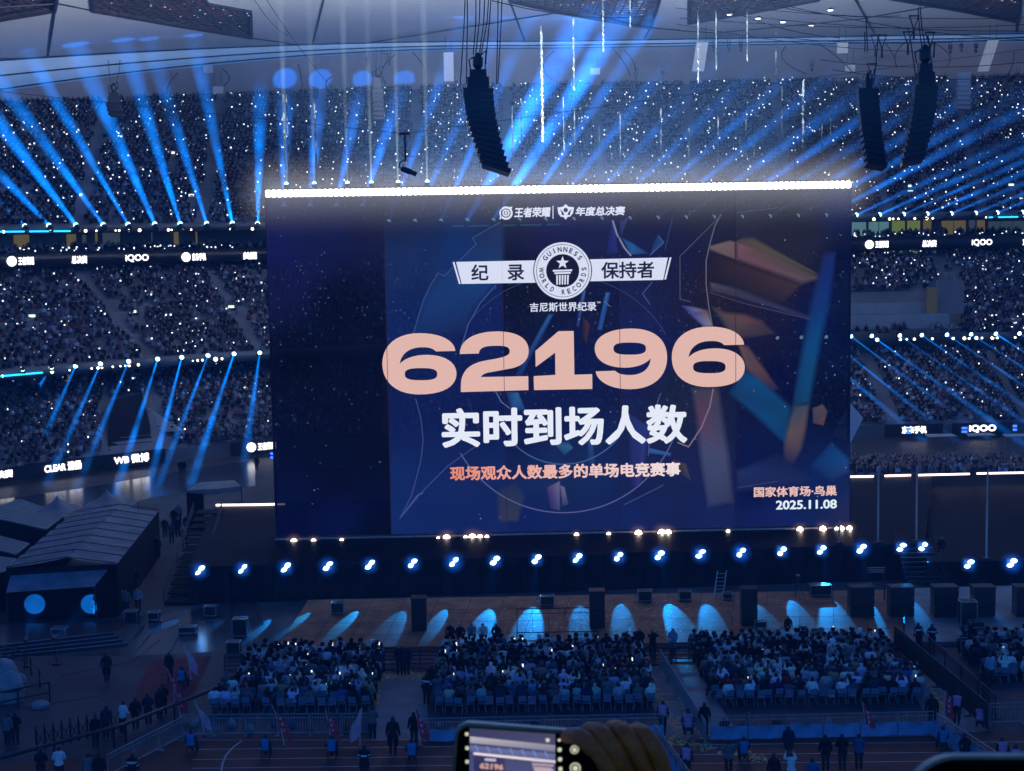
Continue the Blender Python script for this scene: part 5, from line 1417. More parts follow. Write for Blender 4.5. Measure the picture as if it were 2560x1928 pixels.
# triangular pulleys on the right
for i, (x, y, D) in enumerate(((2205, 88, 100), (2285, 40, 100), (2325, 82, 100), (2180, 160, 100), (2270, 80, 100), (2188, 88, 105))):
    p = at_y(x, y, D); e = empty('cable_bridle', p, 0, f'black forked cable bridle near the right loudspeaker columns, {nth(i)} counted', 'bridle', 'forked bridles at the right')
    m = MB(); m.bar((-.35, 0, 0), (.35, 0, 0), .09); m.bar((-.3, 0, 0), (0, 0, -.9), .07); m.bar((.3, 0, 0), (0, 0, -.9), .07); m.bar((0, 0, -.9), (0, 0, -1.5), .12); m.build('fork', M['black_gloss'], e)
for i, (x, lab) in enumerate(((2205, 'left'), (2285, 'left'), (2325, 'left'))): pass

# hanging camera on its cable
p = at_y(1012, 335, 70)
e = empty('suspended_camera', p, 0, 'small black remote camera hanging on a thin stem above the lamp bar', 'camera')
m = MB(); m.box(-.25, .25, -.18, .18, -.06, .06); m.build('carriage', M['black_gloss'], e)
m = MB(); m.tube([(0, 0, 0), (0, 0, -1.25)], .05, 6); m.build('stem', M['black_gloss'], e)
m = MB(); m.tube([(0, 0, -1.2), (-.25, 0, -1.3), (-.32, 0, -1.55), (-.1, 0, -1.62)], .035, 6); m.tube([(-.32, 0, -.75), (-.05, 0, -1.0), (.42, 0, -1.05)], .015, 4); m.build('gimbal_arm', M['black_gloss'], e)
m = MB(); m.lathe([(.08, -.35), (.13, -.3), (.14, .1), (.11, .15), (.11, .38), (.13, .42)], 10); o = m.build('camera_body', M['black_gloss'], e); o.location = (.12, 0, -1.72); o.rotation_euler = (0, math.radians(112), 0)
m = MB(); m.tube([(-.3, 0, .05), (-60, 30, 9)], .012, 4); m.tube([(.3, 0, .05), (60, 25, 9)], .012, 4); m.build('carrier_cable', M['dark_steel'], e)

# ------------------------------------------------------------------ paper streamers hanging in the air, lit by the bar
M['streamer'] = mat('pale_streamer', (.016, .023, .021), .5, var=.4, scale=4)
ST = [(708, 250, 480, .32), (716, 250, 470, .2), (786, 270, 470, .32), (1302, 260, 345, .22), (1280, 280, 380, .2), (1353, 80, 345, .34), (1433, 60, 215, .28), (1507, 0, 120, .3), (1436, 285, 355, .2), (1652, 285, 375, .22), (2008, 215, 380, .30), (1987, 335, 425, .22), (1722, 335, 400, .2), (1498, 330, 400, .18), (1408, 250, 380, .14), (1550, 290, 400, .14), (1795, 300, 400, .18), (1865, 295, 380, .18), (2055, 305, 375, .2), (2077, 280, 330, .16), (1885, 380, 450, .14), (1955, 230, 330, .14), (1850, 345, 400, .12),
      (1940, 95, 180, .16), (1575, 0, 60, .2), (1790, 40, 170, .18), (1868, 40, 150, .18), (1745, 40, 200, .2)]
ST.sort()
for i, (x, y0, y1, w) in enumerate(ST):
    D = 126 + (i % 5) * 4
    y0 -= 14; y1 += 10
    a = at_y(x, y0, D); h = a.z - at_y(x, y1, D).z
    e = empty('paper_streamer', a - Vector((0, 0, h)), 0, f'thin pale paper streamer hanging in the air above the lamp bar, {nth(i)} from the left', 'streamer', 'paper streamers over the screen')
    m = MB(); n = max(8, int(h * 5)); ph = RNG.random() * 6
    v, f = [], []
    for k in range(n + 1):
        z = h * (1 - k / n); tw = ph + k * RNG.uniform(.3, .6); ww = w / 2 * .6 * (.45 + .55 * abs(math.sin(tw * .7)))
        cx = .012 * math.sin(k * .7 + ph)
        v += [(cx - ww, .05 * math.sin(tw), z), (cx + ww, -.05 * math.sin(tw), z), (cx + ww, -.05 * math.sin(tw) + .02, z), (cx - ww, .05 * math.sin(tw) + .02, z)]
        if k:
            b0 = (k - 1) * 4
            f += [(b0 + q, b0 + (q + 1) % 4, b0 + 4 + (q + 1) % 4, b0 + 4 + q) for q in range(4)]
    m.add(v, f); m.build('ribbon', M['streamer'], e)
# pale upright light columns over the left part of the bar
for i, (x, w) in enumerate(((715, 24), (785, 30), (868, 24), (928, 26), (995, 26), (1068, 22))):
    u, v = scr(x, 487 - (x - 667) * .0158)
    p = _bl + _t * u + Vector((0, .3, SH + .9))
    beam_lamp(p, p + Vector((0, 0.0, 25)), f'pale upright beam lamp on top of the screen, {nth(i)} from the left', 'upright beam lamps on the screen top', r1=.6, col=(.40, .55, .58), power=.34, scale=.6, name='upright_lamp')

# ------------------------------------------------------------------ tents and containers at the left
tent = empty('long_tent', (0, 0, 0), 0, 'long black tarpaulin tent beside the stage stairs at the left', 'tent')
TZ = 3.6
A, B_, C_, D_ = at_z(15, 1420, TZ), at_z(292, 1410, TZ), at_z(397, 1277, TZ), at_z(183, 1281, TZ)
mid0, mid1 = A.lerp(B_, .55) + Vector((0, 0, .55)), D_.lerp(C_, .55) + Vector((0, 0, .55))
for P0, P1, Q0, Q1 in ((A, mid0, D_, mid1), (mid0, B_, mid1, C_)):
    n = 26
    v, f = [], []
    for k in range(n + 1):
        for j in range(6):
            t, s = k / n, j / 5
            p = P0.lerp(P1, s).lerp(Q0.lerp(Q1, s), t)
            v.append(p + Vector((0, 0, -.10 * math.sin(math.pi * s) + .05 * math.sin(k * 1.7 + j * .6) * (1 if k % 2 else .4) - (.08 if k % 4 == 2 else 0))))
    for k in range(n):
        for j in range(5): f.append((k * 6 + j, k * 6 + j + 1, k * 6 + j + 7, k * 6 + j + 6))
    m = MB(); m.add(v, f); m.build('roof_sheet', M['tarp'], tent, smooth=True)
for k in range(9):
    t = k / 8
    for P0, P1, Q0, Q1 in ((A, mid0, D_, mid1), (mid0, B_, mid1, C_)):
        m = MB(); m.bar(P0.lerp(Q0, t) + Vector((0, 0, .06)), P1.lerp(Q1, t) + Vector((0, 0, .06)), .10, .06); m.build('roof_rib', M['dark_steel'], tent)
dn = Vector((0, 0, -TZ))
for P0, P1, nm in ((A, B_, 'front_wall'), (B_, C_, 'side_wall'), (D_, A, 'side_wall')):
    m = MB(); m.add([P0 + Vector((0, 0, -.02)), P1 + Vector((0, 0, -.02)), P1 + dn, P0 + dn], [(0, 1, 2, 3)]); m.build(nm, M['black'], tent)
aw0, aw1 = A + Vector((.3, -.05, -.5)), B_ + Vector((-.6, -.05, -.35))
m = MB(); m.prism([aw0, aw1, aw1 + Vector((-.5, -1.6, -.75)), aw0 + Vector((.2, -1.6, -.75))], Vector((0, 0, -.04))); m.build('awning', M['tarp'], tent)
for pt in (aw0 + Vector((.2, -1.55, -.8)), aw1 + Vector((-.5, -1.55, -.8))):
    m = MB(); m.tube([pt, Vector((pt.x, pt.y, 0))], .05, 5); m.build('pole', M['dark_steel'], tent)
# round blue pools of light on the tent front, from a lamp of the floor
for i, (x, y, r) in enumerate(((85, 1512, 27), (222, 1515, 26))):
    t = Vector((at_y(x, y, A.y).x, A.y, at_y(x, y, A.y).z)); t.y = A.lerp(B_, (t.x - A.x) / (B_.x - A.x)).y
    src = t + Vector((3 - 2 * i, -11, 1.0)); src.z = 1.7
    e = empty('floor_spotlight', Vector((src.x, src.y, 0)), 0, f'small black floor spotlight aimed at the tent front, {"left" if i == 0 else "right"} of two', 'lamp', 'floor spotlights by the tent')
    d = t - src
    m = MB(); m.box(-.2, .2, -.2, .2, 0, .1); m.bar((0, 0, .1), (0, 0, 1.5), .05); m.build('base', M['black_gloss'], e)
    m = MB(); m.lathe([(.1, -.3), (.16, .0), (.18, .1)], 10); o = m.build('head', M['black_gloss'], e); o.matrix_local = Matrix.Translation((0, 0, 1.7)) @ d.to_track_quat('Z', 'Y').to_matrix().to_4x4() @ Matrix.Translation((0, 0, -.4))
    sl = bpy.data.lights.new('pool_light', 'SPOT'); sl.energy = 110000; sl.color = (.01, .30, 1); sl.spot_size = 2 * math.atan(r / (FPX / t.y) / d.length); sl.spot_blend = .2; sl.shadow_soft_size = .03
    so = link('pool_light', sl, e); so.matrix_local = Matrix.Translation((0, 0, 1.7)) @ (-d).to_track_quat('Z', 'Y').to_matrix().to_4x4()
def marquee(px, py_peak, px0, px1, py_base, z, label):
    c0, c1 = at_z(px0, py_base, z), at_z(px1, py_base, z)
    w = (c1 - c0).length; c = (c0 + c1) / 2; c.y += w / 2
    e = empty('marquee_tent', Vector((c.x, c.y, 0)), 0, label, 'tent', 'peaked marquees at the left')
    hp = at_y(px, py_peak, c.y).z - z
    n, v, f = 10, [], []
    for k in range(n + 1):
        t = k / n; r = w / 2 * (1 - t) ** 1.7 + .03; zz = z + hp * t
        for a in range(16):
            an = math.pi / 4 + 2 * math.pi * a / 16
            q_ = 1 / max(abs(math.cos(an)), abs(math.sin(an))); q_ = 1 + (q_ - 1) * (1 - t)
            v.append((r * q_ * math.cos(an), r * q_ * math.sin(an), zz))
    for k in range(n):
        for a in range(16): f.append((k * 16 + a, k * 16 + (a + 1) % 16, k * 16 + 16 + (a + 1) % 16, k * 16 + 16 + a))
    m = MB(); m.add(v, f); m.build('canopy', M['tarp'], e, smooth=True)
    for sx in (-1, 1):
        for sy in (-1, 1):
            m = MB(); m.tube([(sx * w / 2, sy * w / 2, 0), (sx * w / 2, sy * w / 2, z)], .05, 5); m.build('pole', M['dark_steel'], e)
marquee(249, 1223, 192, 312, 1277, 2.7, 'large dark peaked marquee behind the long tarpaulin tent')
marquee(122, 1238, 84, 176, 1283, 2.6, 'smaller dark peaked marquee at the far left')
def container(px, z, h, label, m='container'):
    P = [at_z(x, y, z) for x, y in px]
    c = sum(P, Vector()) / 4
    e = empty('site_container', Vector((c.x, c.y, z - h)), 0, label, 'container', 'containers at the left edge')
    L = [p - e.location for p in P]
    b_ = MB(); b_.prism([p + Vector((0, 0, -.06)) for p in L], Vector((0, 0, -h + .06))); b_.build('body', M['black'], e)
    n = 9
    for k in range(n):
        a0, a1 = L[0].lerp(L[3], k / n), L[0].lerp(L[3], (k + .93) / n); b0, b1 = L[1].lerp(L[2], k / n), L[1].lerp(L[2], (k + .93) / n)
        b_ = MB(); b_.prism([a0, b0, b1, a1], Vector((0, 0, .05))); b_.build('roof_panel', M[m], e)
    b_ = MB()
    for k in range(4): b_.bar(L[k] + Vector((0, 0, .04)), L[(k + 1) % 4] + Vector((0, 0, .04)), .12)
    b_.build('roof_frame', M['case_edge'], e)
container([(-60, 1285), (115, 1325), (160, 1290), (50, 1250)], 2.6, 2.6, 'pale roofed site container behind the long tent at the left edge')
container([(-60, 1360), (40, 1388), (72, 1362), (-30, 1335)], 2.6, 2.6, 'pale roofed site container against the left edge of the photo, middle one')
container([(-60, 1450), (10, 1432), (40, 1400), (-40, 1390)], 2.6, 2.6, 'pale roofed site container nearest the tent front at the left edge')
# dark canopy near the head of the stairs
cv = empty('stair_canopy', at_z(535, 1330, 0), 0, 'dark canopy tent beside the left end of the stage deck', 'tent')
o0 = cv.location
def rel(x, y, z): return at_z(x, y, z) - o0
m = MB(); m.prism([rel(468, 1226, 3.4), rel(545, 1222, 3.4), rel(603, 1215, 3.4), rel(585, 1200, 3.4), rel(500, 1206, 3.4)], Vector((0, 0, -.5))); m.build('canopy', M['tarp'], cv)
m = MB(); m.prism([rel(466, 1232, 3.2), rel(508, 1236, 3.2), rel(508, 1236, 3.2) * 1 + Vector((0, 0, -3.2)), rel(466, 1232, 3.2) + Vector((0, 0, -3.2))], Vector((0, .1, 0))); m.build('side_curtain', M['black'], cv)
m = MB(); m.tube([rel(603, 1215, 3.4), rel(603, 1215, 3.4) + Vector((0, 0, -3.4))], .05, 5); m.build('pole', M['dark_steel'], cv)
# left stairs up to the deck, with rail
ls = empty('side_stairs', at_z(440, 1500, 0), 0, 'dark side stairs with tube railing climbing to the left end of the stage', 'stairs')
o0 = ls.location
s0, s1 = at_z(452, 1512, 0), at_z(520, 1290, DECK)
for k in range(12):
    t = k / 11; p = s0.lerp(s1, t) - o0
    m = MB(); m.box(p.x - 1.1, p.x + 1.1, p.y - .18, p.y + 1.7, p.z + DECK / 12 - .08, p.z + DECK / 12); m.build('tread', M['black'], ls)
for dx in (-1.15, 1.15):
    for z in (.55, .85, 1.1):
        m = MB(); m.tube([s0 - o0 + Vector((dx, 0, z)), s1 - o0 + Vector((dx, 0, z))], .035, 5); m.build('handrail', M['dark_steel'], ls)
    for k in range(6):
        p = s0.lerp(s1, k / 5) - o0
        m = MB(); m.tube([p + Vector((dx, 0, 0)), p + Vector((dx, 0, 1.1))], .03, 5); m.build('post', M['dark_steel'], ls)
for i, (x, y, h) in enumerate(((560, 1255, 1.1),)): pass

sheet('wet_floor', [(-60, 1556), (250, 1556), (640, 1500), (660, 1560), (560, 1628), (330, 1640), (-60, 1640)], .008, M['floor_wet'])
# low platform with steps at the left front
lp = empty('low_platform', (0, 0, 0), 0, 'low dark platform with three pale edged steps at the left', 'platform')
for k in range(4):
    zt = .6 - .15 * k
    P = [at_z(-80, 1622 + k * 9, zt), at_z(285 + k * 12, 1580 + k * 9, zt), at_z(330 + k * 10, 1560, zt), at_z(-80, 1560, zt)]
    m = MB(); m.prism([P[0], P[1], P[2] + Vector((0, .01 * k, 0)), P[3] + Vector((0, .01 * k, 0))], Vector((0, 0, -.149))); m.build('step', M['floor_wet'], lp)
    m = MB(); m.bar(P[0] + Vector((0, -.02, .01)), P[1] + Vector((0, -.02, .01)), .06, .03); m.build('step_edge', M['steel'], lp)

# ------------------------------------------------------------------ equipment on the floor in front of the stage
def speaker_box(px, py, w, d, h, label, z=.3, name='speaker_stack', rows=2):
    p = at_z(px, py, z)
    e = empty(name, p, 0, label, 'loudspeaker', 'black loudspeaker stacks on the floor')
    for k in range(rows):
        m = MB(); m.box(-w / 2, w / 2, 0, d, h * k / rows + .02, h * (k + 1) / rows - .02); m.build('cabinet', M['case'], e)
        m = MB(); m.box(-w / 2 + .08, w / 2 - .08, d, d + .03, h * k / rows + .1, h * (k + 1) / rows - .1); m.build('grille', M['black_gloss'], e)
        m = MB(); m.box(-.12, .12, -.03, 0, h * (k + .55) / rows, h * (k + .60) / rows); m.build('handle', M['dark_steel'], e)
    m = MB(); m.box(-w / 2 - .03, w / 2 + .03, -.03, d + .06, h + .0, h + .1); m.build('top_plate', M['dark_steel'], e)
    return e
speaker_box(1048, 1578, .95, .9, 2.0, 'black loudspeaker stack on the brown floor left of centre')
speaker_box(1494, 1572, .95, .9, 2.3, 'black loudspeaker stack on the brown floor at the centre')
speaker_box(1874, 1566, 1.0, .9, 2.3, 'black loudspeaker stack on the brown floor right of centre')
for x, w, lab in ((2156, 1.7, 'wide black loudspeaker stack, first of the right row'), (2256, 1.7, 'wide black loudspeaker stack, second of the right row'), (2366, 1.7, 'wide black loudspeaker stack, third of the right row'), (2462, 1.5, 'black loudspeaker stack, fourth of the right row'), (2570, 1.6, 'black loudspeaker stack cropped at the right edge')):
    speaker_box(x, 1543, w * .9, 1.0, 1.85, lab, rows=3)
def flight_case(px, py, w, d, h, label, z=.0, rot=0):
    p = at_z(px, py, z)
    e = empty('flight_case', p, rot, label, 'case', 'flight cases round the stage')
    m = MB(); m.box(-w / 2, w / 2, -d / 2, d / 2, .12, h); m.build('case_body', M['case'], e)
    m = MB()
    for sx in (-1, 1):
        for sy in (-1, 1): m.bar((sx * w / 2, sy * d / 2, .12), (sx * w / 2, sy * d / 2, h), .05)
        for z_ in (.14, h): m.bar((sx * w / 2, -d / 2, z_), (sx * w / 2, d / 2, z_), .05)
    for sy in (-1, 1):
        for z_ in (.14, h): m.bar((-w / 2, sy * d / 2, z_), (w / 2, sy * d / 2, z_), .05)
    m.build('edge_trim', M['case_edge'], e)
    for sx in (-1, 1):
        m = MB(); m.lathe([(.06, 0), (.06, .12)], 8, org=(sx * w * .38, -d * .3, 0)); m.build('castor', M['black_gloss'], e)
for a in ((527, 1542, .75, .6, .75, 'small flight case with bright edges left of the stage front'), (602, 1592, .9, .7, 1.2, 'tall flight case lit bright blue left of the brown floor'), (1712, 1502, .8, .6, .7, 'small flight case on the floor by the stage wall, right of centre'),
          (1818, 1500, .6, .5, .5, 'low flight case beside the folded ladder'), (2418, 1565, 1.0, .7, 1.6, 'tall flight case with bright edges in front of the right loudspeakers'), (2440, 1572, .9, .5, .5, 'low flight case at the foot of the tall one on the right'),
          (845, 1535, .8, .6, .8, 'dark equipment case on the brown floor at the left'), (1368, 1515, .9, .6, .7, 'dark equipment case by the stage wall at the centre'), (1612, 1505, .9, .6, .8, 'dark equipment case by the stage wall right of centre'), (2050, 1490, 1.4, .7, .8, 'dark equipment heap by the stage wall at the right'), (330, 1560, .8, .6, .9, 'dark equipment case on the wet floor beside the tent'), (386, 1552, .7, .6, .6, 'small case between the tent and the side stairs'), (470, 1585, 1.1, .6, .5, 'long low case left of the red carpet top'), (150, 1600, .9, .7, .8, 'dark case on the low platform steps'), (585, 1640, .8, .6, .9, 'dark case at the head of the left block'), (1900, 1572, .7, .5, .5, 'small case beside the right of centre loudspeaker stack')):
    flight_case(*a, z=.3 if 780 < a[0] < 2500 else 0)
e = empty('folded_ladder', at_z(1795, 1500, .3), 0, 'pale folded ladder leaning by the stage wall', 'ladder')
m = MB()
for dx in (-.3, .3): m.bar((dx, 0, 0), (dx + .35, .5, 1.9), .06)
m.build('stile', M['case_edge'], e)
for k in range(7):
    t = (k + .7) / 7.5; m = MB(); m.bar((-.3 + .35 * t, .5 * t, 1.9 * t), (.3 + .35 * t, .5 * t, 1.9 * t), .04); m.build('rung', M['case_edge'], e)
# gate-like frame on the right
e = empty('stage_gantry', at_z(2190, 1500, .3), 0, 'small dark lattice gantry behind the right loudspeaker stacks', 'gantry')
for dx in (-.55, .55):
    m = MB(); m.bar((dx, 0, 0), (dx, 0, 2.1), .08); m.build('leg', M['dark_steel'], e)
for z_ in (1.9, 2.05, 2.2):
    m = MB(); m.bar((-.6, 0, z_), (.6, 0, z_), .06); m.build('crossbar', M['steel'], e)
# small floor-box lights on the stage floor
e = empty('camera_tripod', at_z(1995, 1492, .3), 0, 'slim camera tripod standing by the stage wall at the right', 'tripod')
for a in (0, 2.1, 4.2):
    m = MB(); m.bar((0, 0, 1.2), (.4 * math.cos(a), .4 * math.sin(a), 0), .04); m.build('leg', M['dark_steel'], e)
m = MB(); m.box(-.12, .12, -.3, .3, 1.25, 1.5); m.build('camera', M['black_gloss'], e)

# confetti scattered on the floor (nobody could count it)
tv = [(-.5, -.25, 0), (.5, -.25, .02), (.5, .25, .05), (-.5, .25, .02)]
def confetti(name, N, gen, pal, size, label):
    P = np.array([gen() for _ in range(N)])
    pal = np.array(pal)
    c = pal[NR.choice(len(pal), N)] * NR.uniform(.6, 1.2, (N, 1))
    tag(scatter(name, tv, [(0, 1, 2, 3)], P, NR.uniform(0, 6.3, N), NR.uniform(.5, 1.3, N) * size, M['confetti'], c[:, None, :]), label, 'confetti', kind='stuff')
GOLD = [(.85, .48, .12), (.9, .62, .22), (.75, .34, .10), (.9, .75, .45)]
def g1():
    p = at_z(NR.normal(1560, 190), NR.uniform(1500, 1595), .315); return (p.x, p.y, p.z)
confetti('floor_confetti', 1500, g1, GOLD, .15, 'gold confetti scattered over the brown floor')
lines = [((960, 1690), (1060, 1690)), ((1605, 1670), (1700, 1835)), ((1660, 1665), (1755, 1840)), ((1670, 1850), (1920, 1900)), ((2240, 1660), (2300, 1700)), ((2310, 1715), (2370, 1780)), ((1690, 1660), (1740, 1665)), ((940, 1700), (935, 1760))]
def g2():
    a, b_ = lines[NR.integers(len(lines))]; t = NR.random(); k = 14 if a[1] > 1840 else 7
    p = at_z(a[0] + (b_[0] - a[0]) * t + NR.normal(0, k), a[1] + (b_[1] - a[1]) * t + NR.normal(0, 5), .02); return (p.x, p.y, p.z)
confetti('aisle_confetti', 1900, g2, GOLD, .17, 'gold confetti drifted along the aisle edges')
M['panel_blue'] = emis('blue_panel', (.05, .18, 1.0), 2.2)
# ------------------------------------------------------------------ people: skinned bodies in several poses, facing +Y (towards the stage)
def skin_body(joints, bones, root=0, sub=1):
    me = bpy.data.meshes.new('body')
    me.from_pydata([j[0] for j in joints], bones, [])
    o = bpy.data.objects.new('body', me); COL.objects.link(o)
    md = o.modifiers.new('skin', 'SKIN'); md.use_smooth_shade = True
    for i, j in enumerate(joints):
        sv = me.skin_vertices[0].data[i]; r = j[1]
        sv.radius = r if isinstance(r, tuple) else (r, r)
        sv.use_root = i == root
    if sub:
        ss = o.modifiers.new('sub', 'SUBSURF'); ss.levels = sub; ss.render_levels = sub
    dg = bpy.context.evaluated_depsgraph_get()
    out = bpy.data.meshes.new_from_object(o.evaluated_get(dg))
    bpy.data.objects.remove(o); bpy.data.meshes.remove(me)
    return out
def human(pose):
    """returns joints and bones; pose picks the limbs"""
    J, B = [], []
    def add(p, r, par=None):
        J.append((p, r)); k = len(J) - 1
        if par is not None: B.append((par, k))
        return k
    sit = pose.startswith('sit'); crouch = pose == 'crouch'
    hz = .48 if sit else (.40 if crouch else .93)
    fwd = .10 if not sit else .05
    if crouch: fwd = .32
    pel = add((0, 0, hz), (.185, .15))
    wai = add((0, .02, hz + .20), (.18, .15), pel)
    che = add((0, fwd * .6, hz + .40), (.21, .155), wai)
    nb = add((0, fwd * .8, hz + .53), (.13, .10), che)
    ne = add((0, fwd, hz + .60), .065, nb)
    hd = add((0, fwd + .03, hz + .70), (.108, .118), ne)
    tp = add((0, fwd + .02, hz + .79), (.092, .10), hd)
    for s in (-1, 1):
        sh = add((s * .19, fwd * .7, hz + .47), .085, nb)
        if pose in ('sit_up', 'stand_up') or (pose == 'sit_one' and s == 1):
            el = add((s * .25, fwd + .18, hz + .46), .070, sh); wr = add((s * .16, fwd + .34, hz + .70), .052, el); add((s * .13, fwd + .36, hz + .78), .04, wr)
        elif pose in ('stand_front', 'crouch') or sit:
            el = add((s * .27, fwd * .7 - .01, hz + .21), .070, sh); wr = add((s * .12, fwd + .26, hz + (.12 if not sit else .14)), .052, el); add((s * .06, fwd + .31, hz + .14), .04, wr)
        else:
            el = add((s * .26, fwd * .6 - .03, hz + .20), .070, sh); wr = add((s * .27, fwd * .6 + .05, hz - .03), .052, el); add((s * .26, fwd * .6 + .07, hz - .12), .042, wr)
        hp = add((s * .10, 0, hz - .04), .115, pel)
        if sit:
            kn = add((s * .13, .42, hz + .02), .090, hp); an = add((s * .13, .44, .10), .062, kn); add((s * .13, .58, .05), .045, an)
        elif crouch:
            kn = add((s * .18, .36, .50), .090, hp); an = add((s * .15, .08, .10), .062, kn); add((s * .15, .22, .05), .045, an)
        else:
            st = .16 * s if pose == 'walk' else 0
            kn = add((s * .10, st * .6 + .02, .50), .090, hp); an = add((s * .10, st - .02, .09), .066, kn); add((s * .10, st + .11, .045), .042, an)
    return J, B, hz, fwd
BODY = {}
def body(pose, coat=False, hood=False, vest=None, sub=1, stripes=False):
    key = (pose, coat, hood, vest, sub, stripes)
    if key in BODY: return BODY[key]
    J, B, hz, fwd = human(pose)
    me = skin_body(J, B, 0, sub)
    me.name = 'person'
    mats = [M['cloth'], M['pants'], M['skin'], M['hair'], M['vest_' + vest] if vest else M['cloth'], M['stripe']]
    for m_ in mats: me.materials.append(m_)
    co = np.array([v.co[:] for v in me.vertices])
    for p in me.polygons:
        c = co[list(p.vertices)].mean(0)
        x, y, z = c
        mi = 0
        zr_ = z - hz
        if zr_ > .605 and abs(x) < .15 and abs(y - fwd) < .2 and not (pose in ('sit_up', 'stand_up', 'sit_one') and y > fwd + .17):
            mi = 3 if (y < fwd + .06 or zr_ > .76) else 2
            if hood: mi = 0 if (y < fwd + .08 or zr_ > .78) else 2
        elif pose in ('sit_up', 'stand_up', 'sit_one') and y > fwd + .27 and zr_ > .6: mi = 2
        elif pose.startswith('stand') or pose == 'walk':
            if z < (.48 if coat else .90): mi = 1
            if z < .5 and not coat: mi = 1
            if abs(x) > .21 and zr_ < -.06 and z > .7: mi = 2
            if z < .08: mi = 3
        elif zr_ < .05 or (y > .2 and zr_ < .1): mi = 1
        if vest and mi == 0 and .06 < zr_ < .56 and abs(x) < .21: mi = 4
        if stripes and mi in (0, 4) and (.2 < zr_ < .245 or .34 < zr_ < .385): mi = 5
        p.material_index = mi
        p.use_smooth = True
    if coat or pose.startswith('stand') or pose == 'walk':
        # let the jacket hem flare over the hips
        for v in me.vertices:
            z = v.co.z
            if (.45 if coat else .80) < z < hz + .06 and abs(v.co.x) < .25:
                k = 1.18 if not coat else 1.3
                v.co.x *= k if not coat else k; v.co.y *= k * (1.1 if coat else 1)
    BODY[key] = me
    return me
BLK, NVY, GRY, WHI, BLU, RED, PNK, TAN, GRN = (.014, .015, .02), (.02, .03, .07), (.16, .16, .17), (.78, .78, .78), (.03, .13, .30), (.30, .03, .04), (.45, .22, .33), (.33, .26, .19), (.10, .30, .12)
def person(px, py, pose, col, label, face=0, z=0.0, h=1.0, coat=False, hood=False, vest=None, group=None, stripes=False, at=None, sub=1):
    p = Vector(at) if at is not None else at_z(px, py, z)
    o = link('person', body(pose, coat, hood, vest, sub, stripes), None, p, (0, 0, math.radians(face)), (h * RNG.uniform(.98, 1.04), h, h))
    o.color = (*col, 1)
    return tag(o, label, 'person', group)

# ------------------------------------------------------------------ seated audience blocks on the floor
cm = MB(); cm.box(-.2, .2, -.2, .2, .42, .46); CH_SEAT = cm.mesh('seat', M['chair'])
cm = MB(); cm.add([(-.21, -.22, .56), (.21, -.22, .56), (.21, -.26, .88), (-.21, -.26, .88), (-.21, -.19, .56), (.21, -.19, .56), (.21, -.23, .88), (-.21, -.23, .88)], [(0, 1, 2, 3), (7, 6, 5, 4), (0, 4, 5, 1), (3, 2, 6, 7), (0, 3, 7, 4), (1, 5, 6, 2)]); CH_BACK = cm.mesh('backrest', M['chair'])
CH_LEG = []
for sx in (-1, 1):
    cm = MB(); cm.bar((sx * .19, -.24, .6), (sx * .19, -.17, .44), .03); cm.bar((sx * .19, -.17, .44), (sx * .2, .2, 0), .03); cm.bar((sx * .19, .16, .43), (sx * .2, -.22, 0), .03); CH_LEG.append(cm.mesh('leg_frame', M['steel']))
def chair(p, label, group, rz=0.0):
    e = empty('folding_chair', p, rz, label, 'chair', group)
    link('seat', CH_SEAT, e); link('backrest', CH_BACK, e)
    for l in CH_LEG: link('leg_frame', l, e)
    return e
BLOCKS = [('left', -16.3, -7.8, 76.2, 86.2), ('centre', -4.5, 7.3, 75.8, 86.4), ('right', 10.4, 21.9, 76.2, 86.8), ('far right', 26.2, 36.0, 79.5, 86.5)]
CLN = [(BLK, 'black jacket', .32), (NVY, 'navy jacket', .13), (GRY, 'grey jacket', .14), (WHI, 'white jacket', .25), ((.42, .44, .50), 'pale blue jacket', .12), (BLU, 'blue jacket', .04), (RED, 'red jacket', .02), (TAN, 'tan jacket', .05)]
CW = np.array([c[2] for c in CLN]); CW = CW / CW.sum()
cand, seatsl = [], []
for bn, x0, x1, y0, y1 in BLOCKS:
    rows = int((y1 - y0) / .86); cols = int((x1 - x0) / .54)
    for r in range(rows):
        for c in range(cols):
            x = x0 + (x1 - x0) * (c + .5) / cols + RNG.uniform(-.11, .11); y = y0 + (y1 - y0) * (r + .5) / rows + RNG.uniform(-.16, .16)
            if bn == 'left' and x < x0 + (r / rows) * 1.2 - .2: continue
            fill = (.58 if r == 0 else .85 if r == 1 else .95) if bn != 'far right' else .85
            occ = RNG.random() < fill
            seatsl.append((bn, r, c, x, y, occ, rows))
            if occ: cand.append((y, bn, r, c, x))
cand.sort()
def ordr(r): return nth(r)
NEAR = [q for q in cand if to_px((q[4], q[0], 1.0))[0] < 2585][:296]
nearset = {(q[1], q[2], q[3]) for q in NEAR}
POSES = ['sit', 'sit', 'sit', 'sit_up', 'sit_one']
for (y, bn, r, c, x) in NEAR:
    k = int(NR.choice(len(CLN), p=CW)); col, nm, _ = CLN[k]
    hood = RNG.random() < .16
    col = tuple(v * RNG.uniform(.75, 1.25) for v in col)
    person(0, 0, RNG.choice(POSES), col, f'{"hooded " if hood else ""}person in {nm}, {bn} block, {nth(r)} row from rear, {nth(c)} seat from left', RNG.uniform(-38, 38), 0, RNG.uniform(1.02, 1.16), hood=hood, group='seated audience on the floor', at=(x, y, 0))
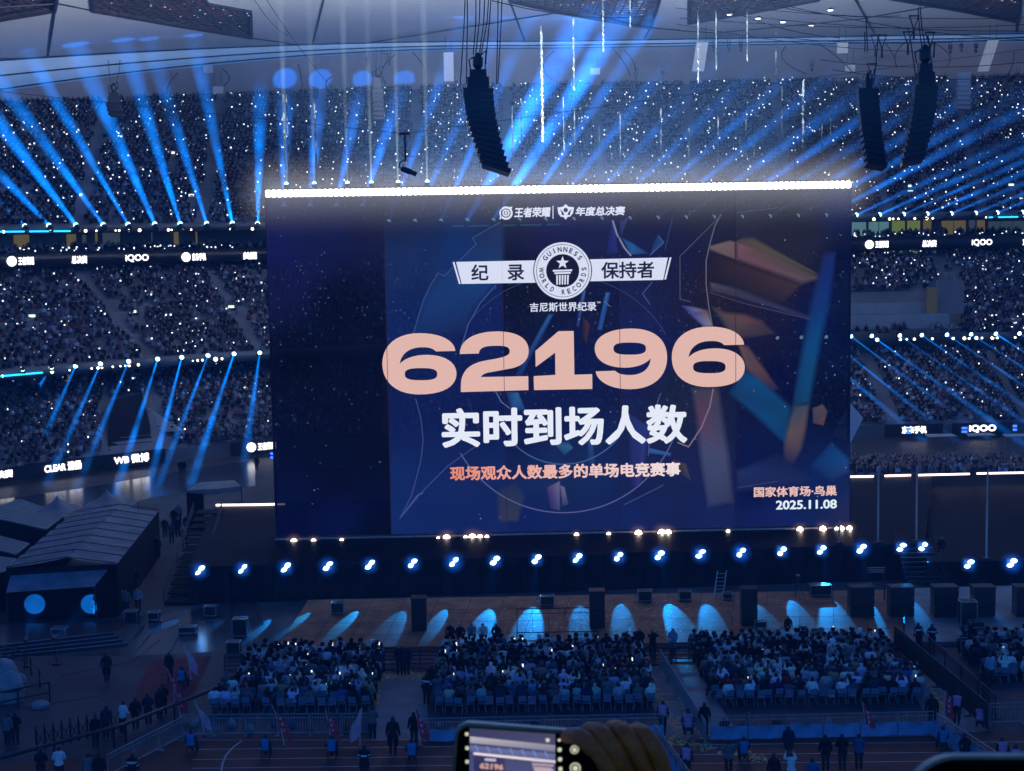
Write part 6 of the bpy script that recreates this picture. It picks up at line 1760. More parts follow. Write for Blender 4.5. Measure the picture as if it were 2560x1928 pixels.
# the rest of the floor audience, one mass of the same seated figures
tb = body('sit', sub=0); tb2 = body('sit_up', sub=0)
def mass(me, P, name, label):
    me2 = me.copy(); bm = bmesh.new(); bm.from_mesh(me2); bmesh.ops.triangulate(bm, faces=bm.faces); bm.to_mesh(me2); bm.free()
    tv_ = np.array([v.co[:] for v in me2.vertices]); tf_ = np.array([tuple(p.vertices) for p in me2.polygons]); mi = np.array([p.material_index for p in me2.polygons])
    N = len(P)
    cl = np.array([CLN[int(k)][0] for k in NR.choice(len(CLN), N, p=CW)]) * NR.uniform(.75, 1.25, (N, 1))
    cols = np.zeros((N, len(tf_), 3))
    cols[:] = cl[:, None]
    hairc = np.tile(np.array([(.01, .009, .01)]), (N, 1)); hd = NR.random(N) < .16; hairc[hd] = cl[hd]
    cols[:, mi == 3] = hairc[:, None]; cols[:, mi == 1] = (.02, .022, .03); cols[:, mi == 2] = (.42, .25, .18)
    tag(scatter(name, tv_, tf_, P, NR.uniform(-.4, .4, N), NR.uniform(1.02, 1.16, N), M['crowd'], cols), label, 'crowd', kind='stuff')
    bpy.data.meshes.remove(me2)
rest = np.array([(q[4], q[0], 0.0) for q in cand if (q[1], q[2], q[3]) not in nearset])
sel = NR.random(len(rest)) < .68
mass(tb, rest[sel], 'floor_audience', 'rest of the seated floor audience nearer the stage')
mass(tb2, rest[~sel], 'floor_audience_filming', 'rest of the floor audience holding phones up nearer the stage')
# audience on the far side of the stage, seen over its edge on the right
fx = np.array([(at_z(NR.uniform(2120, 2640), NR.uniform(1150, 1186), 0)) [:] for _ in range(420)])
crowd('far_floor_audience', fx, 'low band of seated audience beyond the stage edge at the right', dark=1.6)
for i, (x, y) in enumerate(((2271, 1077), (2411, 1075), (2535, 1070), (2106, 1081), (684, 1139))):
    p_ = at_z(x, y + 24, 0); p_.z = 0; hh_ = at_y(x, y, p_.y).z
    e_ = empty('blue_panel_lamp', p_, 0, f'small blue double panel lamp on a stand at the far field edge, {("second", "third", "fourth", "first right", "the left")[i]} one', 'lamp', 'blue panel lamps at the far edge')
    for dz in (-.22, .22):
        m_ = MB(); m_.box(-.32, .32, -.06, .06, hh_ + dz - .13, hh_ + dz + .13); m_.build('lamp_face', M['panel_blue'], e_)
    m_ = MB(); m_.tube([(0, .1, 0), (0, .1, hh_)], .05, 5); m_.build('stand', M['dark_steel'], e_)
for i, (x, y, w_) in enumerate(((2350, 1092, 3.5), (2450, 1090, 3.2), (2540, 1092, 3.0))):
    p_ = at_z(x, y + 22, 0)
    e_ = empty('field_canopy', p_, 0, f'flat white canopy table at the far field edge on the right, {nth(i)} from the left', 'canopy', 'white canopies at the far edge')
    m_ = MB(); m_.prism([(-w_ / 2, -.8, 1.1), (w_ / 2, -.8, 1.15), (w_ / 2 * .9, .8, 1.2), (-w_ / 2 * .9, .8, 1.2)], (0, 0, .06)); m_.build('canopy_top', M['white_plastic'], e_)
    for sx in (-1, 1):
        m_ = MB(); m_.tube([(sx * w_ * .42, 0, 0), (sx * w_ * .42, 0, 1.1)], .04, 5); m_.build('leg', M['steel'], e_)
# lit phones held in the blocks
hp = np.array([(q[4] + .1, q[0] + .3, RNG.uniform(.95, 1.35)) for q in cand if RNG.random() < .10])
M['phone_bright'] = emis('held_phone_screen', (.85, .95, 1.0), 1.5)
N = len(hp)
tag(scatter('held_phones', [(-.5, 0, -.5), (.5, 0, -.5), (.5, .12, -.5), (-.5, .12, -.5), (-.5, 0, .5), (.5, 0, .5), (.5, .12, .5), (-.5, .12, .5)], [(0, 1, 5, 4), (4, 5, 6, 7), (1, 2, 6, 5), (3, 0, 4, 7), (0, 3, 2, 1), (2, 3, 7, 6)], hp, NR.uniform(-.5, .5, N), np.stack([NR.uniform(.06, .1, N), np.full(N, .08), NR.uniform(.1, .2, N)], -1), M['phone_bright'], np.ones((N, 6, 3))), 'small lit phones held up among the floor audience', 'phones', kind='stuff')
for (bn, r, c, x, y, occ, rows) in seatsl:
    if r <= 2 and to_px((x, y, .7))[0] < 2580 and (r < 2 or not occ or c % 3 == 0) and not (not occ and RNG.random() < .12):
        chair((x, y - .05, 0), f'{"" if occ else "empty "}blue grey chair, {bn} block, {nth(r)} row from rear, {nth(c)} seat from left', 'folding chairs of the floor blocks', RNG.uniform(-.25, .25))

# ------------------------------------------------------------------ aisles, lane lines, carpets
sheet('aisle_floor', [(952, 1682), (1064, 1682), (1072, 1848), (925, 1852)], .010, M['aisle'])
sheet('aisle_floor', [(1592, 1668), (1735, 1662), (1850, 1842), (1668, 1846)], .010, M['aisle'])
sheet('aisle_floor', [(2232, 1655), (2290, 1650), (2470, 1830), (2345, 1832)], .010, M['aisle'])
sheet('red_carpet', [(378, 1652), (530, 1640), (470, 1765), (322, 1770)], .010, M['red_carpet'])
b = MB()
def lane(pts, w=.06):
    P = [at_z(x, y, .014) for x, y in pts]
    for i in range(len(P) - 1): b.bar(P[i], P[i + 1], w, .004)
for y in (1868, 1893, 1915): lane([(480, y + 6), (1000, y), (1700, y - 6), (2600, y - 14)])
lane([(605, 1852), (585, 1866), (565, 1888), (556, 1910), (552, 1935)], .09)
lane([(440, 1850), (1100, 1850)], .05); lane([(1700, 1848), (2400, 1838)], .05)
for y0 in (1700, 1735, 1755): lane([(1600 + (y0 - 1660) * .6, y0), (1640 + (y0 - 1660) * .55, y0)], .07)
tag(b.build('lane_marking', M['paint']), kind='structure')
b = MB()
for pts in (((150, 1690), (330, 1655), (400, 1600)), ((60, 1770), (250, 1740)), ((330, 1640), (400, 1560), (430, 1545)), ((0, 1600), (420, 1530)), ((300, 1600), (560, 1540)), ((420, 1640), (460, 1570))):
    P = [at_z(x, y, .012) for x, y in pts]
    for i in range(len(P) - 1): b.bar(P[i], P[i + 1], .05, .006)
tag(b.build('floor_joint', M['black']), kind='structure')

# ------------------------------------------------------------------ fences
def barrier(a, c, label, group, h=1.1, m='steel', bars=.14, name='crowd_barrier', rails=(0.12, 1.0), thick=.05, sheeted=None):
    a, c = Vector(a), Vector(c); d = c - a; L = d.length
    e = empty(name, a, math.atan2(d.y, d.x), label, 'barrier', group)
    for z in (h * rails[0], h * rails[1]):
        mm = MB(); mm.tube([(0, 0, z), (L, 0, z)], thick / 2 + .005, 5); mm.build('rail', M[m], e)
    for x in (0.03, L - .03):
        mm = MB(); mm.tube([(x, 0, 0), (x, 0, h)], thick / 2 + .005, 5); mm.build('post', M[m], e)
        mm = MB(); mm.bar((x, -.28, .03), (x, .28, .03), .05); mm.build('foot', M[m], e)
    mm = MB()
    for x in np.arange(bars, L - bars * .5, bars): mm.bar((x, 0, h * rails[0]), (x, 0, h * rails[1]), .016)
    mm.bar((0, 0, h * .82), (L, 0, h * .82), .03)
    tag(mm.build('bars', M[m], e), kind='stuff')
    if sheeted:
        n = max(2, int(L / .25)); v, f = [], []
        for k in range(n + 1):
            x = L * k / n; q_ = .05 * math.sin(k * 1.3) + .03 * math.sin(k * 3.1)
            v += [(x, -.08 + q_, sheeted), (x, -.14 - q_, sheeted * .5), (x, -.30 + q_, .02)]
            if k: b0 = (k - 1) * 3; f += [(b0, b0 + 3, b0 + 4, b0 + 1), (b0 + 1, b0 + 4, b0 + 5, b0 + 2)]
        mm = MB(); mm.add(v, f); mm.build('plastic_sheet', M['plastic_blue'], e, smooth=True)
    return e
def fence_run(px, n, what, group, z=0.0, **kw):
    P = [at_z(x, y, z) for x, y in px]
    tot = sum((P[i + 1] - P[i]).length for i in range(len(P) - 1))
    k = 0
    for i in range(len(P) - 1):
        L = (P[i + 1] - P[i]).length; ni = max(1, round(n * L / tot))
        for j in range(ni):
            a, c = P[i].lerp(P[i + 1], (j + .01) / ni), P[i].lerp(P[i + 1], (j + .99) / ni)
            barrier(a, c, f'{what}, {nth(k)} panel along', group, **kw); k += 1
fence_run([(456, 1840), (935, 1836)], 6, 'pale steel barrier behind the left block', 'barriers behind the left block')
fence_run([(1060, 1850), (1660, 1838)], 6, 'pale steel barrier behind the centre block', 'barriers behind the centre block', sheeted=.55)
fence_run([(1775, 1846), (2335, 1832)], 6, 'pale steel barrier with blue plastic behind the right block', 'barriers behind the right block', sheeted=.62)
fence_run([(2470, 1812), (2640, 1806)], 2, 'pale steel barrier behind the far right block', 'barriers behind the far right block')
fence_run([(268, 1945), (458, 1845)], 3, 'slanted steel railing left of the track', 'railings at the lower left', bars=.12)
fence_run([(1640, 1868), (1725, 1990)], 3, 'steel railing right of the held phone', 'railings beside the held phone', sheeted=.8)
fence_run([(2340, 1836), (2500, 1945)], 3, 'slanted steel railing right of the right block', 'railings at the lower right', sheeted=.75)
M['mesh_dark'] = mat('dark_mesh', (.07, .065, .06), .7, var=.3, scale=4)
fence_run([(1650, 1672), (1765, 1862)], 5, 'grey mesh fence down the aisle between centre and right blocks', 'mesh fences in the aisle', m='steel', bars=.06, h=1.15)
fence_run([(2235, 1625), (2470, 1832)], 6, 'dark dense fence down the aisle right of the right block', 'dark fences at the right', m='dark_steel', bars=.05, h=1.5, name='dark_fence')
fence_run([(2290, 1618), (2490, 1800)], 5, 'dark railing beside the dense fence at the right', 'dark railings at the right', m='dark_steel', bars=.1, h=1.3, name='dark_fence')
# black stage barrier of stacked rails, in front of the brown floor
def stage_barrier(a, c, label, h=1.05):
    a, c = Vector(a), Vector(c); d = c - a; L = d.length
    e = empty('stage_barrier', a, math.atan2(d.y, d.x), label, 'barrier', 'black stage barriers before the brown floor')
    for z in (.12, .36, .6, .84, h):
        mm = MB(); mm.box(0, L, -.03, .03, z - .035, z + .035); mm.build('rail', M['dark_steel'], e)
    for x in (.04, L / 2, L - .04):
        mm = MB(); mm.box(x - .035, x + .035, -.05, .04, 0, h); mm.build('post', M['dark_steel'], e)
    mm = MB(); mm.box(0, L, -.75, .02, .0, .03); mm.build('foot_plate', M['dark_steel'], e)
pts = [at_z(x, y, 0) for x, y in ((560, 1680), (1000, 1664), (1500, 1656), (2210, 1640))]
k = 0
for i in range(3):
    L = (pts[i + 1] - pts[i]).length; ni = round(L / 2.2)
    for j in range(ni):
        stage_barrier(pts[i].lerp(pts[i + 1], (j + .01) / ni), pts[i].lerp(pts[i + 1], (j + .99) / ni), f'black stacked rail stage barrier, {nth(k)} panel from the left'); k += 1
fence_run([(2400, 1640), (2640, 1632)], 3, 'steel barrier before the right loudspeakers', 'barriers before the right loudspeakers')
# tall rail frame on the stage floor at the centre
barrier(at_z(1292, 1590, .3), at_z(1495, 1586, .3), 'tall dark rail frame standing on the brown floor at the centre', None, h=1.7, m='dark_steel', bars=1.0, name='rail_frame')
# folding black gate at lower left
a0, a1 = at_z(92, 1878, 0), at_z(300, 1828, 0)
d = a1 - a0
e = empty('folding_gate', a0, math.atan2(d.y, d.x), 'black folding gate with spiked posts at the lower left', 'gate')
L = d.length; n = 10
for k in range(n + 1):
    x = L * k / n
    m = MB(); m.bar((x, 0, 0), (x, 0, 1.15), .08); m.bar((x, 0, 1.15), (x, 0, 1.3), .04); m.build('post', M['black_gloss'], e)
for k in range(n):
    x0, x1 = L * k / n, L * (k + 1) / n
    m = MB(); m.bar((x0, .03, .15), (x1, .03, 1.0), .03); m.bar((x0, -.03, 1.0), (x1, -.03, .15), .03); m.build('lattice', M['black_gloss'], e)
for i, (p0, p1, lab) in enumerate((((-40, 1905), (300, 1815), 'long black boom rail crossing the lower left, lower half'), ((300, 1815), (560, 1712), 'long black boom rail crossing the lower left, upper half'))):
    a, c = at_z(*p0, 1.0), at_z(*p1, 1.0)
    e = empty('boom_rail', Vector((a.x, a.y, 0)), 0, lab, 'rail', 'black boom rails at the lower left')
    m = MB(); m.tube([Vector((0, 0, 1)), c - Vector((a.x, a.y, 0))], .11, 8); m.build('boom', M['black_gloss'], e)
    for t in (.05, .5, .95):
        q_ = Vector((0, 0, 1)).lerp(c - Vector((a.x, a.y, 0)), t); m = MB(); m.bar((q_.x, q_.y, 0), q_, .1); m.build('post', M['black_gloss'], e)
# left edge: rail with wrapped white bundles
rl = empty('corner_railing', at_z(60, 1750, 0), 0, 'dark tube railing of the covered corner at the left edge', 'railing')
o0 = rl.location
for p0, p1 in (((-30, 1650), (62, 1675)), ((78, 1688), (125, 1755)), ((125, 1755), (-40, 1790))):
    for z in (.55, 1.1):
        m = MB(); m.tube([at_z(*p0, 0) - o0 + Vector((0, 0, z)), at_z(*p1, 0) - o0 + Vector((0, 0, z))], .045, 6); m.build('rail', M['black_gloss'], rl)
for p0 in ((34, 1662), (62, 1675), (78, 1688), (100, 1720), (125, 1755), (46, 1772), (-20, 1785)):
    m = MB(); q_ = at_z(*p0, 0) - o0; m.tube([q_, q_ + Vector((0, 0, 1.15))], .045, 6); m.build('post', M['black_gloss'], rl)
for i, (x, y, r, h, lab) in enumerate(((28, 1752, .75, 1.7, 'front pale wrapped bundle in the railed corner at the left edge'), (8, 1710, .9, 1.5, 'rear pale wrapped bundle in the railed corner at the left edge'), (48, 1725, .5, 1.0, 'small pale wrapped bundle in the railed corner at the left edge'), (100, 1768, .5, .35, 'low white bundle at the foot of the corner railing'))):
    e = empty('wrapped_bundle', at_z(x, y, 0), 0, lab, 'bundle', 'wrapped bundles at the left edge')
    m = MB(); prof = [(r * .9, 0), (r, h * .25), (r * .95, h * .55), (r * .7, h * .82), (r * .3, h * .97), (.04, h)]
    n = 14
    v, f = [], []
    for (rr, z) in prof:
        for a in range(n): an = 2 * math.pi * a / n; q_ = rr * (1 + .06 * math.sin(3 * an + z * 4) + .04 * math.sin(7 * an)); v.append((q_ * math.cos(an), q_ * math.sin(an), z))
    for j in range(len(prof) - 1):
        for a in range(n): f.append((j * n + a, j * n + (a + 1) % n, (j + 1) * n + (a + 1) % n, (j + 1) * n + a))
    f.append(tuple((len(prof) - 1) * n + a for a in range(n)))
    m.add(v, f); m.build('wrap', mat('wrap_cloth%d' % i, (.26, .30, .33), .6, var=.25, scale=2, bump=.3), e, smooth=True)
    m = MB(); m.lathe([(r * 1.01, h * .40), (r * 1.03, h * .43), (r * 1.01, h * .46)], 14); m.build('strap', M['dark_steel'], e)

# ------------------------------------------------------------------ bags left between the rear chairs and the barriers
BAGM = [mat('bag_white', (.26, .28, .30), .6, var=.2, scale=6, bump=.3), mat('bag_black', (.02, .02, .025), .6, var=.3, scale=6, bump=.2), mat('bag_blue', (.05, .09, .18), .7, var=.3, scale=6, bump=.3)]
def bag(px, py, s_, k, label):
    e = empty('bag', at_z(px, py, 0), RNG.uniform(0, 3), label, 'bag', 'bags behind the seated blocks')
    n = 9; v, f = [], []
    prof = [(.16, 0), (.22, .08), (.21, .2), (.14, .31), (.05, .36)]
    for j, (rr_, z) in enumerate(prof):
        for a in range(n):
            an = 2 * math.pi * a / n; q_ = rr_ * s_ * (1 + .14 * math.sin(2 * an + j) + .08 * math.sin(5 * an + 2 * j)); v.append((q_ * 1.25 * math.cos(an), q_ * .85 * math.sin(an), z * s_))
    for j in range(len(prof) - 1):
        for a in range(n): f.append((j * n + a, j * n + (a + 1) % n, (j + 1) * n + (a + 1) % n, (j + 1) * n + a))
    f.append(tuple((len(prof) - 1) * n + a for a in range(n)))
    m = MB(); m.add(v, f); m.build('bag_body', BAGM[k], e, smooth=True)
    m = MB(); m.tube([(-.07 * s_, 0, .33 * s_), (-.05 * s_, 0, .46 * s_), (.05 * s_, 0, .46 * s_), (.07 * s_, 0, .33 * s_)], .012, 4); m.build('bag_handle', BAGM[k], e)
for bn, xs_ in (('left', np.linspace(500, 915, 10)), ('centre', np.linspace(1085, 1640, 12)), ('right', np.linspace(1800, 2320, 13))):
    for i, x in enumerate(xs_):
        k = int(NR.integers(3)); bag(x + NR.uniform(-14, 14), 1822 + NR.uniform(-7, 9), NR.uniform(.7, 1.25), k, f'{("white", "black", "blue")[k]} bag on the ground behind the {bn} block, {nth(i)} from left')

# ------------------------------------------------------------------ flags
def flag(px, py, h, lean, label, m='flag', facing=1):
    p = at_z(px, py, 0)
    e = empty('flag', p, 0, label, 'flag', 'narrow upright flags by the barriers')
    mm = MB(); mm.tube([(0, 0, 0), (lean * .3, 0, h * .5), (lean, 0, h)], [.025, .02, .015], 5); mm.build('pole', M['white_plastic'], e)
    n = 9; v, f = [], []
    for k in range(n + 1):
        t = k / n; z = h - t * h * .72; x = lean * (z / h) ** 1.5
        w = .12 + .5 * math.sin(min(1, t * 1.1) * math.pi * .62) * (1 - .25 * t)
        for j in range(4):
            s = j / 3; v.append((x + facing * w * s, .06 * math.sin(k * .9 + s * 5), z - .35 * s * (1 if k else .3)))
    for k in range(n):
        for j in range(3): f.append((k * 4 + j, k * 4 + j + 1, k * 4 + j + 5, k * 4 + j + 4))
    mm = MB(); mm.add(v, f); o = mm.build('flag_cloth', M[m], e, smooth=True)
    mm = MB()
    for k in range(3):
        t = .3 + .2 * k; z = h - t * h * .72 - .15; x = lean * (z / h) ** 1.5 + facing * .17
        mm.box(x - .05, x + .05, -.12, -.10, z - .07, z + .07)
    mm.build('flag_print', M['flag_white'], o)
    mm = MB(); mm.lathe([(.14, 0), (.05, .06)], 8); mm.build('flag_foot', M['black_gloss'], e)
for a in ((478, 1702, 2.2, -.35, 'pink lit flag on a pole beside the red carpet, highest of the left flags', 'flag_white', 1), (440, 1770, 2.2, -.4, 'red flag leaning over the boom rail left of the left block', 'flag', 1), (452, 1800, 1.9, -.3, 'dark red flag in front of the left block corner', 'flag', 1), (512, 1840, 1.9, -.5, 'pink flag leaning on the left end of the barrier', 'flag_white', 1),
          (712, 1868, 2.1, -.55, 'bright red flag in front of the left block, in the middle of its barrier', 'flag', 1), (828, 1860, 1.8, -.25, 'narrow red flag in front of the right end of the left block', 'flag', 1), (900, 1868, 2.0, .15, 'pink flag beside the officer in the left aisle', 'flag_white', -1), (1052, 1868, 2.0, -.25, 'red flag beside the dark figure right of the left aisle', 'flag', 1),
          (2165, 1838, 1.7, -.2, 'red and orange flag in front of the right block', 'flag', 1), (2362, 1812, 1.8, .0, 'red flag at the corner beside the right block', 'flag', 1), (1873, 1838, 1.2, .0, 'small dark red flag tied to the right block barrier', 'flag', -1), (845, 1690, 1.4, -.1, 'small pale flag among the left block audience', 'flag_white', 1)):
    flag(*a)

# ------------------------------------------------------------------ stools and people around the blocks
st = MB(); st.box(-.2, .2, -.2, .2, .40, .44); ST_SEAT = st.mesh('seat', M['dark_steel'])
ST_LEG = []
for sx in (-1, 1):
    for sy in (-1, 1):
        st = MB(); st.bar((sx * .17, sy * .17, .42), (sx * .22, sy * .22, 0), .035); ST_LEG.append(st.mesh('leg', M['dark_steel']))
def stool(p, label):
    e = empty('stool', p, 0, label, 'stool', 'stools of the seated guards')
    link('seat', ST_SEAT, e)
    for l in ST_LEG: link('leg', l, e)
for i, (x, y, f_) in enumerate(((478, 1888, -12), (664, 1900, -8), (830, 1902, -6), (1030, 1912, 0), (1860, 1908, 4), (2358, 1880, 6), (455, 1722, -20))):
    where = ('nearest the left slanted railing', 'second from the left on the track', 'third from the left on the track', 'left of the held phone', 'right of the held phone', 'by the lower right railing', 'beside the red carpet')[i]
    p = at_z(x, y, 0)
    stool(p, f'dark stool of the blue vested guard {where}')
    person(x, y, 'sit', NVY, f'guard in bright blue vest sitting on a stool {where}', f_, vest='blue', group='guards in blue vests', h=1.0)
G1 = 'people standing round the floor blocks'
PP = [
 (268, 1706, 'walk', BLK, 'person walking alone in a long black coat across the dark floor', 25, dict(coat=True)),
 (20, 1868, 'stand', GRY, 'person in grey top standing at the lower left edge, left one of a pair', -15, {}),
 (40, 1866, 'stand_front', BLK, 'person in black standing at the lower left edge, right one of a pair', 15, {}),
 (240, 1872, 'stand', BLK, 'person in dark top and pale trousers leaning on the boom rail', -10, {}),
 (266, 1848, 'stand', NVY, 'person in dark navy standing behind the boom rail', -10, {}),
 (308, 1836, 'stand_front', WHI, 'person in white shirt carrying a bag behind the boom rail', -30, {}),
 (340, 1826, 'stand', BLK, 'person in black right of the white shirted one behind the boom rail', 0, {}),
 (372, 1815, 'stand_front', NVY, 'dark figure behind the boom rail below the red carpet', 20, {}),
 (400, 1800, 'stand', BLK, 'dark figure beside the leaning red flag', -20, {}),
 (104, 1962, 'stand_front', BLK, 'dark person at the bottom left beside the one in a white jacket', 0, {}),
 (150, 1958, 'stand_front', WHI, 'person in puffy white jacket at the bottom left', 10, {}),
 (222, 1975, 'stand', GRY, 'person in pale top cropped by the bottom edge at the left, left of a pair', 0, {}),
 (250, 1975, 'stand', BLK, 'person in dark top cropped by the bottom edge at the left, right of a pair', 0, {}),
 (332, 1975, 'stand', BLK, 'officer in black with pale reflective stripe at the slanted railing', 0, dict(stripes=True)),
 (426, 1702, 'stand', BLK, 'person in black standing at the edge of the red carpet', 160, {}),
 (410, 1790, 'stand_front', BLK, 'dark person standing on the red carpet corner by the flags', 30, {}),
 (912, 1962, 'stand_front', BLK, 'officer in black with reflective stripes at the bottom of the left aisle', 0, dict(stripes=True, h=1.08)),
 (932, 1850, 'stand_front', GRY, 'person bending behind the officer in the left aisle', 0, {}),
 (983, 1890, 'stand', BLK, 'tall man in black coat walking down the left aisle', -5, dict(coat=True, h=1.12)),
 (1036, 1866, 'stand', BLK, 'dark haired person in black beside the red flag in the left aisle', 10, {}),
 (1000, 1688, 'stand', BLK, 'left one of two black figures at the head of the left aisle', 180, dict(h=1.05)),
 (1017, 1688, 'stand', NVY, 'right one of two dark figures at the head of the left aisle', 180, dict(h=1.05)),
 (1066, 1762, 'stand', BLK, 'guard in black with stripe at the left edge of the centre block', -20, dict(stripes=True)),
 (1080, 1740, 'stand_front', BLK, 'second guard in black behind the striped one at the centre block', -20, {}),
 (755, 1650, 'sit', BLK, 'camera operator in black sitting before the left block', 0, dict(h=1.05)),
 (1128, 1602, 'crouch', BLK, 'crouching photographer in black on the brown floor, first from the left', 170, dict(z=.3)),
 (1150, 1604, 'crouch', BLK, 'crouching photographer in black on the brown floor, second from the left', 190, dict(z=.3)),
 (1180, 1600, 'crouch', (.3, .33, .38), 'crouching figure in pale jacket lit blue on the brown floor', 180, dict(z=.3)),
 (1208, 1602, 'crouch', WHI, 'crouching figure in white lit blue on the brown floor', 180, dict(z=.3)),
 (1245, 1602, 'crouch', BLK, 'crouching photographer in black right of the blue lit pair', 160, dict(z=.3)),
 (1632, 1652, 'stand_up', BLK, 'camera operator in black standing at the aisle head right of centre', 180, dict(h=1.12)),
 (1600, 1640, 'stand_front', BLK, 'dark figure left of the standing camera operator', 170, {}),
 (1565, 1622, 'crouch', NVY, 'crouching dark figure lit blue left of the aisle right of centre', 180, dict(z=.3)),
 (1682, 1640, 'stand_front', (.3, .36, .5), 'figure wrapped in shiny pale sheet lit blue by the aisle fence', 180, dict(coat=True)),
 (1657, 1836, 'stand', NVY, 'steward in pink vest walking in the aisle, left one of two', -10, dict(vest='pink')),
 (1722, 1842, 'crouch', NVY, 'steward in pink vest crouching in the aisle, right one of two', 0, dict(vest='pink', h=1.15)),
 (1716, 1950, 'stand', NVY, 'steward in pink vest at the bottom edge beside the railing', -20, dict(vest='pink')),
 (1762, 1842, 'stand', BLK, 'man in black standing at the left end of the blue sheeted barrier', 0, {}),
 (1822, 1942, 'stand_front', GRY, 'person with backpack at the bottom right of the held phone', 0, {}),
 (1972, 1904, 'stand', NVY, 'man in dark jacket on the track right of the held phone', 0, dict(h=1.0)),
 (1978, 1975, 'stand_up', WHI, 'person in white raising a phone at the bottom edge', 0, {}),
 (1935, 1978, 'stand', BLK, 'dark person at the bottom edge left of the white clad one', 0, {}),
 (2032, 1990, 'stand', BLU, 'person in blue at the bottom edge right of the white clad one', 0, {}),
 (2064, 1928, 'stand', BLK, 'man in black, left one of three standing on the track', 0, {}),
 (2106, 1926, 'stand_front', BLK, 'man in black, middle one of three standing on the track', 5, {}),
 (2147, 1926, 'stand_front', (.02, .11, .24), 'man in blue jacket, right one of three standing on the track', -5, {}),
 (2330, 1830, 'stand', BLK, 'tall person in black at the right end of the right block', 0, dict(h=1.12)),
 (2392, 1812, 'stand', BLK, 'steward in pink vest at the slanted railing on the right', -30, dict(vest='pink')),
 (2450, 1822, 'crouch', BLK, 'steward in pink vest crouching by the dark fence on the right', -20, dict(vest='pink')),
 (2416, 1900, 'crouch', BLK, 'dark crouching person behind the black phone at the lower right', 0, {}),
 (2506, 1935, 'stand', BLK, 'steward in pink vest above the black phone, left one of two', 0, dict(vest='pink')),
 (2540, 1955, 'stand', BLK, 'steward in pink vest above the black phone, right one of two', 0, dict(vest='pink')),
 (2466, 1762, 'stand', BLK, 'tall person in black standing left of the far right block', 0, dict(h=1.15)),
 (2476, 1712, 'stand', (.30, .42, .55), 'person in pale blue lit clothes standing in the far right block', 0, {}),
 (2297, 1628, 'stand', BLK, 'officer with reflective stripes on the ramp at the right, left one of two', 10, dict(stripes=True)),
 (2330, 1632, 'stand_front', BLK, 'officer with reflective stripes on the ramp at the right, right one of two', -10, dict(stripes=True)),
 (1970, 1598, 'stand', BLK, 'person in black sitting apart on the brown floor edge at the right', 180, dict(z=.3, h=.85)),
 (1935, 1640, 'crouch', PNK, 'crouching figure in pale pink before the right block', 0, {}),
 (2350, 1382, 'crouch', BLK, 'dark figure squatting on the stage deck at the right', 180, dict(z=DECK)),
 (452, 1190, 'stand', BLK, 'left one of two dark figures standing on the far track', 180, {}),
 (461, 1190, 'stand', BLK, 'right one of two dark figures standing on the far track', 180, {}),
 (642, 1178, 'stand', BLK, 'dark figure on the far track at the left edge of the giant screen', 180, {}),
 (240, 1552, 'stand', BLK, 'dark figure standing at the right end of the tent front', 170, {}),
 (285, 1530, 'stand_front', (.3, .33, .36), 'figure in pale top beside the tent, left one of a pair', 190, {}),
 (300, 1528, 'stand_front', (.3, .3, .34), 'figure in pale top beside the tent, right one of a pair', 180, {}),
 (318, 1535, 'stand', GRY, 'figure in grey beside the tent and stairs', 180, {}),
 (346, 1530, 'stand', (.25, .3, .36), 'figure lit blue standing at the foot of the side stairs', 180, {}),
 (340, 1480, 'stand', BLK, 'dark figure standing against the tent side', 170, {}),
 (395, 1395, 'stand', BLK, 'dark figure on the left beside the side stairs, half way up', 180, dict(z=.5)),
 (413, 1345, 'stand', BLK, 'person in black at the upper end of the tent side', 180, {}),
 (430, 1360, 'walk', GRY, 'person in grey descending the side stairs, first', 180, dict(z=.9)),
 (445, 1345, 'walk', NVY, 'person in navy descending the side stairs, second', 180, dict(z=1.1)),
 (436, 1322, 'walk', BLK, 'person in black descending the side stairs, third', 180, dict(z=1.5)),
 (448, 1310, 'walk', (.2, .2, .24), 'person in pale grey descending the side stairs, fourth', 180, dict(z=1.7)),
 (462, 1370, 'walk', (.2, .16, .14), 'person in brown descending the side stairs, nearest the rail', 180, dict(z=.9)),
 (468, 1340, 'walk', BLK, 'person in black descending the side stairs, by the rail higher up', 180, dict(z=1.4)),
]
for x, y, pose, col, lab, face, kw in PP:
    person(x, y, pose, col, lab, face, group=G1 if y > 1560 else 'people on the stage and far floor', **kw)

# ------------------------------------------------------------------ the phone held up in front of the camera, and the dark phone at the corner
def phone_plane(px, py, D): return at_y(px, py, D)
PD = 1.0
c0 = phone_plane(1140, 1806, PD); c1 = phone_plane(1660, 1846, PD)
ux = (c1 - c0).normalized(); nrm = Vector((0, -1, 0)); uz = nrm.cross(ux).normalized()
if uz.z < 0: uz = -uz
PW, PH = (c1 - c0).length, .074
def pp(u, v, d=0.0):     # u along from left, v down from top edge, d towards camera
    return c0 + ux * u - uz * v + Vector((0, -1, 0)) * d
KPX = PD / FPX           # metres per pixel at the phone
ph = empty('held_phone', pp(PW / 2, PH), 0, 'phone held sideways in a raised hand at the bottom, its screen filming the show', 'phone')
o0 = ph.location
def rr(u0, v0, u1, v1, r, n=6):
    out = []
    for cx, cy_, a0 in ((u1 - r, v0 + r, -90), (u1 - r, v1 - r, 0), (u0 + r, v1 - r, 90), (u0 + r, v0 + r, 180)):
        for k in range(n + 1):
            a = math.radians(a0 + 90 * k / n); out.append((cx + r * math.cos(a), cy_ + r * math.sin(a)))
    return out
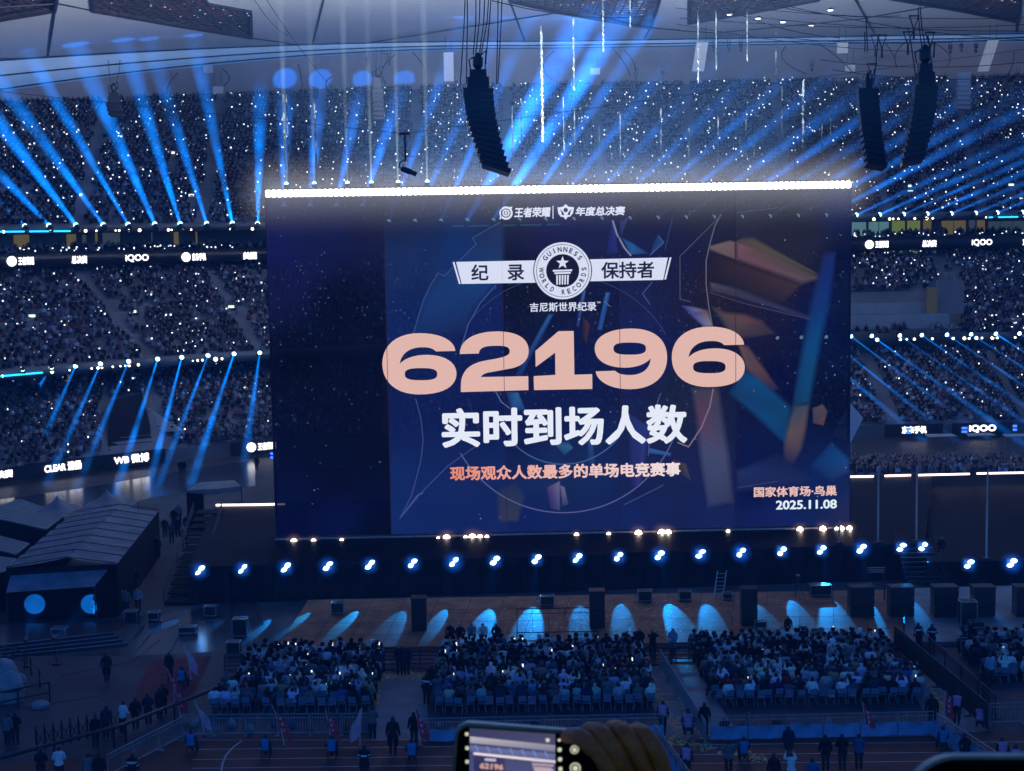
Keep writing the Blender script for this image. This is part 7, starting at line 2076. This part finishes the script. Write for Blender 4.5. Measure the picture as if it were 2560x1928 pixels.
def flatp(name, loop, d0, d1, m, parent, bevel=0.0):
    mm = MB(); n = len(loop)
    A_ = [pp(u, v, d0) - o0 for u, v in loop]; B2 = [pp(u, v, d1) - o0 for u, v in loop]
    mm.add(A_ + B2, [tuple(range(n)), tuple(range(2 * n - 1, n - 1, -1))] + [(i, (i + 1) % n, n + (i + 1) % n, n + i) for i in range(n)])
    o = mm.build(name, m, parent)
    if bevel:
        bv = o.modifiers.new('bevel', 'BEVEL'); bv.width = bevel; bv.segments = 2; bv.limit_method = 'ANGLE'
    return o
M['phone_case'] = mat('phone_case', (.34, .17, .08), .35, var=.2, scale=40)
M['phone_glass'] = mat('phone_glass', (.004, .004, .005), .15, var=.2, scale=10)
flatp('case', rr(0, 0, PW, PH, .010), -.008, .0, M['phone_case'], ph, .0015)
flatp('glass', rr(.0022, .0022, PW - .0022, PH - .0022, .008), .0002, .0008, M['phone_glass'], ph)
M['phone_pic'] = emis_vcol('phone_picture', 1.0)
def uv(px, py):
    p = at_y(px, py, PD); r = p - c0; return r.dot(ux), -r.dot(uz)
def screen_poly(name, px, cols, d):
    P = [uv(x, y) for x, y in px]
    me = bpy.data.meshes.new(name); me.from_pydata([tuple(pp(u, v, d) - o0) for u, v in P], [], [tuple(range(len(P)))])
    a = me.color_attributes.new('Col', 'FLOAT_COLOR', 'POINT'); a.data.foreach_set('color', np.array([(*lin(*c), 1) for c in cols], np.float32).ravel())
    me.materials.append(M['phone_pic']); me.update(); return link(name, me, ph)
screen_poly('picture', [(1174, 1819), (1388, 1834), (1388, 2000), (1174, 2000)], [(56, 60, 96), (72, 72, 104), (84, 90, 140), (84, 92, 146)], .0010)
screen_poly('picture_roof', [(1175, 1840), (1388, 1862), (1388, 1878), (1300, 1868), (1175, 1856)], [(196, 186, 192), (150, 146, 160), (120, 120, 150), (140, 140, 166), (160, 156, 172)], .0012)
screen_poly('picture_crowd', [(1175, 1862), (1388, 1884), (1388, 1900), (1175, 1876)], [(104, 112, 160), (110, 114, 156), (92, 100, 146), (90, 100, 150)], .0012)
screen_poly('picture_bar', [(1184, 1879), (1388, 1900), (1388, 1906), (1184, 1885)], [(240, 226, 226)] * 4, .0014)
screen_poly('picture_text', [(1212, 1894), (1240, 1896), (1240, 1902), (1212, 1900)], [(196, 190, 215)] * 4, .0014)
screen_poly('picture_text', [(1330, 1897), (1384, 1902), (1384, 1906), (1330, 1902)], [(196, 190, 215)] * 4, .0015)
M['phone_num'] = emis('phone_number', lin(225, 178, 165), .8)
_v, _f = text_data('62196', .05)
mm = MB()
ua, va = uv(1200, 1905); ub, vb = uv(1258, 1924)
mm.add([pp(ua + (ub - ua) * q[0], vb + (va - vb) * q[1], .0016 + q[2] * .001) - o0 for q in _v], _f); mm.build('picture_number', M['phone_num'], ph)
screen_poly('picture_stage', [(1184, 1888), (1262, 1895), (1262, 2000), (1184, 2000)], [(52, 52, 96), (60, 58, 100), (40, 44, 90), (40, 44, 90)], .0013)
for k_ in range(5):
    y_ = 1908 + k_ * 5 + RNG.uniform(-1, 1)
    screen_poly('picture_text', [(1330 + k_ * 2, y_), (1384 - 5 * (k_ % 2), y_ + 4), (1384 - 5 * (k_ % 2), y_ + 7), (1330 + k_ * 2, y_ + 3)], [(190, 176, 200) if k_ % 2 else (226, 190, 180)] * 4, .0014)
for k_ in range(7):
    x_ = 1186 + k_ * 29
    screen_poly('picture_beam', [(x_, 1862 + k_ * 2.6), (x_ + 4, 1862 + k_ * 2.6), (x_ + 12, 1878 + k_ * 2.8), (x_ + 9, 1878 + k_ * 2.8)], [(120, 140, 210)] * 4, .00135)
M['icon'] = emis('phone_icon', lin(225, 225, 200), .85)
for x, y, r in ((1167, 1834, 4.5), (1168, 1869, 4.5), (1168, 1903, 4.5), (1369, 1849, 5), (1398, 1849, 3.5), (1399, 1873, 5), (1400, 1897, 5), (1401, 1921, 5)):
    u, v = uv(x, y); k = r * KPX
    flatp('screen_icon', rr(u - k, v - k, u + k, v + k, k * .6, 3), .0011, .0014, M['icon'], ph)
for x, y, r in ((1436, 1873, 11), (1438, 1919, 14)):
    u, v = uv(x, y); k = r * KPX
    flatp('shutter_button', rr(u - k, v - k, u + k, v + k, k * .98, 6), .0010, .0012, M['icon'], ph)
    flatp('shutter_gap', rr(u - k * .78, v - k * .78, u + k * .78, v + k * .78, k * .76, 6), .00125, .00135, M['phone_glass'], ph)
    flatp('shutter_core', rr(u - k * .5, v - k * .5, u + k * .5, v + k * .5, k * .49, 6), .0014, .0016, M['icon'], ph)

# the hand gripping it: palm behind and below, four fingers over the top edge, thumb in front, forearm going down
M['hand'] = mat('hand_skin', (.72, .12, .013), .6, var=.3, scale=90, bump=.3)
def hp_(px, py, d): return at_y(px, py, PD - d)
HJ, HB = [], []
def hj(p, r, par=None):
    HJ.append((tuple(p), r)); k = len(HJ) - 1
    if par is not None: HB.append((par, k))
    return k
K = KPX
wrist = hj(hp_(1640, 2030, .055), 62 * K)
palm = hj(hp_(1600, 1950, .050), 62 * K, wrist)
fore = hj(hp_(1700, 2240, .06), 74 * K, wrist)
hj(hp_(1760, 2500, .08), 86 * K, fore)
for i, (tx, ty, ln_) in enumerate(((1428, 1814, 0.9), (1478, 1799, 1.0), (1534, 1794, 1.0), (1590, 1803, .9))):
    base = hj(hp_(tx + 120 - i * 14, 1975 - i * 8, .046), 27 * K, palm)
    k1 = hj(hp_(tx + 74 - i * 8, 1885 - i * 4, .050), 24 * K, base)
    k2 = hj(hp_(tx + 26 - i * 3, ty + 30, .040), 26 * K, k1)
    k3 = hj(hp_(tx - 4, ty + 24, .018), 20 * K, k2)
    hj(hp_(tx - 14, ty + 30, -.004), 18 * K, k3)
t1 = hj(hp_(1560, 2010, .040), 30 * K, palm); t2 = hj(hp_(1500, 2000, .030), 25 * K, t1); hj(hp_(1452, 1985, .018), 20 * K, t2)
hme = skin_body(HJ, HB, 0, 2)
hme.name = 'hand'
hme.materials.append(M['hand'])
for p in hme.polygons: p.use_smooth = True; p.material_index = 0
lowest = min(v.co.z for v in hme.vertices)
hand = link('hand_and_forearm', hme)
tag(hand, 'brown raised hand gripping the sideways phone at the bottom of the photo', 'hand')
# nails
M['nail'] = mat('finger_nail', (.36, .20, .13), .3, var=.05, scale=50)

# dark phone at the lower right corner
PD2 = .8
q0, q1 = at_y(2268, 1893, PD2), at_y(2900, 1893, PD2)
dp = empty('dark_phone', (q0 + q1) / 2 - Vector((0, 0, .05)), 0, 'black rounded phone edge rising into the lower right corner', 'phone')
o0 = dp.location
c0 = q0.copy(); ux = (q1 - q0).normalized(); uz = Vector((0, -1, 0)).cross(ux).normalized()
if uz.z < 0: uz = -uz
w2 = (q1 - q0).length
flatp('case', rr(0, 0, w2, .08, .028, 10), -.009, 0, M['phone_case'], dp, .0015)
flatp('back_glass', rr(.0012, .0012, w2 - .0012, .0788, .027, 10), .0002, .0012, M['phone_glass'], dp)
# ------------------------------------------------------------------ haze: stage smoke hanging in the whole bowl
hz_ = bpy.data.materials.new('haze_air'); hz_.use_nodes = True
nt = hz_.node_tree; nt.nodes.remove(nt.nodes['Principled BSDF'])
pv = nt.nodes.new('ShaderNodeVolumePrincipled')
pv.inputs['Color'].default_value = (.26, .54, 1.0, 1)
pv.inputs['Density'].default_value = 0.0008
pv.inputs['Anisotropy'].default_value = 0.3
nt.links.new(pv.outputs[0], nt.nodes['Material Output'].inputs['Volume'])
m = MB(); m.box(-130, 130, -8, 262, -1.0, 60.0)
hb = m.build('haze', hz_); tag(hb, 'thin stage smoke hanging in the stadium air', 'haze', kind='stuff')
